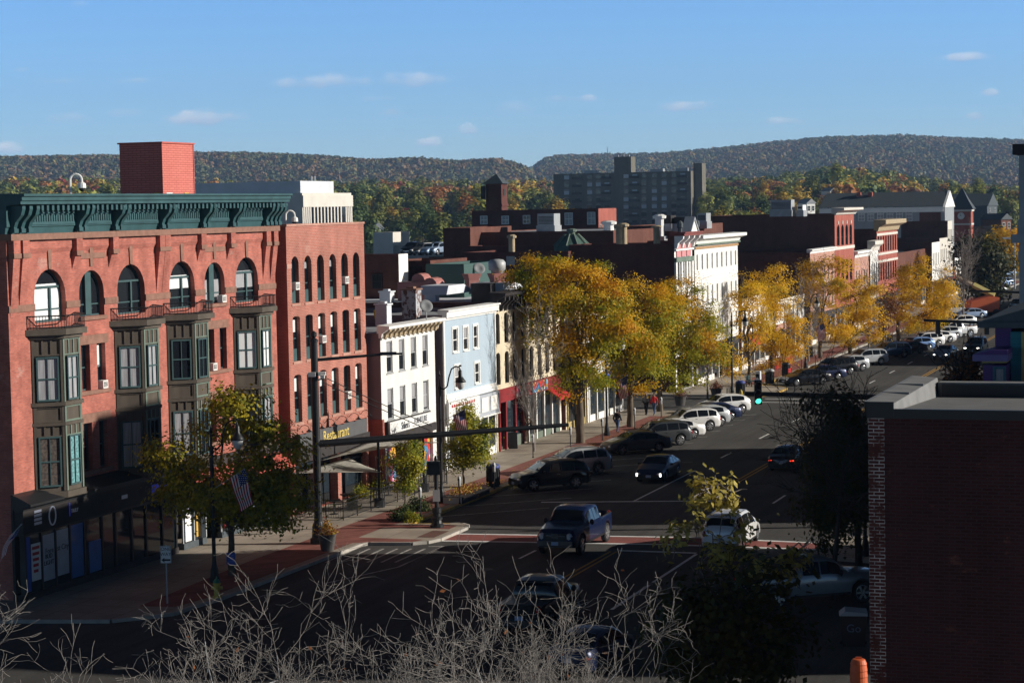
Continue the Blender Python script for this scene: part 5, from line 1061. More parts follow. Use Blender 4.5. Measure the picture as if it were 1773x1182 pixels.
# ------------------------------------------------------------------ vehicles
def interp(pts, x): return float(np.interp(x, [p[0] for p in pts], [p[1] for p in pts]))
KIND = {
 'sedan': dict(L=4.65, w=.91, zg=.24, ax=(1.42, -1.30), ra=.335, top=[(-2.33, .78), (-2.25, .98), (-1.75, 1.06), (-1.05, 1.36), (-.5, 1.44), (.1, 1.45), (.5, 1.38), (1.15, 1.04), (1.4, .98), (2.1, .80), (2.33, .60)], belt=[(-2.33, .80), (-1.7, .93), (.5, .92), (1.3, .90), (2.33, .56)], gh=(-1.72, 1.18), ws=(1.10, .42), rw=(-1.70, -.92), pil=(-.28,), side=(-1.25, .80)),
 'suv': dict(L=4.6, w=.93, zg=.28, ax=(1.40, -1.32), ra=.37, top=[(-2.30, .85), (-2.26, 1.15), (-2.0, 1.50), (-1.6, 1.64), (-.6, 1.68), (.1, 1.66), (.45, 1.58), (1.12, 1.14), (1.35, 1.08), (2.1, .95), (2.30, .70)], belt=[(-2.3, .98), (-1.7, 1.06), (.5, 1.02), (1.3, 1.0), (2.3, .66)], gh=(-2.2, 1.15), ws=(1.08, .42), rw=(-2.24, -1.95), pil=(-.35, -1.25), side=(-1.95, .80)),
 'hatch': dict(L=4.25, w=.89, zg=.26, ax=(1.30, -1.25), ra=.35, top=[(-2.12, .80), (-2.08, 1.08), (-1.75, 1.38), (-1.25, 1.53), (-.4, 1.58), (.15, 1.56), (.5, 1.47), (1.1, 1.08), (1.3, 1.02), (1.95, .88), (2.12, .64)], belt=[(-2.1, .98), (-1.5, 1.04), (.5, .98), (1.2, .95), (2.1, .62)], gh=(-2.02, 1.12), ws=(1.06, .46), rw=(-2.0, -1.45), pil=(-.35,), side=(-1.5, .78)),
 'minivan': dict(L=5.05, w=.98, zg=.24, ax=(1.58, -1.45), ra=.36, top=[(-2.52, .85), (-2.48, 1.15), (-2.3, 1.55), (-1.95, 1.72), (-.6, 1.76), (.3, 1.72), (.7, 1.60), (1.5, 1.12), (1.7, 1.06), (2.35, .88), (2.52, .62)], belt=[(-2.5, 1.02), (.8, 1.02), (1.6, .98), (2.5, .62)], gh=(-2.45, 1.5), ws=(1.46, .72), rw=(-2.46, -2.15), pil=(.0, -1.2), side=(-2.15, 1.1)),
 'pickup': dict(L=5.95, w=1.0, zg=.42, ax=(2.0, -1.85), ra=.45, top=[(-2.97, 1.28), (-.95, 1.28), (-.93, 1.6), (-.80, 1.90), (-.3, 1.96), (.5, 1.95), (.85, 1.84), (1.38, 1.38), (1.6, 1.34), (2.75, 1.24), (2.97, .95)], belt=[(-2.97, 1.27), (-.94, 1.27), (.9, 1.25), (1.5, 1.22), (2.97, .9)], gh=(-.93, 1.4), ws=(1.36, .84), rw=(-.93, -.82), pil=(.1,), side=(-.68, 1.02), bed=(-2.85, -1.0)),
}
def car_meshes(kind, bodymat):
    K = KIND[kind]; L_, w0, zg, ra = K['L'], K['w'], K['zg'], K['ra']; h = L_ / 2
    xs = set(np.linspace(-h, h, 45).tolist()) | {p[0] for p in K['top']}
    for a in K['ax']: xs |= {a + (ra + .06) * math.cos(pi * k / 10) for k in range(11)} | {a - (ra + .061), a + (ra + .061)}
    xs = sorted(x for x in xs if -h <= x <= h); xs = [x for i, x in enumerate(xs) if i == 0 or x - xs[i - 1] > 1e-4]
    def wid(x): q = abs(x) / h; return w0 * (1 - .10 * q ** 4 - .10 * max(0, q - .93) / .07)
    def sect(x):
        W = wid(x); zt = interp(K['top'], x); zb = min(interp(K['belt'], x), zt - .02); zl = zg
        if abs(x) > h - .15: zl = zg + .10 * (abs(x) - h + .15) / .15
        for a in K['ax']:
            d = abs(x - a)
            if d < ra + .06: zl = max(zl, ra + math.sqrt(max(0, (ra + .06) ** 2 - d * d)) + 0.0)
        zl = min(zl, zb - .12); g = min(1, max(0, (zt - zb) / .42)); wr = W * (.965 - .20 * g)
        if 'bed' in K and K['bed'][0] < x < K['bed'][1]:
            return [(0, zl), (W * .9, zl), (W * .985, zl + .07), (W, (zl + zb) / 2), (W * .985, zb), (W * .975, zb + .02), (W - .13, zb + .02), (W - .15, .80), (0, .80)]
        zm = zl + (zb - zl) * .55
        return [(0, zl), (W * .9, zl), (W * .985, min(zl + .07, zm)), (W, zm), (W * .975, zb), (wr, zt - .055 * g - .01), (wr * .9, zt - .012), (wr * .5, zt + .012), (0, zt + .02)]
    mb = MB(); prev = None; S_ = [sect(x) for x in xs]; n = len(S_[0])
    for x, s in zip(xs, S_): 
        for y, z in s: mb.v.append((x, -y, z))
        for y, z in s[1:-1][::-1]: mb.v.append((x, y, z))
    k = 2 * n - 2
    for i in range(len(xs) - 1):
        for j in range(k):
            j2 = (j + 1) % k; mb.f.append((i * k + j, i * k + j2, (i + 1) * k + j2, (i + 1) * k + j)); mb.m.append(0)
    mb.f.append(tuple(range(k))); mb.m.append(0); e = (len(xs) - 1) * k; mb.f.append(tuple(e + j for j in range(k))[::-1]); mb.m.append(0)
    # make faces point outward
    me = mb.mesh('body', bodymat, True); bm = bmesh.new(); bm.from_mesh(me); bmesh.ops.recalc_face_normals(bm, faces=bm.faces[:])
    for ed in bm.edges:
        if len(ed.link_faces) == 2 and ed.calc_face_angle(0) > R(38): ed.smooth = False
    bm.to_mesh(me); bm.free()
    out = {'body': me}
    def gl(x): s = sect(x); return s
    sides = {-1: MB(), 1: MB()}; xa, xb = K['side']; cuts = [xa] + sorted(K['pil']) + [xb]
    for a, b in zip(cuts[:-1], cuts[1:]):
        a += .035 if a != xa else 0; b -= .035 if b != xb else 0; q = np.linspace(a, b, 9)
        for x0, x1 in zip(q[:-1], q[1:]):
            for sg in (-1, 1):
                ps = []
                for x, t in ((x0, .10), (x1, .10), (x1, .90), (x0, .90)):
                    s = gl(x); (y4, z4), (y5, z5) = s[4], s[5]
                    if z5 - z4 < .12: t = .3 if t < .5 else .6
                    ps.append((x, sg * (y4 + (y5 - y4) * t + .008), z4 + (z5 - z4) * t + .002))
                sides[sg].poly(ps if sg < 0 else ps[::-1])
    out['side_r'], out['side_l'] = sides[-1].mesh('side_window', M['car_glass']), sides[1].mesh('side_window', M['car_glass'])
    def screen(x0, x1, name, up):
        m_ = MB(); q = np.linspace(x0, x1, 7); rowsz = []
        for i_, x in enumerate(q):
            s = gl(x); row = []
            for y, z in ((-s[5][0] * .93, s[5][1]), (-s[6][0] * .97, s[6][1]), (-s[7][0], s[7][1]), (0, s[8][1]), (s[7][0], s[7][1]), (s[6][0] * .97, s[6][1]), (s[5][0] * .93, s[5][1])):
                row.append((x + .010 * up, y, z + .010))
            rowsz.append(row)
        for a, b in zip(rowsz[:-1], rowsz[1:]):
            for j in range(6): m_.poly([a[j], a[j + 1], b[j + 1], b[j]] if up < 0 else [a[j + 1], a[j], b[j], b[j + 1]])
        return m_.mesh(name, M['car_glass'], True)
    out['windscreen'] = screen(K['ws'][0] - .03, K['ws'][1] + .03, 'windscreen', 1); out['rear_window'] = screen(K['rw'][1] - .03, K['rw'][0] + .04, 'rear_window', -1)
    ty = MB(); ty.lathe([(ra * .62, -.11), (ra * .9, -.115), (ra, -.08), (ra, .08), (ra * .9, .115), (ra * .62, .11)], 22); ty.xf(Matrix.Rotation(pi / 2, 4, 'X')); out['tyre'] = ty.mesh('tyre', M['tyre'], False)
    rm = MB(); rm.lathe([(ra * .60, -.085), (ra * .66, -.117), (ra * .70, -.112), (ra * .70, .112), (ra * .66, .117), (ra * .60, .085)], 20)
    for k in range(6): 
        a = k * pi / 3
        for sg in (-1, 1): rm.prism([(.05 * math.cos(a - 1.2), .05 * math.sin(a - 1.2)), (ra * .64 * math.cos(a - .20), ra * .64 * math.sin(a - .20)), (ra * .64 * math.cos(a + .20), ra * .64 * math.sin(a + .20)), (.05 * math.cos(a + 1.2), .05 * math.sin(a + 1.2))], sg * .10, sg * .116, 'z')
    rm.lathe([(.07, -.12), (.07, .12)], 8); rm.xf(Matrix.Rotation(pi / 2, 4, 'X')); out['rim'] = rm.mesh('rim', M['rim'], False)
    hub = MB(); hub.lathe([(ra * .62, -.06), (ra * .62, .06)], 16); hub.xf(Matrix.Rotation(pi / 2, 4, 'X')); out['hub'] = hub.mesh('brake_disc', M['black_paint'])
    zf = interp(K['top'], h - .12); W = wid(h - .1)
    hl = MB(); x0 = h - .30; zc = zf - .14
    def lump(m_, cx, cy, cz, rx, ry, rz_): 
        n0 = len(m_.v); m_.lathe([(.02, -1), (.6, -.8), (.95, -.3), (.95, .3), (.6, .8), (.02, 1)], 8); 
        for i in range(n0, len(m_.v)): x, y, z = m_.v[i]; m_.v[i] = (cx + rx * x, cy + ry * y, cz + rz_ * z)
    for sg, nm in ((-1, 'headlight_r'), (1, 'headlight_l')):
        a = MB(); lump(a, h - .12, sg * (W * .74), zc - (.06 if kind == 'pickup' else 0), .155, .20, .19 if kind == 'pickup' else .085); out[nm] = a.mesh('headlight', M['headlight'], True)
        b = MB(); zt_ = interp(K['belt'], -h + .1) - (.02 if kind != 'sedan' else .02)
        if kind in ('suv', 'minivan', 'pickup'): lump(b, -h + .09, sg * W * .86, zt_ - .12, .13, .11, .20)
        else: lump(b, -h + .14, sg * W * .78, zt_ - .06, .17, .20, .085)
        out['taillight_r' if sg < 0 else 'taillight_l'] = b.mesh('taillight', M['taillight'], True)
        c = MB(); xm = K['side'][1] - .06; zm = interp(K['belt'], xm) + .10; lump(c, xm, sg * (w0 + .10), zm, .07, .11, .075 if kind != 'pickup' else .14); c.box(xm - .03, sg * (w0 + .05) - .06, zm - .06, xm + .03, sg * (w0 + .05) + .06, zm - .03); out['mirror_r' if sg < 0 else 'mirror_l'] = c.mesh('mirror', M['black_paint'], True)
    t = MB(); big = kind == 'pickup'
    t.box(h - .05, -W * .62, zc - (.30 if not big else .36), h + .012, W * .62, zc - (.06 if not big else -.10))       # grille
    t.box(h - .16, -W * .88, zg + .05, h + .03, W * .88, zg + .20); t.box(-h - .03, -W * .88, zg + .06, -h + .16, W * .88, zg + .24)
    for sg in (-1, 1): t.box(K['ax'][1] + ra + .12, sg * w0 * .985 - .02, zg + .02, K['ax'][0] - ra - .12, sg * w0 * .985 + .02, zg + .11)
    for a in K['ax']: t.box(a - ra, -w0 * .8, zg + .02, a + ra, w0 * .8, ra * 2 + .01)
    out['trim'] = t.mesh('bumper_trim', M['black_paint'])
    c = MB()
    for sg in (-1, 1):
        for xx in (K['side'][1] - 1.0, K['side'][1] - 1.95):
            zz = interp(K['belt'], xx) - .10; c.box(xx - .09, sg * (wid(xx) * .985) - .02, zz - .015, xx + .09, sg * (wid(xx) * .985) + .02, zz + .015)
    c.box(h - .02, -W * .45, zc - (.14 if not big else .02), h + .022, W * .45, zc - (.10 if not big else -.04))
    if big: c.box(h - .1, -W * .95, .52, h + .06, W * .95, .74); c.box(h, -W * .56, .93, h + .03, W * .56, .99); c.box(h, -.16, .86, h + .034, .16, 1.06); c.box(-h - .06, -W * .95, .55, -h + .1, W * .95, .74)
    if kind in ('suv', 'minivan'):
        for sg in (-1, 1): c.tube([(-1.5, sg * .66, 1.67), (-1.3, sg * .66, 1.73), (-.1, sg * .66, 1.74), (.2, sg * .66, 1.68)], .022, 5)
    out['chrome'] = c.mesh('chrome_trim', M['chrome'])
    pl = MB(); pl.box(h + .0, -.16, zg + .12, h + .045 + (.03 if big else 0), .16, zg + .27) if not big else pl.box(h + .0, -.16, .56, h + .075, .16, .71); pl.box(-h - .045 - (.03 if big else 0), -.16, zg + .34, -h + .1, .16, zg + .49); out['plate'] = pl.mesh('licence_plate', M['plate'])
    return out
CARS = {}
def car(kind, pos, az, col, label, group=None, metal=.25, lights=None, name='parked_car', sc=1.0, cat='car', extra=None, z=0):
    if kind not in CARS: CARS[kind] = car_meshes(kind, paint('car_paint', (.2, .2, .2)))
    m_ = CARS[kind]; K = KIND[kind]
    o = empty(name, (pos[0], pos[1], z), R(90 - az)); tag(o, label, cat, group); o.scale = (sc,) * 3
    pk = ('paint', tuple(round(c, 3) for c in col)); 
    if pk not in M: M[pk] = paint('car_paint', col, metal)
    b = inst(m_['body'], 'body', o); setmat(b, M[pk])
    for k in ('windscreen', 'rear_window', 'side_r', 'side_l', 'trim', 'chrome', 'plate'): inst(m_[k], m_[k].name.split('.')[0], o)
    for sd in 'rl':
        hl = inst(m_['headlight_' + sd], 'headlight', o); tl_ = inst(m_['taillight_' + sd], 'taillight', o); inst(m_['mirror_' + sd], 'mirror', o)
        if lights and 'h' in lights: setmat(hl, M['head_on'])
        if lights and 't' in lights: setmat(tl_, M['tail_on'])
    for a in K['ax']:
        for sg in (-1, 1):
            y = sg * (K['w'] - .13); ty = inst(m_['tyre'], 'wheel', o, (a, y, K['ra'])); inst(m_['rim'], 'rim', ty); inst(m_['hub'], 'brake_disc', ty)
    return o
G1 = 'cars parked along the street'
WHITE_, SILV, GREY, DGREY, BLACK, NAVY, BLUE_, RED_ = (.78, .78, .77), (.46, .48, .50), (.075, .082, .092), (.05, .055, .06), (.008, .009, .012), (.012, .022, .07), (.02, .05, .22), (.25, .02, .02)
def mid(a, b): A, B = P(*a), P(*b); return (A + B) / 2
def wheels(f, r, az, hw=.8):     # contact pixels of the near-side wheels -> centre of the car
    m_ = mid(f, r); a = R(az); return m_ + Vector((-math.cos(a), math.sin(a), 0)) * -hw
# near side of a car heading west-south-west is its left flank; its centre lies beyond
def nearside(f, r, az, hw=.8, kind='sedan'):
    m_ = mid(f, r); d = Vector((math.sin(R(az)), math.cos(R(az)), 0)); n = Vector((d.y, -d.x, 0)); n = n if n.y > 0 else -n
    K = KIND[kind]; off = (K['ax'][0] + K['ax'][1]) / 2; return m_ + n * hw - d * off
PK = 247
car('suv', nearside((921, 852), (1000, 844), PK, .85, 'suv'), PK, BLACK, 'glossy black crossover with chrome side strip, parked in shade at the head of the row', G1)
car('suv', nearside((948, 832), (1022, 824), PK, .85, 'suv') + Vector((.6, 1.0, 0)), PK, SILV, 'silver wagon with roof rails parked behind the black crossover', G1)
car('sedan', nearside((1076, 789), (1142, 781), PK), PK, GREY, 'grey sedan parked at the front of the sunlit row', G1)
car('suv', nearside((1104, 779), (1166, 768), PK, .85, 'suv') + Vector((.5, .2, 0)), PK, DGREY, 'dark grey crossover parked just beyond the grey sedan', G1)
car('sedan', nearside((1130, 766), (1193, 758), PK) + Vector((.4, .2, 0)), PK, WHITE_, 'white sedan tucked between the dark grey and the white crossovers', G1)
car('suv', nearside((1160, 752), (1222, 745), PK, .85, 'suv') + Vector((.4, .2, 0)), PK, WHITE_, 'white crossover with dark windows in the middle of the sunlit row', G1)
car('hatch', nearside((1186, 744), (1241, 736), PK, .85, 'hatch') + Vector((.4, .2, 0)), PK, SILV, 'silver hatchback parked between the white crossover and the blue sedan', G1)
car('sedan', nearside((1204, 734), (1259, 727), PK) + Vector((.3, .2, 0)), PK, NAVY, 'deep blue car parked next to the last white crossover', G1)
car('hatch', nearside((1228, 721), (1280, 716), PK, .85, 'hatch') + Vector((.3, .2, 0)), PK, WHITE_, 'white compact crossover at the far end of the sunlit row', G1)
# beyond the second crossing
car('sedan', nearside((1378, 670), (1425, 664), PK), PK, BLACK, 'black sedan parked in shade past the second crossing', G1)
car('sedan', nearside((1405, 662), (1444, 658), PK) + Vector((.3, .5, 0)), PK, NAVY, 'navy sedan with a bright tail lamp next to the black sedan', G1)
car('suv', nearside((1432, 652), (1470, 648), PK, .85, 'suv'), PK, BLACK, 'black crossover half hidden by bare twigs in the middle of the far row', G1)
car('hatch', nearside((1455, 646), (1494, 641), PK, .85, 'hatch'), PK, SILV, 'silver sunlit hatchback behind the bare twigs', G1)
car('suv', nearside((1488, 634), (1523, 632), PK, .85, 'suv'), PK, SILV, 'silver crossover with red tail lamp catching the sun', G1)
car('suv', nearside((1532, 621), (1562, 619), PK, .85, 'suv'), PK, (.02, .04, .08), 'slate blue crossover parked in the shadow', G1)
car('sedan', nearside((1562, 614), (1588, 612), PK), PK, (.05, .02, .02), 'maroon sedan parked between the slate blue crossover and a white one', G1)
car('hatch', nearside((1580, 610), (1604, 607), PK, .85, 'hatch'), PK, (.16, .28, .55), 'light blue hatchback beside the white crossover far along the row', G1)
car('suv', nearside((1592, 603), (1622, 600), PK, .85, 'suv'), PK, WHITE_, 'white crossover side on far along the row under the traffic arm', G1)
car('sedan', nearside((1612, 596), (1642, 592), PK), PK, WHITE_, 'white sedan just beyond the far white crossover', G1)
car('hatch', nearside((1626, 590), (1656, 586), PK, .85, 'hatch'), PK, SILV, 'silver white hatchback behind the far white sedan', G1)
car('pickup', nearside((1642, 586), (1671, 584), PK, .9, 'pickup'), PK, WHITE_, 'white pickup truck parked far along the row', G1, name='pickup_truck', cat='pickup truck')
for i, (px, py, kd, c_, lb) in enumerate(((1662, 566, 'hatch', WHITE_, 'small white car near the orange boom lift base'), (1680, 551, 'sedan', (.28, .36, .5), 'pale blue sedan with red stripe parked before the boom lift'), (1672, 541, 'suv', (.3, .4, .55), 'light blue wagon parked beside the boom lift'), (1650, 545, 'suv', SILV, 'silver wagon parked left of the light blue wagon'), (1705, 515, 'suv', BLACK, 'black car in shade beyond the boom lift'), (1722, 508, 'sedan', DGREY, 'dark grey car in the shade of the far tree'), (1735, 496, 'suv', (.2, .3, .5), 'bluish car parked beyond the pale street pole'), (1742, 478, 'suv', (.3, .42, .6), 'blue grey car at the far end below the yellow tree'), (1752, 462, 'sedan', SILV, 'silver car at the very end of the street'))):
    car(kd, P(px, py), 250 if i < 4 else 240, c_, lb, G1)
# moving traffic
TR = 'cars driving on the street'
wf, wr = P(1003, 960), P(1046, 937); dd = (wf - wr).normalized(); pc = (wf + wr) / 2 + Vector((-dd.y, dd.x, 0)) * -.9; pc = (wf + wr) / 2 + Vector((dd.y, -dd.x, 0)) * .85
PT = car('pickup', pc - dd * .08, 199.5, (.006, .014, .055), 'dark blue pickup truck driving over the red crossing', TR, name='pickup_truck', cat='pickup truck', sc=1.06)
car('sedan', P(1128, 832) + Vector((.5, .9, 0)), 199, NAVY, 'navy sedan with lit bumper lamps coming down the road in shade', TR, name='moving_car', lights=None)
for sg in (-1, 1):
    q = MB(); q.box(2.30, sg * .72 - .05, .42, 2.345, sg * .72 + .05, .62); o_ = q.build('daytime_lamp', M['head_on']); o_.parent = bpy.data.objects['moving_car']
car('sedan', P(1359, 815) + Vector((.4, 1.4, 0)), 19, (.02, .012, .016), 'dark sedan driving away with red brake lamps lit', TR, name='moving_car', lights='t')
car('minivan', P(1262, 950) + Vector((.25, 1.2, 0)), 19, WHITE_, 'white minivan seen from behind through yellow leaves at the crossing', TR, name='moving_car')
car('pickup', P(925, 1098) + Vector((.3, 1.9, 0)), 17, (.016, .015, .017), 'black pickup truck with covered bed driving away in deep shade', TR, name='pickup_truck', cat='pickup truck')
car('sedan', P(1010, 1158) + Vector((.35, .6, 0)), 24, (.012, .02, .06), 'dark blue car in deep shade behind bare branches', TR, name='moving_car')
car('pickup', P(1405, 1050) + Vector((0, .9, 0)), 72, (.16, .18, .21), 'grey pickup truck parked nose to the kerb in the shade', G1, name='pickup_truck', cat='pickup truck')
car('sedan', P(1637, 621), 205, (.12, .18, .28), 'blue grey sedan with headlamps on coming towards the crossing', TR, name='moving_car', lights='h')
car('suv', P(1694, 614) + Vector((0, 1.2, 0)), 203, BLACK, 'black sport utility with headlamps on beside the lavender bay', TR, name='moving_car', lights='h', sc=1.08)
car('sedan', P(1762, 534), 200, BLACK, 'black car with headlamps on far up the street', TR, name='moving_car', lights='h')
car('sedan', P(1742, 560), 200, (.02, .03, .06), 'dark car waiting behind the slate roof edge', TR, name='moving_car'); car('suv', P(1757, 548), 200, BLACK, 'dark wagon behind the waiting car near the roof edge', TR, name='moving_car')
# covered bed for the black pickup, steel tool chest for the blue one
bp = [o for o in bpy.data.objects if o.get('label', '').startswith('black pickup truck with covered')][0]
q = MB(); q.box(-2.9, -.9, 1.30, -1.0, .9, 1.345); q.build('bed_cover', M['black_paint'], bp)
q = MB(); q.box(-1.35, -.8, 1.0, -.98, .8, 1.42); q.build('tool_chest', M['galv'], PT)
# garage roof cars
for i, (px, py, kd, c_, lb) in enumerate(((715, 424, 'suv', BLACK, 'black car on the garage roof nearest the stair tower'), (728, 424, 'sedan', DGREY, 'dark grey car on the garage roof beside the black one'), (745, 424, 'sedan', (.2, .28, .4), 'blue grey car on the garage roof in the middle'), (757, 424, 'hatch', (.3, .38, .5), 'pale blue car at the end of the garage roof'))):
    d = PD(px, 418, 266); car(kd, (d.x, d.y, 0), 200 + i * 3, c_, lb, 'cars on the parking garage roof', z=pgH - .95)
M['twig_bark'] = mat('brown_twig_bark', (.24, .22, .20), .9, var=.4, scale=9)
M['bark_slim'] = mat('slim_bark', (.22, .19, .17), .9, var=.35, scale=4)
# ------------------------------------------------------------------ vegetation
def np_mesh(name, V, Fc, mats, mi=None, smooth=False):
    """V (n,3), Fc (m,k) constant face size"""
    me = bpy.data.meshes.new(name); V = np.asarray(V, np.float32); Fc = np.asarray(Fc, np.int32); m_, k = Fc.shape
    me.vertices.add(len(V)); me.vertices.foreach_set('co', V.ravel()); me.loops.add(m_ * k); me.loops.foreach_set('vertex_index', Fc.ravel())
    me.polygons.add(m_); me.polygons.foreach_set('loop_start', np.arange(0, m_ * k, k, dtype=np.int32))
    for mm in (mats if isinstance(mats, list) else [mats]): me.materials.append(mm)
    if mi is not None: me.polygons.foreach_set('material_index', np.asarray(mi, np.int32))
    if smooth: me.polygons.foreach_set('use_smooth', np.ones(m_, bool))
    me.update(calc_edges=True); me.validate(); return me
def leaf_quads(C, size, flat=.5, N=None):
    """one small bent leaf quad per centre"""
    n = len(C); d = rng.normal(size=(n, 3)); d /= np.linalg.norm(d, axis=1)[:, None]
    nrm = rng.normal(size=(n, 3)); nrm[:, 2] += 1.2 * flat
    if N is not None: nrm = N + rng.normal(size=(n, 3)) * .35
    d = d - nrm * ((d * nrm).sum(1) / ((nrm * nrm).sum(1) + 1e-9))[:, None]; d /= np.linalg.norm(d, axis=1)[:, None] + 1e-9
    e = np.cross(nrm, d); e /= np.linalg.norm(e, axis=1)[:, None] + 1e-9
    s = size * rng.uniform(.65, 1.35, (n, 1)); a = d * s * .62; b = e * s * .36
    V = np.stack([C - a, C + b, C + a, C - b], 1).reshape(-1, 3); F_ = np.arange(4 * n).reshape(n, 4); return V, F_
def tubes_np(segs, k=4):
    """tapered prisms for a list of (p0, p1, r0, r1)"""
    A = np.array([s[0] for s in segs]); B = np.array([s[1] for s in segs]); r0 = np.array([s[2] for s in segs])[:, None]; r1 = np.array([s[3] for s in segs])[:, None]
    d = B - A; d /= np.linalg.norm(d, axis=1)[:, None] + 1e-9; up = np.where(np.abs(d[:, 2:3]) > .9, np.array([[1., 0, 0]]), np.array([[0, 0, 1.]])); x = np.cross(d, up); x /= np.linalg.norm(x, axis=1)[:, None]; y = np.cross(d, x)
    V = []; n = len(segs)
    for P_, r_ in ((A - d * r0 * .3, r0), (B + d * r1 * .3, r1)):
        for j in range(k): t = 2 * pi * j / k; V.append(P_ + r_ * (math.cos(t) * x + math.sin(t) * y))
    V = np.stack(V, 1).reshape(-1, 3); F_ = []
    base = np.arange(n)[:, None] * 2 * k
    for j in range(k): j2 = (j + 1) % k; F_.append(base + np.array([[j, j2, k + j2, k + j]]))
    return V, np.concatenate(F_, 0)
def poly_path(p0, p1, k, wob, sag=0):
    ts = np.linspace(0, 1, k + 1)[:, None]; q = p0 + (p1 - p0) * ts; L_ = np.linalg.norm(p1 - p0); off = rng.normal(size=(k + 1, 3)) * wob * L_; off[0] = 0; off[-1] = 0; q = q + off; q[:, 2] += (np.sin(ts[:, 0] * pi) * sag * L_); return q
def seg_path(q, r0, r1):
    n = len(q) - 1; return [(q[i], q[i + 1], r0 + (r1 - r0) * i / n, r0 + (r1 - r0) * (i + 1) / n) for i in range(n)]
LM = {'lime': leafmat('yellow_green_leaves', [(.16, .22, .016), (.28, .31, .018), (.46, .38, .018), (.22, .27, .018), (.13, .19, .014)], .45, .6),
      'gold': leafmat('gold_leaves', [(.66, .28, .014), (.72, .37, .016), (.74, .40, .016), (.70, .42, .016), (.46, .37, .016), (.22, .27, .015), (.13, .19, .014)], .45, .36),
      'gold2': leafmat('yellow_leaves', [(.62, .30, .016), (.76, .43, .02), (.78, .47, .02), (.74, .46, .02), (.46, .36, .018), (.22, .22, .015)], .45, .42),
      'maple': leafmat('turning_maple_leaves', [(.09, .14, .016), (.18, .21, .018), (.55, .42, .02), (.20, .22, .018), (.55, .32, .02)], .35, .7),
      'green': leafmat('green_yellow_leaves', [(.08, .14, .016), (.18, .22, .02), (.45, .38, .025), (.12, .17, .02)], .35, 1.2),
      'russet': leafmat('russet_leaves', [(.16, .05, .02), (.25, .09, .03), (.11, .05, .025)], .3, 1.5),
      'syca': leafmat('pale_yellow_leaves', [(.42, .36, .07), (.65, .55, .16), (.35, .28, .05), (.55, .38, .06)], .35, 1.6),
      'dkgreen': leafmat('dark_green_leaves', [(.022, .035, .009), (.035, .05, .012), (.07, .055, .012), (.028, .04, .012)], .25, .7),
      'juniper': leafmat('juniper_green', [(.035, .06, .018), (.07, .10, .03), (.10, .12, .03)], .2, 2.5),
      'flowers': leafmat('mixed_flowers', [(.07, .10, .02), (.55, .42, .04), (.30, .03, .04), (.09, .12, .02)], .2, 7)}
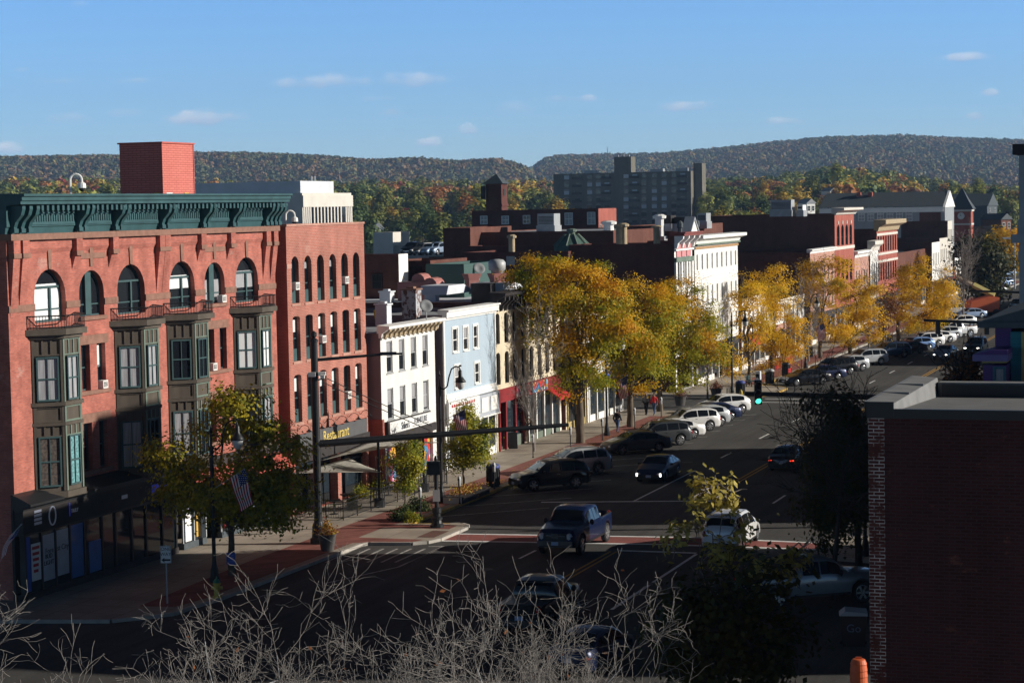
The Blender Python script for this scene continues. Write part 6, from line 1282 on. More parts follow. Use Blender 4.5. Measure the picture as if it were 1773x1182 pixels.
def tree(name, label, base, blobs, n, size, lm, tr=.17, cat='tree', group=None, fork=.38, bark='bark', M_=70, sxy=.62, sz=.34, Y=None, limbs=26, twig=True, lean=(0, 0)):
    b = P(*base) if Y is None else None
    if Y is None: b = P(*base); Y = b.y
    else: q = PD(base[0], base[1], Y); b = Vector((q.x, q.y, 0))
    o = empty(name, (b.x, b.y, .14 if Y > 86 else 0)); tag(o, label, cat, group); B0 = np.array([b.x, b.y, o.location.z])
    E = []
    for (px, py, rx, ry) in blobs:
        c = np.array(PD(px, py, Y)) - B0; k = Y / F_PX; E.append((c, np.array([rx * k, (rx + ry) * .5 * k * .95, ry * k])))
    vol = np.array([e[1].prod() for e in E]); vol /= vol.sum(); cl = []; Nn = []; lo = min(e[0][2] - e[1][2] for e in E); hi = max(e[0][2] + e[1][2] for e in E)
    for _ in range(M_):
        c, r = E[rng.choice(len(E), p=vol)]; d = rng.normal(size=3); d /= np.linalg.norm(d); cl.append(c + d * r * rng.uniform(.25, 1) ** .55 * .95)
    cl = np.array(cl); wts = rng.uniform(.4, 1.6, M_); wts /= wts.sum(); cnt = rng.multinomial(n, wts); C = []
    for c, q in zip(cl, cnt):
        g = rng.normal(size=(q, 3)) * np.array([sxy, sxy, sz]) * rng.uniform(.7, 1.3); rr = np.hypot(g[:, 0], g[:, 1]); g[:, 2] -= .18 * rr * rr; C.append(c + g); ce = min(E, key=lambda e_: np.linalg.norm((c - e_[0]) / e_[1])); v_ = (c - ce[0]) / ce[1]; Nn.append(v_ / (np.linalg.norm(v_) + .2) * .8 + g / (np.linalg.norm(g, axis=1)[:, None] + .15) * .8 + np.array([0, 0, .45]))
    gi = None
    if lm == 'gold': gi = np.concatenate([np.full(q, 1 if rng.random() < (.72 if c[2] < lo + (hi - lo) * .42 else (.34 if c[2] < lo + (hi - lo) * .72 else .10)) else 0) for c, q in zip(cl, cnt)])
    C = np.concatenate(C); V, F_ = leaf_quads(C, size, N=np.concatenate(Nn)); inst(np_mesh('crown', V, F_, [LM[lm], LM['lime']] if gi is not None else LM[lm], gi), 'crown', o)
    hf = max(lo * .9, hi * fork * .6); top = np.array([lean[0], lean[1], hf]); segs = []; q = poly_path(np.array([0, 0, -.2]), top, 5, .012); segs += seg_path(q, tr * 1.25, tr * .85)
    cx = np.mean([e[0] for e in E], 0); main = []; nm = 5
    for i in range(nm):
        e = cl[rng.integers(M_)]; m_ = top + (e - top) * rng.uniform(.45, .65); m_[2] += .4; q = poly_path(top, m_, 4, .05, .08); segs += seg_path(q, tr * .62, tr * .3); main += list(q[1:])
    lead = cx.copy(); lead[2] = lo + (hi - lo) * .75; q = poly_path(top, lead, 5, .03); segs += seg_path(q, tr * .7, tr * .2); main += list(q[1:]); main = np.array(main)
    for e in cl[:limbs]:
        j = np.argmin(np.linalg.norm(main - e, axis=1) + .6 * np.maximum(0, main[:, 2] - e[2])); q = poly_path(main[j], e, 4, .06, .05); segs += seg_path(q, tr * .24, .018)
        if twig:
            for _ in range(3): q2 = poly_path(q[rng.integers(2, 5)], e + rng.normal(size=3) * [sxy * 1.3, sxy * 1.3, sz * 1.4], 3, .08); segs += seg_path(q2, .02, .008)
    V, F_ = tubes_np(segs, 7); inst(np_mesh('trunk', V, F_, M[bark], smooth=True), 'trunk', o); return o
GT = 'street trees along the left pavement'
tree('honey_locust_tree', 'tallest gold street tree with thick trunk near the parked grey sedan', (1005, 770), [(985, 500, 92, 62), (950, 472, 62, 38), (1035, 520, 55, 60), (1000, 600, 52, 60), (985, 672, 36, 30), (920, 490, 46, 42), (1030, 640, 40, 40), (1060, 560, 50, 60), (940, 560, 40, 45)], 40000, .135, 'gold', .27, group=GT, M_=135, sxy=.52, sz=.25, limbs=45)
tree('honey_locust_tree', 'gold and green street tree shading the flag by the side street', (1092, 742), [(1115, 560, 62, 75), (1150, 525, 55, 45), (1085, 640, 45, 45), (1070, 575, 50, 65), (1120, 640, 45, 40), (1085, 510, 45, 40)], 33000, .135, 'gold', .24, group=GT, M_=110, sxy=.52, sz=.25, limbs=40)
tree('honey_locust_tree', 'third gold street tree with greenish lower leaves above the row of white cars', (1142, 715), [(1180, 570, 55, 68), (1205, 610, 45, 65), (1165, 635, 42, 42), (1225, 575, 40, 60), (1170, 510, 48, 38), (1150, 590, 45, 50)], 26000, .135, 'gold', .22, group=GT, M_=105, sxy=.52, sz=.25, limbs=40)
tree('honey_locust_tree', 'thinly leaved gold tree in front of the long white building', (1298, 668), [(1290, 510, 36, 42), (1310, 560, 34, 50), (1280, 580, 30, 40), (1262, 620, 26, 40)], 6500, .14, 'gold2', .17, group=GT, M_=46, sxy=.5, sz=.24)
tree('honey_locust_tree', 'bright yellow tree before the red porch beside the traffic light', (1335, 650), [(1345, 545, 55, 62), (1330, 490, 50, 36), (1370, 590, 36, 40), (1335, 610, 36, 30)], 15000, .14, 'gold2', .18, group=GT, M_=70, sxy=.52, sz=.25)
tree('honey_locust_tree', 'yellow tree with green patch in front of the pink brick block', (1420, 622), [(1415, 500, 38, 55), (1440, 480, 50, 40), (1445, 550, 40, 45), (1400, 470, 25, 30)], 13000, .15, 'gold2', .2, group=GT, M_=62, sxy=.52, sz=.25)
tree('honey_locust_tree', 'yellow tree with dark shaded heart below the arched brick building', (1472, 612), [(1490, 520, 42, 60), (1510, 555, 30, 40), (1470, 570, 40, 34)], 11000, .15, 'gold2', .2, group=GT, M_=56, sxy=.52, sz=.25)
tree('honey_locust_tree', 'broad yellow brown tree in front of the banded brick building', (1555, 592), [(1565, 500, 42, 50), (1600, 480, 46, 42), (1630, 520, 34, 50), (1590, 550, 55, 36), (1555, 545, 30, 40)], 15000, .17, 'gold2', .22, group=GT, M_=75, sxy=.56, sz=.28)
tree('honey_locust_tree', 'farthest yellow street tree over the row of far white cars', (1605, 580), [(1622, 545, 30, 24), (1632, 510, 18, 32)], 4600, .18, 'gold2', .2, group=GT, M_=34)
tree('purple_leaf_tree', 'dull purple brown tree between two yellow street trees', (1530, 602), [(1535, 520, 22, 50), (1525, 560, 18, 30)], 1500, .2, 'russet', .14, M_=60, limbs=50)
tree('maple_tree', 'turning maple with blue notice on its trunk in front of the brick corner building', (402, 1000), [(400, 830, 105, 68), (408, 705, 50, 56), (302, 790, 58, 46), (485, 785, 56, 62), (445, 745, 45, 45), (445, 880, 80, 42), (330, 850, 62, 46), (370, 740, 40, 40), (500, 850, 42, 50)], 25000, .145, 'maple', .15, M_=150, limbs=60, sxy=.42, sz=.26)
tree('young_maple_tree', 'small green and yellow tree rising from the juniper bed', (702, 885), [(704, 797, 36, 36), (712, 775, 20, 18), (700, 830, 20, 20)], 5600, .115, 'green', .045, M_=50, sxy=.25, sz=.2, fork=.3)
tree('young_maple_tree', 'round green tree with yellow top beside the middle lamp post', (803, 848), [(812, 755, 40, 50), (808, 782, 50, 28), (805, 715, 22, 26)], 10000, .125, 'green', .06, M_=70, sxy=.28, sz=.22, fork=.3)
tree('red_shrub_tree', 'small russet leaved tree beside the red shop front', (915, 770), [(885, 690, 28, 36), (900, 735, 30, 16), (870, 665, 18, 20)], 1100, .12, 'russet', .05, M_=60, limbs=55, sxy=.25)
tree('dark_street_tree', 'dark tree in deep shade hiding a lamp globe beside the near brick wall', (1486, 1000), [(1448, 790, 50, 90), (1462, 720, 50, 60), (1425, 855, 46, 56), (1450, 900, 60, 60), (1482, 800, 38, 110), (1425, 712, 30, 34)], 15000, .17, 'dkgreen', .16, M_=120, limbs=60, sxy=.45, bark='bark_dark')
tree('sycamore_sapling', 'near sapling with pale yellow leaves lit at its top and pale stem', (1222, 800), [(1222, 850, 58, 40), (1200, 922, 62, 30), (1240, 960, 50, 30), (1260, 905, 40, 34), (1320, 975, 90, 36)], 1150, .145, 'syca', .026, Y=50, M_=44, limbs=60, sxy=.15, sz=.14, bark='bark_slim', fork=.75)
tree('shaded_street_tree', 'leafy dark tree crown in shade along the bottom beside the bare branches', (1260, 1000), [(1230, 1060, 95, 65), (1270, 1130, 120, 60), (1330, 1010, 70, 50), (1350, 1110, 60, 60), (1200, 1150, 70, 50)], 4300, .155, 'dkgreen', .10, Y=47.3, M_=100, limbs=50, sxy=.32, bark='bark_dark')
tree('large_far_tree', 'large dark green tree at the street end right of the clock tower', (1712, 548), [(1700, 450, 40, 48), (1725, 470, 28, 50), (1690, 490, 30, 36), (1680, 430, 22, 25)], 7000, .5, 'dkgreen', .3, Y=330, M_=80, sxy=1.1, sz=.7)
tree('large_far_tree', 'bright yellow tree behind the large dark green tree at the street end', (1740, 500), [(1740, 418, 34, 22), (1755, 440, 22, 25)], 3500, .6, 'gold2', .3, Y=430, M_=50, sxy=1.2, sz=.7)
# bare trees built by branching
def grow(p, d, L_, r, lev, segs, par, rtip=.006):
    k = par['k'][lev]; q = [p]; dd = d.copy()
    for i in range(k):
        dd = dd + rng.normal(size=3) * par['wob'][lev]; dd[2] += par['up'][lev]; dd /= np.linalg.norm(dd); q.append(q[-1] + dd * L_ / k)
    q = np.array(q); rt = max(rtip, r * par['tap'][lev]); segs += seg_path(q, r, rt)
    if lev + 1 < len(par['n']):
        for i in range(par['n'][lev + 1]):
            t = rng.uniform(par['t0'][lev], 1.0); j = min(int(t * k), k - 1); p2 = q[j] + (q[j + 1] - q[j]) * (t * k - j); tan = q[j + 1] - q[j]; tan /= np.linalg.norm(tan); s = rng.normal(size=3); s -= s.dot(tan) * tan; s /= np.linalg.norm(s); a = par['ang'][lev] * rng.uniform(.6, 1.3); d2 = tan * math.cos(a) + s * math.sin(a)
            rr = (r + (rt - r) * t) * par['rr'][lev]; grow(p2, d2, L_ * par['lr'][lev] * rng.uniform(.6, 1.25), max(rr, rtip), lev + 1, segs, par, rtip)
def bare_tree(name, label, pos, h, r, par, bark, group=None, extra_leaves=0, lm='russet', k=4, lean=(0, 0), rtip=.006):
    o = empty(name, (pos[0], pos[1], 0)); tag(o, label, 'bare tree', group); segs = []; grow(np.array([0, 0, -.1]), np.array([lean[0], lean[1], 1.0]), h, r, 0, segs, par, rtip); V, F_ = tubes_np(segs, k); thin = np.array([s[2] < .0072 for s in segs]); inst(np_mesh('branches', V, F_, [M[bark], M['twig_bark']], np.tile(thin.astype(np.int32), k) if bark == 'bark_grey' else None), 'branches', o)
    if extra_leaves:
        tips = np.array([s[1] for s in segs if s[3] < max(.02, rtip * 1.2)]); C = tips[rng.integers(0, len(tips), extra_leaves)] + rng.normal(size=(extra_leaves, 3)) * .03; V, F_ = leaf_quads(C, .075); inst(np_mesh('leaves', V, F_, LM[lm]), 'leaves', o)
    return o
PEAR = dict(n=[1, 11, 8, 6, 5], k=[6, 7, 6, 5, 3], wob=[.03, .11, .15, .19, .25], up=[0, .055, .07, .06, .02], tap=[.45, .35, .35, .4, .6], t0=[.38, .22, .18, .15, .1], ang=[.95, .85, .85, .95], rr=[.5, .55, .6, .65], lr=[.52, .50, .50, .42])
GB = 'bare pale trees along the bottom'
for i, (px, Y, h, lb) in enumerate(((-75, 35.8, 6.2, 'bare pale tree cut by the picture edge at the bottom corner'), (30, 34.5, 6.1, 'bare pale tree in the bottom corner beside the yellow kerb'), (160, 36.5, 5.8, 'bare pale twiggy tree below the poster windows'), (290, 35, 6.35, 'bare pale twiggy tree below the ONE WAY sign'), (400, 37, 5.9, 'bare pale twiggy tree under the hydrant'), (500, 34.2, 6.1, 'bare pale twiggy tree below the maple trunk'), (600, 36.5, 5.9, 'bare pale twiggy tree under the flower pot'), (705, 35.3, 6.45, 'bare pale twiggy tree below the hatched kerb corner'), (815, 36.8, 6.1, 'bare pale twiggy tree left of the black pickup'), (930, 34.6, 6.0, 'bare pale twiggy tree in front of the black pickup'), (1050, 36.0, 5.75, 'smallest bare pale twiggy tree in front of the dark blue car'))):
    x = (px - 886) / F_PX * Y; bare_tree('bare_pear_tree', lb, (x, Y), min(h, 6.2) + .28 + (500 - px) / 500 * .10, .11, PEAR, 'bark_grey', GB, 70, 'russet', rtip=.0036)
SLIM = dict(n=[1, 16, 7, 5], k=[7, 6, 5, 3], wob=[.02, .06, .1, .14], up=[0, .16, .08, .03], tap=[.2, .3, .4, .6], t0=[.25, .15, .1], ang=[.5, .55, .7], rr=[.45, .5, .6], lr=[.62, .45, .4])
b = P(925, 785); bare_tree('bare_birch_tree', 'slender bare grey tree in front of the cream building', (b.x, b.y), 6.0, .085, SLIM, 'bark_slim', None, 90, 'russet', rtip=.008)
b = P(938, 785); 
SPREAD = dict(n=[1, 12, 8, 6], k=[6, 8, 6, 4], wob=[.03, .09, .13, .16], up=[0, .02, .0, .0], tap=[.4, .3, .35, .5], t0=[.45, .25, .2], ang=[1.0, .7, .7], rr=[.5, .5, .55], lr=[.75, .5, .45])
d = PD(1440, 800, 88); bare_tree('bare_street_tree', 'dark bare tree reaching over the road beside the traffic arm', (d.x, d.y), 5.9, .13, SPREAD, 'bark_dark', None, 40, rtip=.010)
d = PD(1600, 660, 66); bare_tree('bare_street_tree', 'dark bare branches showing above the grey roof coping', (d.x, d.y), 6.3, .11, SPREAD, 'bark_dark', None, 120, rtip=.010)
d = PD(1672, 660, 60); tree('orange_shrub_tree', 'small orange leaved tree top beside the purple house', (1672, 690), [(1668, 655, 32, 18), (1690, 640, 16, 12)], 900, .10, 'russet', .06, Y=60, M_=50, limbs=50, sxy=.22, bark='bark_dark')
b = P(1668, 558); bare_tree('bare_street_tree', 'brownish bare tree at the far pavement left of the dark green tree', (b.x, b.y), 7.5, .16, SLIM, 'bark_slim', None, 60, rtip=.02)
for i, (px, py, h, lb) in enumerate(((1225, 690, 8.2, 'leafless twiggy tree before the ornate Victorian front'), (1400, 628, 9.2, 'leafless twiggy tree between two yellow trees'), (1505, 606, 10, 'leafless grey tree below the white slit building'), (1640, 575, 10.0, 'leafless grey tree before the bright white shop'))):
    b = P(px, py); bare_tree('bare_street_tree', lb, (b.x, b.y), h * .62, .10, SLIM, 'bark_slim', None, 30, rtip=.010)
# low planting
def bush(name, label, px, py, wpx, hpx, n, size, lm, cat='shrub', z0=.14, Y=None):
    b = P(px, py, z0); k = b.y / F_PX; o = empty(name, b); tag(o, label, cat); rx, rz_ = wpx / 2 * k, hpx * k; C = []
    for _ in range(max(6, n // 60)):
        d = rng.normal(size=3); d /= np.linalg.norm(d); d[2] = abs(d[2]); c = d * np.array([rx * .8, rx * .6, rz_ * .8]) * rng.uniform(.3, 1); C.append(c + rng.normal(size=(60, 3)) * rz_ * .16)
    C = np.concatenate(C); C[:, 2] = np.abs(C[:, 2]); V, F_ = leaf_quads(C, size); inst(np_mesh('foliage', V, F_, LM[lm]), 'foliage', o)
    segs = [s for _ in range(14) for s in seg_path(poly_path(np.array([0, 0, -.05]), C[rng.integers(len(C))] * .8, 3, .05), .02, .008)]; V, F_ = tubes_np(segs, 4); inst(np_mesh('stems', V, F_, M['bark_dark']), 'stems', o); return o
bush('juniper_shrub', 'spreading juniper at the street side of the sapling bed', 700, 900, 64, 30, 2600, .09, 'juniper'); bush('juniper_shrub', 'darker juniper behind the parking meter in the sapling bed', 722, 884, 56, 30, 2000, .09, 'juniper'); bush('juniper_shrub', 'bright green juniper tuft at the front edge of the sapling bed', 712, 903, 36, 24, 1000, .08, 'green')
for px, py, w_, h_, lb in ((625, 862, 46, 34, 'white flowered planting inside the restaurant patio rail'), (655, 850, 26, 28, 'yellow green planting at the end of the patio rail'), (612, 880, 22, 26, 'small green planting behind the patio rail near the signal mast')): bush('patio_plant', lb, px, py, w_, h_, 900, .09, 'green', 'plant')

# ------------------------------------------------------------------ wooded hills
PXS = [-400, 0, 190, 330, 450, 560, 640, 720, 790, 860, 890, 912, 921, 930, 945, 965, 1060, 1140, 1250, 1350, 1430, 1560, 1650, 1773, 2200]
PYS = [268, 272, 269, 264, 265, 270, 277, 274, 279, 275, 282, 291, 294, 284, 273, 269, 267, 265, 256, 245, 237, 234, 238, 242, 250]
MXS = [-400, 0, 200, 330, 600, 640, 700, 760, 830, 900, 955, 1090, 1215, 1290, 1400, 1450, 1530, 1600, 1700, 1773, 2200]
MYS = [300, 302, 304, 308, 308, 303, 306, 303, 307, 303, 306, 312, 304, 301, 290, 280, 290, 303, 314, 320, 320]
def uv(px, py): d = ray(px, py); return d[0] / d[1], d[2] / d[1]
RU = np.array([uv(a, b) for a, b in zip(PXS, PYS)]); MU = np.array([uv(a, b) for a, b in zip(MXS, MYS)]); uN = uv(921, 290)[0]
def ridge_D(u): return 3500.0 if u < uN else 4700.0
def hz(u, r):
    D_ = ridge_D(u); zt = CAM_H + np.interp(u, RU[:, 0], RU[:, 1]) * D_ - 10; zm = max(2, CAM_H + np.interp(u, MU[:, 0], MU[:, 1]) * 1500 - 13)
    return float(np.interp(r, [520, 900, 1500, 2100, 2500, D_ * .85, D_, D_ * 1.3], [-3, zm * .38, zm, zm * .8, zm * .95, zm + (zt - zm) * .78, zt, zt - 40]))
us = np.linspace(-.42, .42, 150); us = np.sort(np.concatenate([us, uN + np.array([-.001, 0, .0005, .001])])); rs = np.concatenate([np.linspace(520, 2500, 26), np.linspace(2600, 6000, 34)])
V = np.array([[u * r, r, hz(u, r)] for r in rs for u in us]); nu = len(us); F_ = np.array([[i * nu + j, i * nu + j + 1, (i + 1) * nu + j + 1, (i + 1) * nu + j] for i in range(len(rs) - 1) for j in range(nu - 1)])
M['hill'] = mat('hill_ground', (.06, .045, .025), .95, var=.4, scale=.01); struct(inst(np_mesh('hills', V, F_, M['hill'], smooth=True), 'hills'))
FC = [(.085, .125, .04), (.17, .185, .045), (.26, .27, .05), (.46, .31, .05), (.38, .16, .05), (.20, .095, .05), (.20, .165, .12), (.28, .05, .04)]
FM = [leafmat('autumn_foliage_%s' % n_, [mul(c, .85)[:3], mul(c, 1.2)[:3], mul(c, 1.45)[:3]], .15, .12) for n_, c in zip(('dark_green', 'olive', 'yellow_green', 'gold', 'rust', 'brown', 'grey', 'red'), FC)]
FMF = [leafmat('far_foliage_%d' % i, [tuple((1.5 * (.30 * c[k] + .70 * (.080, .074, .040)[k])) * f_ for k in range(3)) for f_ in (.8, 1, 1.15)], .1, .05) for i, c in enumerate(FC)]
WN = np.array([.22, .25, .27, .10, .09, .03, .05, .02]); WF = np.array([.24, .22, .07, .07, .18, .14, .07, .01]); WN /= WN.sum(); WF /= WF.sum()
def clump_quads(C, N, size, jit):
    n = len(C); nr = N + rng.normal(size=(n, 3)) * jit; nr /= np.linalg.norm(nr, axis=1)[:, None] + 1e-9; d = rng.normal(size=(n, 3)); a = np.cross(nr, d); a /= np.linalg.norm(a, axis=1)[:, None] + 1e-9; b = np.cross(nr, a); s = size * rng.uniform(.6, 1.4, (n, 1))
    return np.stack([C - a * s * .5, C - b * s * .5, C + a * s * .5, C + b * s * .5], 1).reshape(-1, 3), np.arange(4 * n).reshape(n, 4)
def forest(name, label, pts, k, qs, FM):
    Cs, Ns, Ms, Ss = [], [], [], []
    for (x, y, z, r, c) in pts:
        d = rng.normal(size=(k, 3)); d[:, 2] = np.abs(d[:, 2]) * 1.1 - .25; d /= np.linalg.norm(d, axis=1)[:, None]; lob = 1 + .22 * np.sin(d[:, 0] * 5 + x) * np.cos(d[:, 1] * 4 + y); rr = (rng.uniform(.55, 1.05, (k, 1)) ** .5) * lob[:, None]
        Cs.append(np.array([x, y, z + r * .8]) + d * rr * np.array([r, r, r * 1.15])); Ns.append(d * 1.5); Ms.append(np.full(k, c)); Ss.append(np.full((k, 1), r * qs))
    C = np.concatenate(Cs); V, F_ = clump_quads(C, np.concatenate(Ns), np.concatenate(Ss), .55)
    o = inst(np_mesh(name, V, F_, FM, np.concatenate(Ms)), name); o['kind'] = 'stuff'; o['label'] = label; o['category'] = 'forest'; return o
def patchy(u, r, W_):      # neighbouring trees share a tint
    q = 1.6 * mnoise.noise(Vector((u * 38, r * .0025, 1.7))) + mnoise.noise(Vector((u * 120, r * .01, 5.1))); w_ = W_.copy(); w_[[0, 1]] *= 1 + 3.5 * max(0, q); w_[[3, 4, 5]] *= 1 + 3.5 * max(0, -q); w_ /= w_.sum(); return int(rng.choice(8, p=w_))
def patch(u, r, Wt): return patchy(u, r, Wt)
pts = []
while len(pts) < 17000:
    u = rng.uniform(-.30, .30); D_ = ridge_D(u); r = rng.uniform(2450, D_ * 1.02); pts.append((u * r, r, hz(u, r), rng.uniform(3.4, 6.2) * (1.1 if r > 3500 else 1), patch(u, r, WF)))
for i in range(3600):      # skyline rows
    u = rng.uniform(-.30, .30); D_ = ridge_D(u); r = D_ * rng.uniform(.985, 1.01); pts.append((u * r, r, hz(u, r) - 1, rng.uniform(3.5, 6), patch(u, r, WF)))
forest('hill_forest', 'autumn woods covering the distant ridge', pts, 34, .66, FMF)
pts = []
while len(pts) < 4200:
    u = rng.uniform(-.28, .28); r = 900 + 1400 * rng.uniform() ** 1.1; pts.append((u * r, r, hz(u, r), rng.uniform(3.4, 6.2), patch(u, r, WN)))
forest('valley_forest', 'mixed autumn woods rising behind the town', pts, 210, .31, FM)
# individual trees of the nearer wood
CN = ['dark green', 'olive green', 'yellow green', 'golden', 'rust orange', 'brown', 'bare grey', 'deep red']
proto = {}
def proto_tree(c, k):
    tall = k == 1; n = 1500; cl = rng.normal(size=(26, 3)); cl /= np.linalg.norm(cl, axis=1)[:, None]; cl *= rng.uniform(.45, 1, (26, 1)) ** .5; cl *= np.array([3.6, 3.6, 4.6]) if not tall else np.array([2.6, 2.6, 5.8])
    if c == 0 and tall: cl[:, :2] *= (1.35 - (cl[:, 2:3] + 6) / 11)
    cl[:, 2] += 7.2 if not tall else 8.4; C = np.concatenate([q + rng.normal(size=(n // 26, 3)) * .85 for q in cl]); Nn = C - np.array([0, 0, 6.]); Nn /= np.linalg.norm(Nn, axis=1)[:, None]; V, F_ = clump_quads(C, Nn * 1.8, .78 if c != 6 else .35, .5); cm = np_mesh('crown', V, F_, FM[c])
    segs = seg_path(poly_path(np.array([0, 0, -1.]), np.array([0, 0, 7.]), 3, .02), .32, .16)
    for q in cl[:12]: segs += seg_path(poly_path(np.array([0, 0, rng.uniform(3, 7)]), q, 3, .04), .12, .03)
    V, F_ = tubes_np(segs, 5); return cm, np_mesh('trunk', V, F_, M['bark'])
spans = [(0, 200, .10), (322, 500, .12), (604, 962, .42), (1214, 1445, .24), (1640, 1773, .12)]
for i in range(290):
    a, b_, _ = spans[int(rng.choice(5, p=[s_[2] for s_ in spans]))]; px = rng.uniform(a - 8, b_ + 8); r = (620 if px > 1400 else 500) + 430 * rng.uniform() ** .8; u = uv(px, 340)[0]; c = patch(u, r, WN); k = int(rng.integers(2))
    if (c, k) not in proto: proto[(c, k)] = proto_tree(c, k)
    cm, tm__ = proto[(c, k)]; z = max(-.06, hz(u, r)) if r > 520 else -.06; s = rng.uniform(.75, 1.15)
    o = empty('woodland_tree', (u * r, r, z), rng.uniform(0, 6.28)); o.scale = (s, s, s * rng.uniform(.9, 1.15)); inst(cm, 'crown', o); inst(tm__, 'trunk', o)
    tag(o, '%s %s tree in the wood beyond the town roofs' % (CN[c], 'upright' if k else 'rounded'), 'tree', '%s %s trees in the wood' % (CN[c], 'upright' if k else 'rounded'))
# radio mast on the ridge
d = PD(1052, 265, 4500); q = MB(); q.tube([(0, 0, -8), (0, 0, 14)], [1.0, .4], 5); q.tube([(-3, 0, 8), (3, 0, 8)], .3, 4); o = q.build('radio_mast', M['galv'], loc=d); tag(o, 'thin radio mast on the far ridge above the apartment tower', 'mast')
# ------------------------------------------------------------------ street furniture
Z0 = .14
def lamp_post(base, label, az=109, h=7.3, reach=1.15, group='street lamps along the pavements', up='yes'):
    o = empty('street_lamp', (base.x, base.y, Z0), R(90 - az)); tag(o, label, 'street lamp', group)
    q = MB(); q.lathe([(.24, 0), (.24, .18), (.19, .24), (.17, .55), (.12, .75), (.095, .95), (.09, 1.0), (.085, h - 1.3), (.11, h - 1.28), (.11, h - 1.18), (.06, h - 1.1), (.05, h - .55), (.09, h - .5), (.05, h - .4), (.015, h - .2)], 12); q.build('post', M['black_iron'], o, smooth=False)
    q = MB(); pa = [(0, 0, h - 1.2), (.25, 0, h - 1.28), (.45, 0, h - 1.1), (.55, 0, h - .6), (.7, 0, h - .15), (.95, 0, h), (reach, 0, h - .05), (reach + .05, 0, h - .22)]; q.tube(pa, .042, 8); q.lathe([(.04, 0), (.10, .05), (.04, .1)], 8, (reach + .05, 0, h - .02)); q.build('gooseneck', M['black_iron'], o)
    q = MB(); q.lathe([(.05, 0), (.10, -.08), (.11, -.35), (.20, -.48), (.30, -.62), (.31, -.68), (.27, -.68)], 14, (reach + .05, 0, h - .2)); q.build('lamp_shade', M['black_iron'], o, smooth=True)
    q = MB(); q.lathe([(.24, -.67), (.25, -.75), (.20, -.95), (.10, -1.08), (.01, -1.1)], 14, (reach + .05, 0, h - .2)); q.build('lamp_globe', M['globe'], o, smooth=True); return o
LP0 = lamp_post(P(372, 1012), 'street lamp in front of the corner maple with a flag on its post', 95, 7.2)
lamp_post(P(765, 873), 'street lamp beside the planter box and pedestrian signal', 100, 7.6)
lamp_post(P(1051, 757), 'street lamp behind the walking person in dark coat', 109, 7.4); lamp_post(P(1268, 690), 'street lamp by the blue topped bin before the white building', 109, 7.3); lamp_post(P(1395, 640), 'street lamp beside the red panelled shop', 109, 7.3)
lamp_post(P(1700, 500), 'far street lamp seen against the dark green tree', 109, 8); d = PD(1448, 770, 98); lamp_post(Vector((d.x + 1.3, d.y, 0)), 'street lamp whose globe shows inside the dark shaded tree', 270, 6.9)
o = empty('street_pole', P(1757, 500)); tag(o, 'pale galvanised street pole with twin lamp heads far along the road', 'street lamp'); q = MB(); q.tube([(0, 0, 0), (0, 0, 9.2)], [.16, .11], 8); q.build('post', M['alum'], o); q = MB(); q.box(-2.2, -.25, 9.1, -.5, .25, 9.4); q.box(-.6, -.4, 8.9, 1.0, .4, 9.5); q.build('lamp_head', M['white_paint'], o)
# signal pole with long arm at the corner
sp = P(552, 945); SG = empty('traffic_signal_mast', (sp.x, sp.y, Z0)); tag(SG, 'tall black signal mast with long bare arm over the road', 'signal mast')
htop = PD(548, 585, sp.y).z - Z0; harm = PD(556, 768, sp.y).z - Z0
q = MB(); q.lathe([(.42, 0), (.42, .25), (.33, .32), (.30, .9), (.25, 1.0), (.20, 1.1), (.19, 5.5), (.17, htop - .2), (.21, htop - .18), (.21, htop - .1), (.1, htop)], 14); q.lathe([(.05, 0), (.15, .1), (.15, .25), (.02, .36)], 10, (0, 0, htop)); q.build('mast', M['black_iron'], SG)
e1 = PD(984, 735, sp.y + 3.0); q = MB(); q.tube([(0, 0, harm), (e1.x - sp.x, e1.y - sp.y, e1.z - Z0)], [.19, .10], 10); q.build('traffic_arm', M['black_iron'], SG)
e2 = PD(697, 612, sp.y + .6); z2 = PD(556, 623, sp.y).z - Z0; q = MB(); q.tube([(0, 0, z2), (e2.x - sp.x - 1.0, e2.y - sp.y, e2.z - Z0 - .02), (e2.x - sp.x, e2.y - sp.y, e2.z - Z0)], [.085, .06, .05], 8); v_ = Vector((e2.x - sp.x, e2.y - sp.y, e2.z - Z0)); q.box(v_.x - 1.1, v_.y - .12, v_.z - .05, v_.x - .3, v_.y + .12, v_.z + .09); q.build('lamp_arm', M['black_iron'], SG)
q = MB()
for (a, b_) in (((566, 655), (748, 737)), ((560, 662), (745, 745))):
    A = PD(*a, sp.y); B = PD(*b_, sp.y + 1.3); q.tube([(A.x - sp.x, A.y - sp.y, A.z - Z0), ((A.x + B.x) / 2 - sp.x, (A.y + B.y) / 2 - sp.y, (A.z + B.z) / 2 - Z0 - .04), (B.x - sp.x, B.y - sp.y, B.z - Z0)], .022, 5)
A = PD(552, 658, sp.y); q.tube([(0, 0, A.z - Z0), (.4, .1, A.z - Z0 + .05)], .04, 6); q.build('stay_wire', M['black_iron'], SG)
q = MB(); a = PD(538, 648, sp.y); q.box(a.x - sp.x - .1, -.3, a.z - Z0 - .1, a.x - sp.x + .25, .0, a.z - Z0 + .12); a = PD(563, 647, sp.y); q.box(.19, -.2, a.z - Z0 - .08, .55, .1, a.z - Z0 + .1); q.box(.3, -.4, a.z - Z0 - .2, .5, -.1, a.z - Z0 - .02); q.build('detector', M['white_paint'], SG)
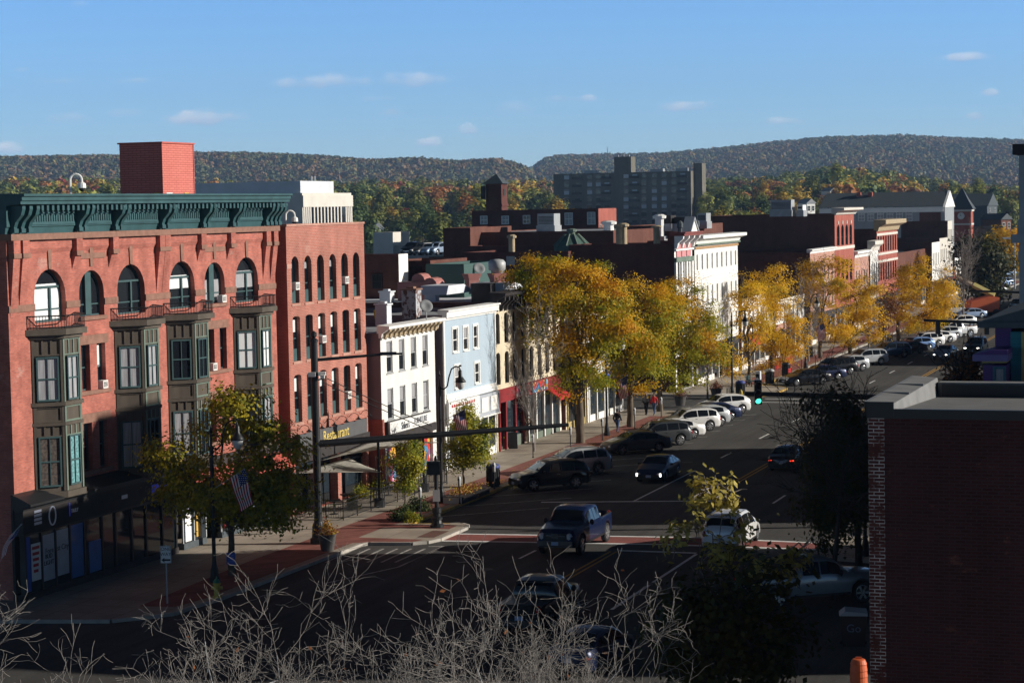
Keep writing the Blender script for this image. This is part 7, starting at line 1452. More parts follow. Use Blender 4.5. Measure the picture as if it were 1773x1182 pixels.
# pedestrian signal post on the bump-out
pp = P(757, 917); o = empty('pedestrian_signal', (pp.x, pp.y, Z0)); tag(o, 'black pedestrian signal post with box head on the red paved kerb corner', 'pedestrian signal'); q = MB(); q.lathe([(.36, 0), (.36, .12), (.27, .22), (.24, .38), (.30, .42), (.30, .5), (.2, .58), (.2, .72), (.24, .76), (.24, 1.0), (.11, 1.05), (.10, 3.55), (.05, 3.7)], 12); q.build('post', M['black_iron'], o)
q = MB(); q.box(-.45, -.35, 2.75, .22, -.05, 3.45); q.box(-.3, -.42, 3.35, .18, -.34, 3.4); q.build('signal_box', M['black_paint'], o); q = MB(); q.box(-.18, -.13, 1.35, .18, -.11, 1.95); q.build('push_button_sign', M['sign_white'], o)
# traffic signal with green light
sx_, sy_ = PD(1311, 690, 110).x, 110; pz = PD(1311, 690, 110).z; T2 = S(11, 14.2); o = empty('traffic_signal', (T2.x, T2.y, Z0)); tag(o, 'traffic signal showing green on an arm reaching left from the dark tree', 'traffic signal')
q = MB(); q.lathe([(.36, 0), (.36, .3), (.2, .5), (.17, 7.2), (.05, 7.4)], 12); q.build('mast', M['black_iron'], o); q = MB(); a = PD(1290, 681, 110); q.tube([(0, 0, a.z - Z0 - .25), (a.x - T2.x, a.y - T2.y, a.z - Z0)], [.17, .11], 10); q.build('traffic_arm', M['black_iron'], o)
q = MB(); hx, hy, hz_ = sx_ - T2.x, sy_ - T2.y - .35, PD(1311, 692, 110).z - Z0
q.box(hx - .185, hy - .12, hz_ - .2, hx + .185, hy + .12, hz_ + 1.06)
for k in range(3):
    zc = hz_ + .0 + .42 * k
    for t in range(9): a0 = pi * (t / 9) - .15; a1 = pi * ((t + 1) / 9) - .15; q.poly([(hx + .17 * math.cos(a0), hy - .12, zc + .17 * math.sin(a0)), (hx + .17 * math.cos(a1), hy - .12, zc + .17 * math.sin(a1)), (hx + .17 * math.cos(a1), hy - .38, zc + .17 * math.sin(a1) - .04), (hx + .17 * math.cos(a0), hy - .38, zc + .17 * math.sin(a0) - .04)])
q.build('signal_head', M['black_paint'], o)
M['green_lamp'] = mat('lit_green_lamp', (.10, .95, .62), .3, var=0, emit=1.3)
for k, nm in enumerate(('green_lamp', None, None)):
    q = MB(); q.lathe([(.155, 0), (.14, .03), (.05, .05)], 16); q.xf(Matrix.Translation((hx, hy - .121, hz_ + .42 * k)) @ Matrix.Rotation(pi / 2, 4, 'X')); q.build('lamp_lens', M[nm] if nm else mat('dark_lens', (.03, .012, .008), .3, var=0), o)
for (px0, py0, Y, px1, py1, s_, lb) in ((1600, 554.5, 190, 1742, 562, 92, 'second traffic arm over the far crossing, seen dark above the white cars'), (1677, 503.5, 248, 1722, 506, 150, 'third traffic arm far along the street by the boom lift')):
    a = PD(px0, py0, Y); T_ = S(s_, 13.8); o = empty('traffic_signal_mast', (T_.x, T_.y, Z0)); tag(o, lb, 'signal mast'); q = MB(); q.lathe([(.34, 0), (.34, .3), (.2, .5), (.17, a.z + .5), (.05, a.z + .7)], 10); q.build('mast', M['black_iron'], o); q = MB(); q.tube([(0, 0, a.z - .5), (a.x - T_.x, a.y - T_.y, a.z - Z0)], [.19, .11], 8); q.build('traffic_arm', M['black_iron'], o)
    if s_ == 92:
        for f in (.55, .9):
            cx, cy, cz = (a.x - T_.x) * f, (a.y - T_.y) * f, a.z - .35; q = MB(); q.box(cx - .2, cy - .15, cz - 1.0, cx + .2, cy + .15, cz + .2); q.build('signal_head', M['black_paint'], o)
    else: q = MB(); cx, cy = (a.x - T_.x) * .55, (a.y - T_.y) * .55; q.box(cx - .25, cy - .2, a.z - 2.2, cx + .25, cy + .2, a.z - .2); q.build('signal_head', M['black_paint'], o)
# one way sign
b = P(290, 1050); o = empty('one_way_sign', (b.x, b.y, Z0), R(-3)); tag(o, 'white ONE WAY sign with arrow on a thin post at the shaded corner', 'sign'); zt = PD(290, 944, b.y).z - Z0; q = MB(); q.box(-.03, -.03, 0, .03, .03, zt + .02); q.build('post', M['galv'], o)
q = MB(); q.box(-.23, -.055, zt - .74, .23, -.032, zt); sb = q.build('sign_plate', M['sign_white'], o); q = MB(); e = .012
for bx in ((-.22, zt - .73, .22, zt - .73 + e), (-.22, zt - .01 - e, .22, zt - .01), (-.22, zt - .73, -.22 + e, zt - .01), (.22 - e, zt - .73, .22, zt - .01)): q.box(bx[0], -.0575, bx[1], bx[2], -.0555, bx[3])
q.prism([(-.19, zt - .60), (-.06, zt - .50), (-.06, zt - .56), (.19, zt - .56), (.19, zt - .64), (-.06, zt - .64), (-.06, zt - .70)], -.0580, -.0556, 'y'); q.build('border_arrow', M['sign_black'], sb)
[inst(text_mesh(t_, .2, M['sign_black'], .002), 'lettering', sb, (0, -.058, zt - dz_)) for t_, dz_ in (('ONE', .14), ('WAY', .36))]
# blue notice on the maple trunk
b = P(402, 1000); q = MB(); zz = PD(402, 968, b.y).z; q.box(-.2, -.02, 0, .2, .02, .55); o = q.build('notice', M['blue_paint'], loc=(b.x, b.y - .24, zz - .2), rz=R(-3)); tag(o, 'bright blue notice fixed to the maple trunk', 'notice'); q = MB(); [q.box(-.13, -.0225, .12 + .1 * k, .13, -.0202, .17 + .1 * k) for k in range(4)]; q.build('notice_print', mat('pale_blue_print', (.12, .2, .6), .5, var=0), o)
# parking meters
def meter(px, py, label):
    b = P(px, py, Z0); o = empty('parking_meter', b, ROT); tag(o, label, 'parking meter', 'parking meters along the kerb'); q = MB(); q.lathe([(.07, 0), (.07, .05), (.035, .08), (.035, 1.0)], 8); q.build('post', M['black_iron'], o)
    q = MB(); q.lathe([(.05, .98), (.10, 1.02), (.105, 1.25), (.12, 1.3), (.12, 1.42), (.09, 1.52), (.03, 1.57)], 10, sx=1, sy=.8); q.build('meter_head', M['alum'], o, smooth=True); q = MB(); q.box(-.13, -.05, 1.33, -.10, .05, 1.44); q.build('meter_window', M['sign_black'], o)
for px, py, lb in ((728, 893, 'parking meter in front of the juniper bed'), (796, 872, 'parking meter at the near end of the flower planter'), (856, 846, 'parking meter beside the blue lidded bin'), (923, 792, 'parking meter at the foot of the bare birch'), (988, 778, 'parking meter above the silver wagon roof'), (1043, 762, 'parking meter between the gold tree trunk and the lamp post'), (1099, 742, 'parking meter behind the dark grey crossover'), (1145, 722, 'parking meter behind the third gold tree trunk'), (1388, 640, 'parking meter beyond the black far sedan'), (1412, 632, 'parking meter beside the lamp post at the red panelled shop')): meter(px, py, lb)
# planters, bins, hydrants
def planter(px, py, label, h=.85, r=.42, lm='flowers', tall=.5):
    b = P(px, py, Z0); o = empty('flower_pot', b); tag(o, label, 'planter'); q = MB(); q.lathe([(r * .68, 0), (r * .72, .03), (r, h - .06), (r * 1.06, h - .05), (r * 1.06, h), (r * .9, h), (r * .88, h - .06), (.02, h - .07)], 16); q.build('pot', mat('grey_pot', (.085, .08, .078), .5, var=.08), o, smooth=False)
    C = rng.normal(size=(420, 3)) * [r * .62, r * .62, .14] + [0, 0, h + .14]; C2 = rng.normal(size=(160, 3)) * [.1, .1, tall * .35] + [0, 0, h + tall * .8]; V, F_ = leaf_quads(np.concatenate([C, C2]), .09); inst(np_mesh('flowers', V, F_, LM[lm]), 'flowers', o)
planter(567, 953, 'round grey pot of yellow and maroon flowers beside the signal mast', .82, .43); planter(1178, 702, 'round pot of maroon grasses behind the row of white cars', .8, .5, 'russet', .8); planter(1240, 686, 'round pot of pink flowers beside the bicycle rack', .7, .5, 'russet', .5)
b = P(808, 862, Z0); o = empty('planter_box', b, ROT); tag(o, 'long dark timber planter box of yellow flowers under the round green tree', 'planter'); q = MB(); q.box(-2.2, -.6, 0, 2.2, .6, .36); q.box(-2.26, -.66, .3, 2.26, .66, .38); q.build('box', M['dark_trim'], o); q = MB(); q.box(-2.3, -.55, 0, -2.262, .55, .34); q.build('end_board', M['roof_white'], o); C = rng.normal(size=(900, 3)) * [1.0, .3, .12] + [0, 0, .5]; V, F_ = leaf_quads(C, .09); inst(np_mesh('flowers', V, F_, LM['flowers']), 'flowers', o)
def bin_(px, py, label, lid, txt=None):
    b = P(px, py, Z0); o = empty('litter_bin', b, R(5)); tag(o, label, 'bin'); q = MB(); q.lathe([(.36, 0), (.38, .1), (.38, 1.0), (.40, 1.05), (.40, 1.1)], 14); n = 14
    for k in range(14): a = k * 2 * pi / 14; q.box(.39 * math.cos(a) - .02, .39 * math.sin(a) - .02, .1, .39 * math.cos(a) + .02, .39 * math.sin(a) + .02, 1.0)
    q.build('barrel', M['black_iron'], o); q = MB(); q.lathe([(.42, 1.101), (.43, 1.2), (.33, 1.32), (.2, 1.36), (.02, 1.37)], 14); q.build('lid', M[lid], o, smooth=True)
    if txt: inst(text_mesh(txt, .42, M['sign_lettering'] if 'sign_lettering' in M else mat('pale_lettering', (.35, .38, .42), .6, var=0), .004), 'lettering', o, (0, -.43, .62))
bin_(854, 842, 'slatted black bin with blue lid near the black crossover', 'blue_lid' if 'blue_lid' in M else M.setdefault('blue_lid', mat('blue_lid', (.05, .07, .25), .5, var=0)) and 'blue_lid'); bin_(1282, 686, 'bin with blue lid beside the yellow hydrant', 'blue_lid'); bin_(1333, 664, 'black bin with pale dome beside the tree trunk past the second crossing', 'galv'); bin_(1361, 652, 'black bin hugging the yellow tree trunk near the black sedan', 'black_iron')
b = P(1478, 1120, Z0); o = empty('wheeled_bin', b, R(-8)); tag(o, 'big dark wheeled bin marked Go beside the brick corner', 'bin'); q = MB(); q.prism([(-.40, .12), (.40, .12), (.48, 1.25), (-.48, 1.25)], -.45, .45, 'y'); q.build('body', M['black_paint'], o); q = MB(); q.prism([(-.52, 1.252), (.52, 1.252), (.48, 1.36), (-.30, 1.42)], -.5, .5, 'y'); q.build('lid', mat('grey_lid', (.28, .30, .33), .5, var=.05), o); q = MB(); [q.lathe([(.12, -.04), (.12, .04)], 12, (s_ * .38, .3, .12)) for s_ in (-1, 1)]; q.build('wheel', M['tyre'], o); inst(text_mesh('Go', .42, mat('faded_blue_lettering', (.10, .13, .20), .6, var=0), .004), 'lettering', o, (0, -.455, .78))
def hydrant(px, py, c1, c2, label):
    b = P(px, py, Z0); o = empty('fire_hydrant', b); tag(o, label, 'hydrant'); q = MB(); q.lathe([(.2, 0), (.2, .06), (.13, .08), (.13, .55), (.17, .56), (.17, .62), (.12, .64)], 12); q.tube([(-.24, 0, .42), (.24, 0, .42)], .075, 8); q.tube([(0, -.25, .40), (0, 0, .40)], .09, 8); q.build('barrel', M[c1], o); q = MB(); q.lathe([(.14, .641), (.15, .68), (.10, .78), (.03, .84), (.03, .9)], 12); q.build('bonnet', M[c2], o)
M['hyd_green'] = mat('green_enamel', (.05, .22, .13), .4, var=0); M['hyd_yellow'] = mat('yellow_enamel', (.55, .42, .06), .4, var=.05)
hydrant(376, 1034, 'hyd_yellow', 'hyd_green', 'yellow fire hydrant with green bonnet at the base of the corner lamp'); hydrant(1283, 692, 'hyd_yellow', 'hyd_yellow', 'plain yellow fire hydrant on the far yellow kerb corner')
# orange traffic drum
b = P(1487, 1192); o = empty('traffic_drum', b); tag(o, 'orange traffic drum standing at the foot of the dark brick wall', 'traffic drum'); q = MB(); q.lathe([(.36, 0), (.36, .1), (.31, .12), (.295, .42), (.31, .45), (.285, .62), (.30, .65), (.27, .84), (.285, .87), (.23, 1.0), (.20, 1.03), (.05, 1.04)], 20); q.build('drum', M['orange_plastic'], o, smooth=False); q = MB(); q.lathe([(.318, .14), (.302, .24)], 20); q.build('reflective_band', M['roof_white'], o); q = MB(); q.box(-.1, -.03, 1.04, .1, .03, 1.1); q.build('handle', M['orange_plastic'], o)
# patio railings, sails, posts, bike rack, benches, news boxes
def rail(name, pts, label, cat, h=1.05, pitch=.14, mt='black_iron'):
    a0 = Vector(pts[0]); o = empty(name, (a0.x, a0.y, Z0)); tag(o, label, cat); q = MB(); q2 = MB()
    for a, b_ in zip(pts[:-1], pts[1:]):
        A = Vector(a) - a0; B = Vector(b_) - a0; A.z = B.z = 0; L_ = (B - A).length
        for z in (.12, h - .2, h): q.tube([A + Vector((0, 0, z)), B + Vector((0, 0, z))], .022, 5)
        for k in range(int(L_ / pitch) + 1): p = A + (B - A) * (k * pitch / L_); q.tube([p + Vector((0, 0, .12)), p + Vector((0, 0, h - .2))], .011, 4)
        for k in range(int(L_ / 1.8) + 1): p = A + (B - A) * min(1, k * 1.8 / L_); q2.tube([p, p + Vector((0, 0, h + .08))], .035, 6)
    q.build('rails', M[mt], o); q2.build('post', M[mt], o)
rail('patio_railing', [S(5.5, -19.4), S(5.5, -16.6), S(13.5, -16.4), S(20.5, -16.4), S(20.5, -18.8)], 'black iron railing round the restaurant patio', 'railing')
def sail(label, pts, mt='sail'):
    if mt not in M: M[mt] = leafmat('sail_cloth', [(.55, .53, .47), (.62, .60, .54)], .45, .5)
    P_ = [Vector(p) for p in pts]; n = 10; V = []; c = sum(P_, Vector()) / len(P_)
    for i in range(n + 1):
        for j in range(n + 1):
            u, v = i / n, j / n; p = (P_[0] * (1 - u) + P_[1] * u) * (1 - v) + (P_[3] * (1 - u) + P_[2] * u) * v; k = 1 - .10 * (4 * u * (1 - u) * (1 - 4 * v * (1 - v)) + 4 * v * (1 - v) * (1 - 4 * u * (1 - u))); p = c + (p - c) * k; p.z -= .12 * 16 * u * (1 - u) * v * (1 - v); V.append(p - P_[0])
    F_ = [[i * (n + 1) + j, (i + 1) * (n + 1) + j, (i + 1) * (n + 1) + j + 1, i * (n + 1) + j + 1] for i in range(n) for j in range(n)]
    o = inst(np_mesh('shade_sail', np.array([v[:] for v in V]), np.array(F_), M[mt], smooth=True), 'shade_sail', None, P_[0]); sm_ = o.modifiers.new('thickness', 'SOLIDIFY'); sm_.thickness = .015; tag(o, label, 'shade sail')
sail('upper cream shade sail stretched over the restaurant patio', [S(8.2, -19.2, 2.9), S(10.5, -16.7, 3.55), S(19.5, -16.2, 2.75), S(16.5, -19.2, 3.3)]); sail('lower cream shade sail behind the signal mast', [S(4.3, -19.2, 2.7), S(5.2, -16.6, 2.75), S(10.8, -16.4, 2.05), S(12.6, -19.3, 2.6)])
for s_, t_, h_, lb in ((10.5, -16.6, 3.7, 'dark patio post holding the upper sail beside the planting'), (17.0, -16.5, 3.3, 'dark patio post at the far end of the sails')):
    b = S(s_, t_, Z0); o = empty('patio_post', b); tag(o, lb, 'post'); q = MB(); q.box(-.07, -.07, 0, .07, .07, h_); q.lathe([(.3, 0), (.3, .5), (.24, .5)], 8); q.build('post', M['black_iron'], o); q = MB(); [q.tube([(.16 * sx2, .16 * sy2, .5), (.16 * sx2, .16 * sy2, h_ - .9)], .018, 4) for sx2 in (-1, 1) for sy2 in (-1, 1)]; q.build('cage', M['black_iron'], o)
def table_set(s_, t_, label):
    b = S(s_, t_, Z0); o = empty('patio_table', b, random.uniform(0, 3)); tag(o, label, 'table', 'patio tables behind the railing'); q = MB(); q.lathe([(.42, .72), (.42, .75)], 14); q.build('table_top', M['black_iron'], o); q = MB(); q.lathe([(.25, 0), (.25, .03), (.04, .05), (.04, .719)], 8); q.build('pedestal', M['black_iron'], o)
for s_, t_ in ((7.5, -18), (10, -18.3), (12.6, -17.8), (15.2, -18)): table_set(s_, t_, 'dark round patio table behind the iron railing')
b = S(36.2, -17.2, Z0)
def aboard(px, py, label, mt='sign_black', w_=.62, h_=1.1):
    b = P(px, py, Z0); o = empty('sandwich_board', b, R(5)); tag(o, label, 'sandwich board'); q = MB(); q.prism([(-.25, 0), (-.22, 0), (.0, h_), (-.03, h_)], -w_ / 2, w_ / 2, 'x'); q.build('front_board', M[mt], o); q = MB(); q.prism([(.25, 0), (.22, 0), (.01, h_), (.035, h_)], -w_ / 2, w_ / 2, 'x'); q.build('back_board', M[mt], o)
aboard(888, 776, 'black sandwich board outside the deep red shop front'); aboard(1402, 618, 'black sandwich board by the red panelled shop', 'sign_black'); aboard(1541, 596, 'dark board on the pavement beside the standing far person')
b = P(1258, 690, Z0); o = empty('bicycle_rack', b, ROT); tag(o, 'black wave bicycle rack between the flower pot and the lamp post', 'bicycle rack'); q = MB()
for k in range(4): q.tube([(k * .55, 0, 0), (k * .55, 0, .7)] + [(k * .55 + .2 - .2 * math.cos(a * pi / 6), 0, .7 + .2 * math.sin(a * pi / 6)) for a in range(1, 7)] + [(k * .55 + .4, 0, 0)], .025, 6)
q.build('hoop', M['black_iron'], o)
rail('porch_fence', [S(107.5, -17.4), S(107.8, -14.9), S(116.5, -14.9), S(117, -17.4)], 'red panelled fence round the porch patio of the white house', 'fence', 1.0, .16, 'red_paint')
q = MB(); q.box(0, 0, .1, 7.5, .05, .8); o = q.build('fence_panel', M['red_paint'], bpy.data.objects['porch_fence']); o.location = S(107.9, -15.0) - S(107.5, -17.4); o.rotation_euler.z = ROT
for px, py, lb in ((1300, 668, 'green slatted bench near the second bin'), (1372, 655, 'red brown bench at the kerb before the black far sedan')):
    b = P(px, py, Z0); o = empty('street_bench', b, ROT); tag(o, lb, 'bench'); q = MB(); [q.box(-.8, -.22 + k * .15, .43, .8, -.10 + k * .15, .47) for k in range(3)]; q.build('seat', M['red_paint'] if 'red' in lb else M['green_wood'], o); q = MB(); [q.box(-.8, .24, .55 + k * .14, .8, .28, .66 + k * .14) for k in range(3)]; q.build('backrest', M['red_paint'] if 'red' in lb else M['green_wood'], o)
    for sg in (-.7, .7): q = MB(); q.box(sg - .03, -.25, 0, sg + .03, -.19, .43); q.box(sg - .03, .22, 0, sg + .03, .30, .95); q.box(sg - .03, -.25, .36, sg + .03, .28, .42); q.build('leg', M['black_iron'], o)
for px, py, mt, lb in ((1313, 668, 'roof_white', 'pale newspaper box beside the black dome bin'), (1531, 588, 'blue_paint', 'blue mailbox beside the far pavement trees'), (1003, 748, 'black_iron', 'black newspaper box cluster at the white pillared shop')):
    b = P(px, py, Z0); o = empty('newspaper_box', b, ROT); tag(o, lb, 'street box'); q = MB(); q.box(-.25, -.22, .25, .25, .22, 1.2); q.prism([(-.25, 1.2), (.25, 1.2), (.15, 1.35), (-.15, 1.35)], -.22, .22, 'y'); q.build('cabinet', M[mt], o); q = MB(); q.box(-.27, -.15, .75, -.252, .15, 1.1); q.build('window', M['glass'], o); q = MB(); [q.box(sx2 * .2 - .03, sy2 * .17 - .03, 0, sx2 * .2 + .03, sy2 * .17 + .03, .25) for sx2 in (-1, 1) for sy2 in (-1, 1)]; q.build('leg', M['black_iron'], o)
# fallen leaves along the kerb
M['litter'] = LM['gold']; C = []
for k in range(2600):
    s_ = rng.uniform(20, 66) if k % 3 else rng.uniform(92, 120); t_ = -12.9 - abs(rng.normal()) * .9 if k % 2 else -12.5 + abs(rng.normal()) * .35; v_ = S(s_, t_, (.155 if t_ < -12.8 else .012) + .004 * rng.uniform()); C.append(v_[:])
C = np.array(C); n_ = len(C); an = rng.uniform(0, 6.28, n_); r_ = rng.uniform(.05, .11, n_); V = np.stack([C + np.stack([r_ * np.cos(an + k * pi / 2) * (1 if k % 2 else .6), r_ * np.sin(an + k * pi / 2) * (1 if k % 2 else .6), np.zeros(n_)], 1) for k in range(4)], 1).reshape(-1, 3); o = inst(np_mesh('fallen_leaves', V, np.arange(4 * n_).reshape(n_, 4), LM['gold']), 'fallen_leaves'); o['kind'] = 'stuff'; o['label'] = 'fallen yellow leaves along the kerb'; o['category'] = 'leaves'
# boom lift
b = P(1703, 548); o = empty('boom_lift', b, R(8)); tag(o, 'orange boom lift with long yellow boom raised over the far pavement', 'boom lift'); q = MB(); q.box(-2.2, -1.2, .7, 1.8, 1.2, 1.3, 0); q.prism([(-2.4, 1.31), (1.9, 1.31), (1.9, 2.7), (.8, 2.9), (-2.2, 2.2)], -1.2, 1.2, 'y', 0); q.build('turntable', M['orange_plastic'], o)
q = MB(); e_ = PD(1655, 478, b.y + 2) - b; rot_ = Matrix.Rotation(R(-8), 4, 'Z'); e_ = rot_ @ e_; m_ = Vector((1.6, 0, 2.9)); q.tube([m_, m_ + (e_ - m_) * .55], .42, 4); q.build('boom', mat('boom_yellow', (.55, .47, .18), .5, var=.05), o); q = MB(); q.tube([m_ + (e_ - m_) * .5, e_], .28, 4); q.build('inner_boom', mat('boom_cream', (.55, .42, .28), .5, var=.05), o)
q = MB(); q.box(e_.x - 1.4, e_.y - .6, e_.z - .3, e_.x, e_.y + .6, e_.z - .2); [q.tube([(e_.x - 1.4 * a, e_.y - .6 + 1.2 * c_, e_.z - .3), (e_.x - 1.4 * a, e_.y - .6 + 1.2 * c_, e_.z + .8)], .04, 4) for a in (0, 1) for c_ in (0, 1)]; q.build('basket', M['orange_plastic'], o)
for xx in (-1.7, 1.4):
    for yy in (-1.25, 1.25): q = MB(); q.lathe([(.3, -.22), (.55, -.2), (.55, .2), (.3, .22)], 16); q.xf(Matrix.Translation((xx, yy, .55)) @ Matrix.Rotation(pi / 2, 4, 'X')); q.build('wheel', M['tyre'], o)
# flags
M['flag_red'] = mat('flag_red', (.42, .02, .03), .8, var=0); M['flag_white'] = mat('flag_white', (.72, .70, .68), .8, var=0); M['flag_blue'] = mat('flag_blue', (.02, .03, .16), .8, var=0)
def flag(root, pole, fly, hoist, L_, H_, label, z=None, parentpole=True):
    """pole root point, pole tip vector; the cloth hangs from the pole towards `fly`"""
    r0 = Vector(root); o = empty('flag', r0); tag(o, label, 'flag', 'national flags along the street'); q = MB(); pv = Vector(pole); q.tube([(0, 0, 0), pv], .018, 6); q.lathe([(.02, -.03), (.04, 0), (.02, .03)], 8, tuple(pv)); q.build('flag_pole', M['alum'], o)
    fl = Vector(fly).normalized(); hd = -pv.normalized(); f = MB(); nx = 20; n = fl.cross(hd).normalized(); tip = pv * .97
    def pt(i, j): 
        a, b_ = i / nx, j / 13; w_ = math.sin(a * 7 + b_ * 2.2) * .07 * a * L_ + math.sin(a * 3 + b_ * 5) * .04 * L_; return tip + hd * (H_ * b_ * (1 - .12 * a)) + fl * (L_ * a) + n * w_ + Vector((0, 0, -.10 * a * a * L_))
    for j in range(13):
        for i in range(nx): f.poly([pt(i, j), pt(i + 1, j), pt(i + 1, j + 1), pt(i, j + 1)], 2 if (i < 8 and j < 7) else (0 if j % 2 == 0 else 1))
    for jj in range(5):
        for ii in range(6):
            c = pt(.7 + ii * 1.25 + (.6 if jj % 2 else 0), .8 + jj * 1.35); s_ = .016 * L_
            for sg in (-1, 1): f.poly([c + n * .012 * sg + fl * s_, c + n * .012 * sg + hd * s_, c + n * .012 * sg - fl * s_, c + n * .012 * sg - hd * s_], 1)
    f.build('flag_cloth', [M['flag_red'], M['flag_white'], M['flag_blue']], o, smooth=False)
lb_ = P(372, 1012); z_ = PD(408, 812, lb_.y).z; tipx = PD(428, 812, lb_.y)
flag((lb_.x, lb_.y, z_ - .9), (tipx.x - lb_.x, -.3, 1.0), (.22, -.05, -1), 0, 1.45, .85, 'flag drooping in front of the corner maple on the lamp post')
lm_ = P(765, 873); z_ = PD(800, 712, lm_.y).z; t_ = PD(806, 708, lm_.y); flag((lm_.x, lm_.y, z_ - .6), (t_.x - lm_.x, -.2, .75), (.15, -.05, -1), 0, 1.15, .75, 'flag hanging before the round green tree on the middle lamp post')
a = PD(22, 925, 90); flag((-21.5, 89.9, a.z - .15), (.62, -.2, .62), (-.62, -.2, -1), 0, 1.25, .75, 'flag at the very edge of the picture on the corner building')
lf = P(1051, 757); d_ = PD(1086, 650, lf.y); flag((d_.x - .9, d_.y + .3, d_.z - .5), (.9, -.2, .5), (.1, 0, -1), 0, 1.3, .9, 'flag between the trunks of the first two gold trees')
d_ = PD(1440, 835, 97); flag((d_.x + .9, d_.y + .6, d_.z + .7), (-1.1, -.3, .5), (-.25, 0, -1), 0, 1.2, .8, 'flag in deep shade inside the dark street tree'); d_ = PD(1418, 560, 222); flag((d_.x - .4, d_.y, d_.z - .5), (.9, -.2, .6), (.15, 0, -1), 0, 1.4, 1.0, 'small far flag over the red panelled shop')

# ------------------------------------------------------------------ people
def skin_mesh(name, pts, edges, radii, mt, sub=2):
    me = bpy.data.meshes.new(name); me.from_pydata([tuple(p) for p in pts], edges, []); o = bpy.data.objects.new(name, me); COL.objects.link(o); me.materials.append(mt)
    s = o.modifiers.new('skin', 'SKIN'); s.use_smooth_shade = True
    sv = me.skin_vertices[0].data if me.skin_vertices else None
    if sv is None:
        bm = bmesh.new(); bm.from_mesh(me); bm.verts.layers.skin.verify(); bm.to_mesh(me); bm.free(); sv = me.skin_vertices[0].data
    for i, r in enumerate(radii): sv[i].radius = r if hasattr(r, '__len__') else (r, r)
    sv[0].use_root = True; u = o.modifiers.new('sub', 'SUBSURF'); u.levels = u.render_levels = sub
    dg = bpy.context.evaluated_depsgraph_get(); dg.update(); m2 = bpy.data.meshes.new_from_object(o.evaluated_get(dg)); m2.name = name; bpy.data.objects.remove(o); m2.materials.clear(); m2.materials.append(mt); m2.polygons.foreach_set('use_smooth', [True] * len(m2.polygons)); return m2
def person(px, py, az, h, coat, trousers, hair, label, stride=.22, arm=.1, hood=False):
    b = P(px, py, Z0); o = empty('person', b, R(90 - az)); k = h / 1.75; o.scale = (k, k, k); tag(o, label, 'person')
    # facing +x; y to the left
    J = {}; pts = []; rad = []; E = []
    def v(n, x, y, z, r): J[n] = len(pts); pts.append((x, y, z)); rad.append(r)
    def e(a, b_): E.append((J[a], J[b_]))
    v('pel', 0, 0, .93, (.13, .155)); v('wai', .0, 0, 1.10, (.105, .13)); v('che', .01, 0, 1.30, (.125, .165)); v('sho', 0, 0, 1.42, (.09, .13)); v('nec', .01, 0, 1.50, .052); v('jaw', .03, 0, 1.57, (.065, .06)); v('hed', .025, 0, 1.655, (.098, .078)); v('crn', .01, 0, 1.725, (.07, .06))
    for a, b_ in (('pel', 'wai'), ('wai', 'che'), ('che', 'sho'), ('sho', 'nec'), ('nec', 'jaw'), ('jaw', 'hed'), ('hed', 'crn')): e(a, b_)
    for sg, nm in ((1, 'l'), (-1, 'r')):
        st_ = stride * sg; v('sh' + nm, 0, sg * .17, 1.40, .062); e('sho', 'sh' + nm); v('el' + nm, -arm * sg - .03, sg * .235, 1.13, .042); e('sh' + nm, 'el' + nm); v('wr' + nm, -arm * sg * 1.4 + .08, sg * .245, .90, .028); e('el' + nm, 'wr' + nm); v('ha' + nm, -arm * sg * 1.4 + .10, sg * .24, .84, (.034, .018)); e('wr' + nm, 'ha' + nm)
        hx = -arm * sg * 1.4 + .10
        for f, (dx, dz, dx2, dz2) in enumerate(((-.03, -.05, -.028, -.085), (-.01, -.058, .0, -.10), (.012, -.056, .02, -.095), (.032, -.048, .036, -.078))):
            v('f%d%s' % (f, nm), hx + dx, sg * .24, .84 + dz, .010); e('ha' + nm, 'f%d%s' % (f, nm)); v('g%d%s' % (f, nm), hx + dx2, sg * .228, .84 + dz2, .008); e('f%d%s' % (f, nm), 'g%d%s' % (f, nm))
        v('th' + nm, hx + .045, sg * .225, .835, .011); e('ha' + nm, 'th' + nm); v('ti' + nm, hx + .058, sg * .215, .795, .009); e('th' + nm, 'ti' + nm)
        v('hi' + nm, 0, sg * .09, .88, .088); e('pel', 'hi' + nm); v('kn' + nm, st_ * .55 + .03, sg * .095, .49, .058); e('hi' + nm, 'kn' + nm); v('an' + nm, st_ * 1.1 - .02, sg * .095, .09, .036); e('kn' + nm, 'an' + nm); v('to' + nm, st_ * 1.1 + .14, sg * .10, .035, (.04, .028)); e('an' + nm, 'to' + nm)
    inst(skin_mesh('body', pts, E, rad, M['skin']), 'body', o)
    def sub(names, grow_, mt, nm):
        idx = [J[n] for n in names]; mp = {j: i for i, j in enumerate(idx)}; ee = [(mp[a], mp[b_]) for a, b_ in E if a in mp and b_ in mp]; rr = [tuple(x * grow_[0] + grow_[1] for x in (r if hasattr(r, '__len__') else (r, r))) for r in (rad[j] for j in idx)]
        inst(skin_mesh(nm, [pts[j] for j in idx], ee, rr, mt), nm, o)
    sub(['che', 'pel', 'wai', 'sho', 'shl', 'ell', 'wrl', 'shr', 'elr', 'wrr'], (1.08, .022), coat, 'coat'); sub(['pel', 'hil', 'knl', 'anl', 'hir', 'knr', 'anr'], (1.06, .014), trousers, 'trousers')
    for nm in 'lr': sub(['an' + nm, 'to' + nm], (1.15, .012), M['black_paint'], 'shoe')
    q = MB(); q.lathe([(.02, .125), (.06, .115), (.092, .07), (.105, .0), (.10, -.06), (.085, -.10)], 14, (-.012, 0, 1.66), sx=1.06, sy=.86); 
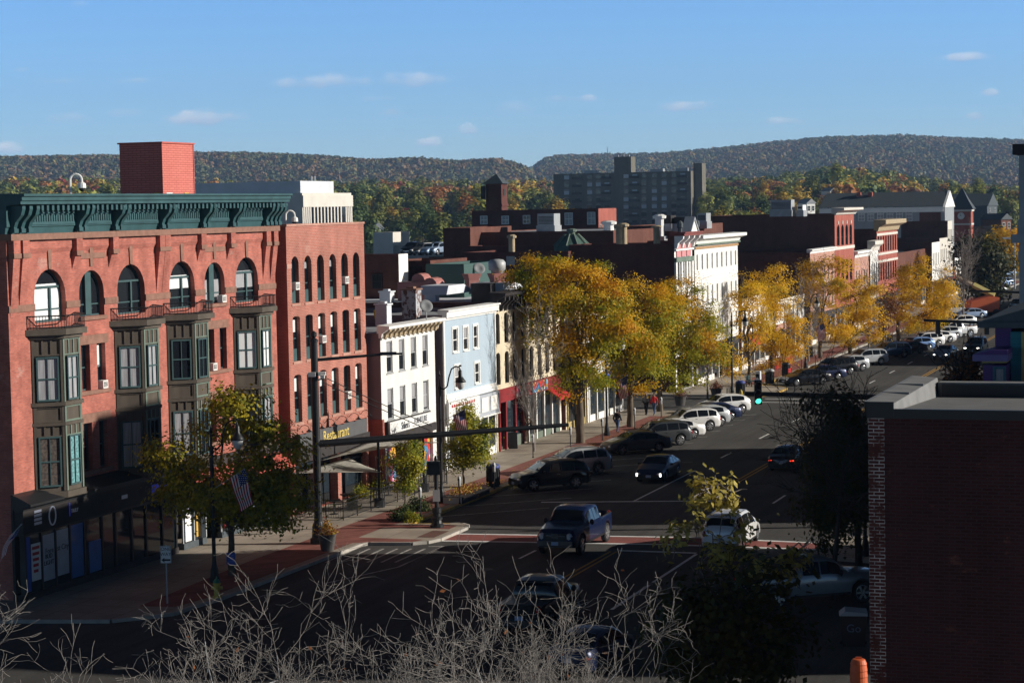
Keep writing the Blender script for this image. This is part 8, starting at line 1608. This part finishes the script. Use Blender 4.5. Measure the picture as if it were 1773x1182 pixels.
    if not hood:
        for i, p in enumerate(q.v):
            if p[0] > .055 and p[2] < 1.70: q.v[i] = (.05, p[1] * .98, p[2])
    q.build('hair', hair, o, smooth=True)
    q = MB(); q.prism([(.118, 1.63), (.15, 1.605), (.118, 1.60)], -.014, .014, 'y'); q.build('nose', M['skin'], o)
    q = MB(); [q.box(.112, sg * .033 - .012, 1.645, .121, sg * .033 + .012, 1.655) for sg in (-1, 1)]; q.build('eyes', M['black_paint'], o); q = MB(); q.box(.094, -.022, 1.575, .103, .022, 1.583); q.build('mouth', M['brownstone'], o)
    for sg in (-1, 1): q = MB(); q.lathe([(.01, -.03), (.02, 0), (.012, .032)], 6, (.015, sg * .083, 1.64), sy=.5); q.build('ear', M['skin'], o)
    return o
def cloth(n_, c): return mat(n_, c, .85, var=.12, scale=8)
HB = cloth('dark_hair', (.02, .015, .012)); DN = cloth('blue_denim', (.045, .075, .16)); BK = cloth('black_cloth', (.015, .015, .018)); GY = cloth('grey_cloth', (.12, .12, .13)); RD = cloth('red_cloth', (.50, .02, .025))
person(1069, 749, 35, 1.72, BK, DN, HB, 'person in black coat and blue jeans walking away behind the parked cars', .2, hood=True); person(1119, 718, 205, 1.86, GY, BK, HB, 'tall person in grey top and dark trousers beside the person in red', .16); person(1133, 718, 215, 1.70, RD, DN, HB, 'person in bright red jacket by the second gold tree', .18)
person(1524, 590, 200, 1.8, BK, BK, HB, 'person dressed in black standing on the far pavement', .1)

# ------------------------------------------------------------------ haze
q = MB(); q.box(-2600, -40, -1.5, 2600, 7000, 420); hz_o = q.build('haze', mat('haze', (1, 1, 1))); hz_o['kind'] = 'stuff'
hm = hz_o.data.materials[0]; n2 = hm.node_tree
for n_ in list(n2.nodes):
    if n_.type != 'OUTPUT_MATERIAL': n2.nodes.remove(n_)
pv_ = n2.nodes.new('ShaderNodeVolumePrincipled'); pv_.inputs['Color'].default_value = (.38, .62, 1.0, 1); pv_.inputs['Density'].default_value = HAZE; pv_.inputs['Anisotropy'].default_value = .0; n2.links.new(pv_.outputs[0], n2.nodes['Material Output'].inputs['Volume'])
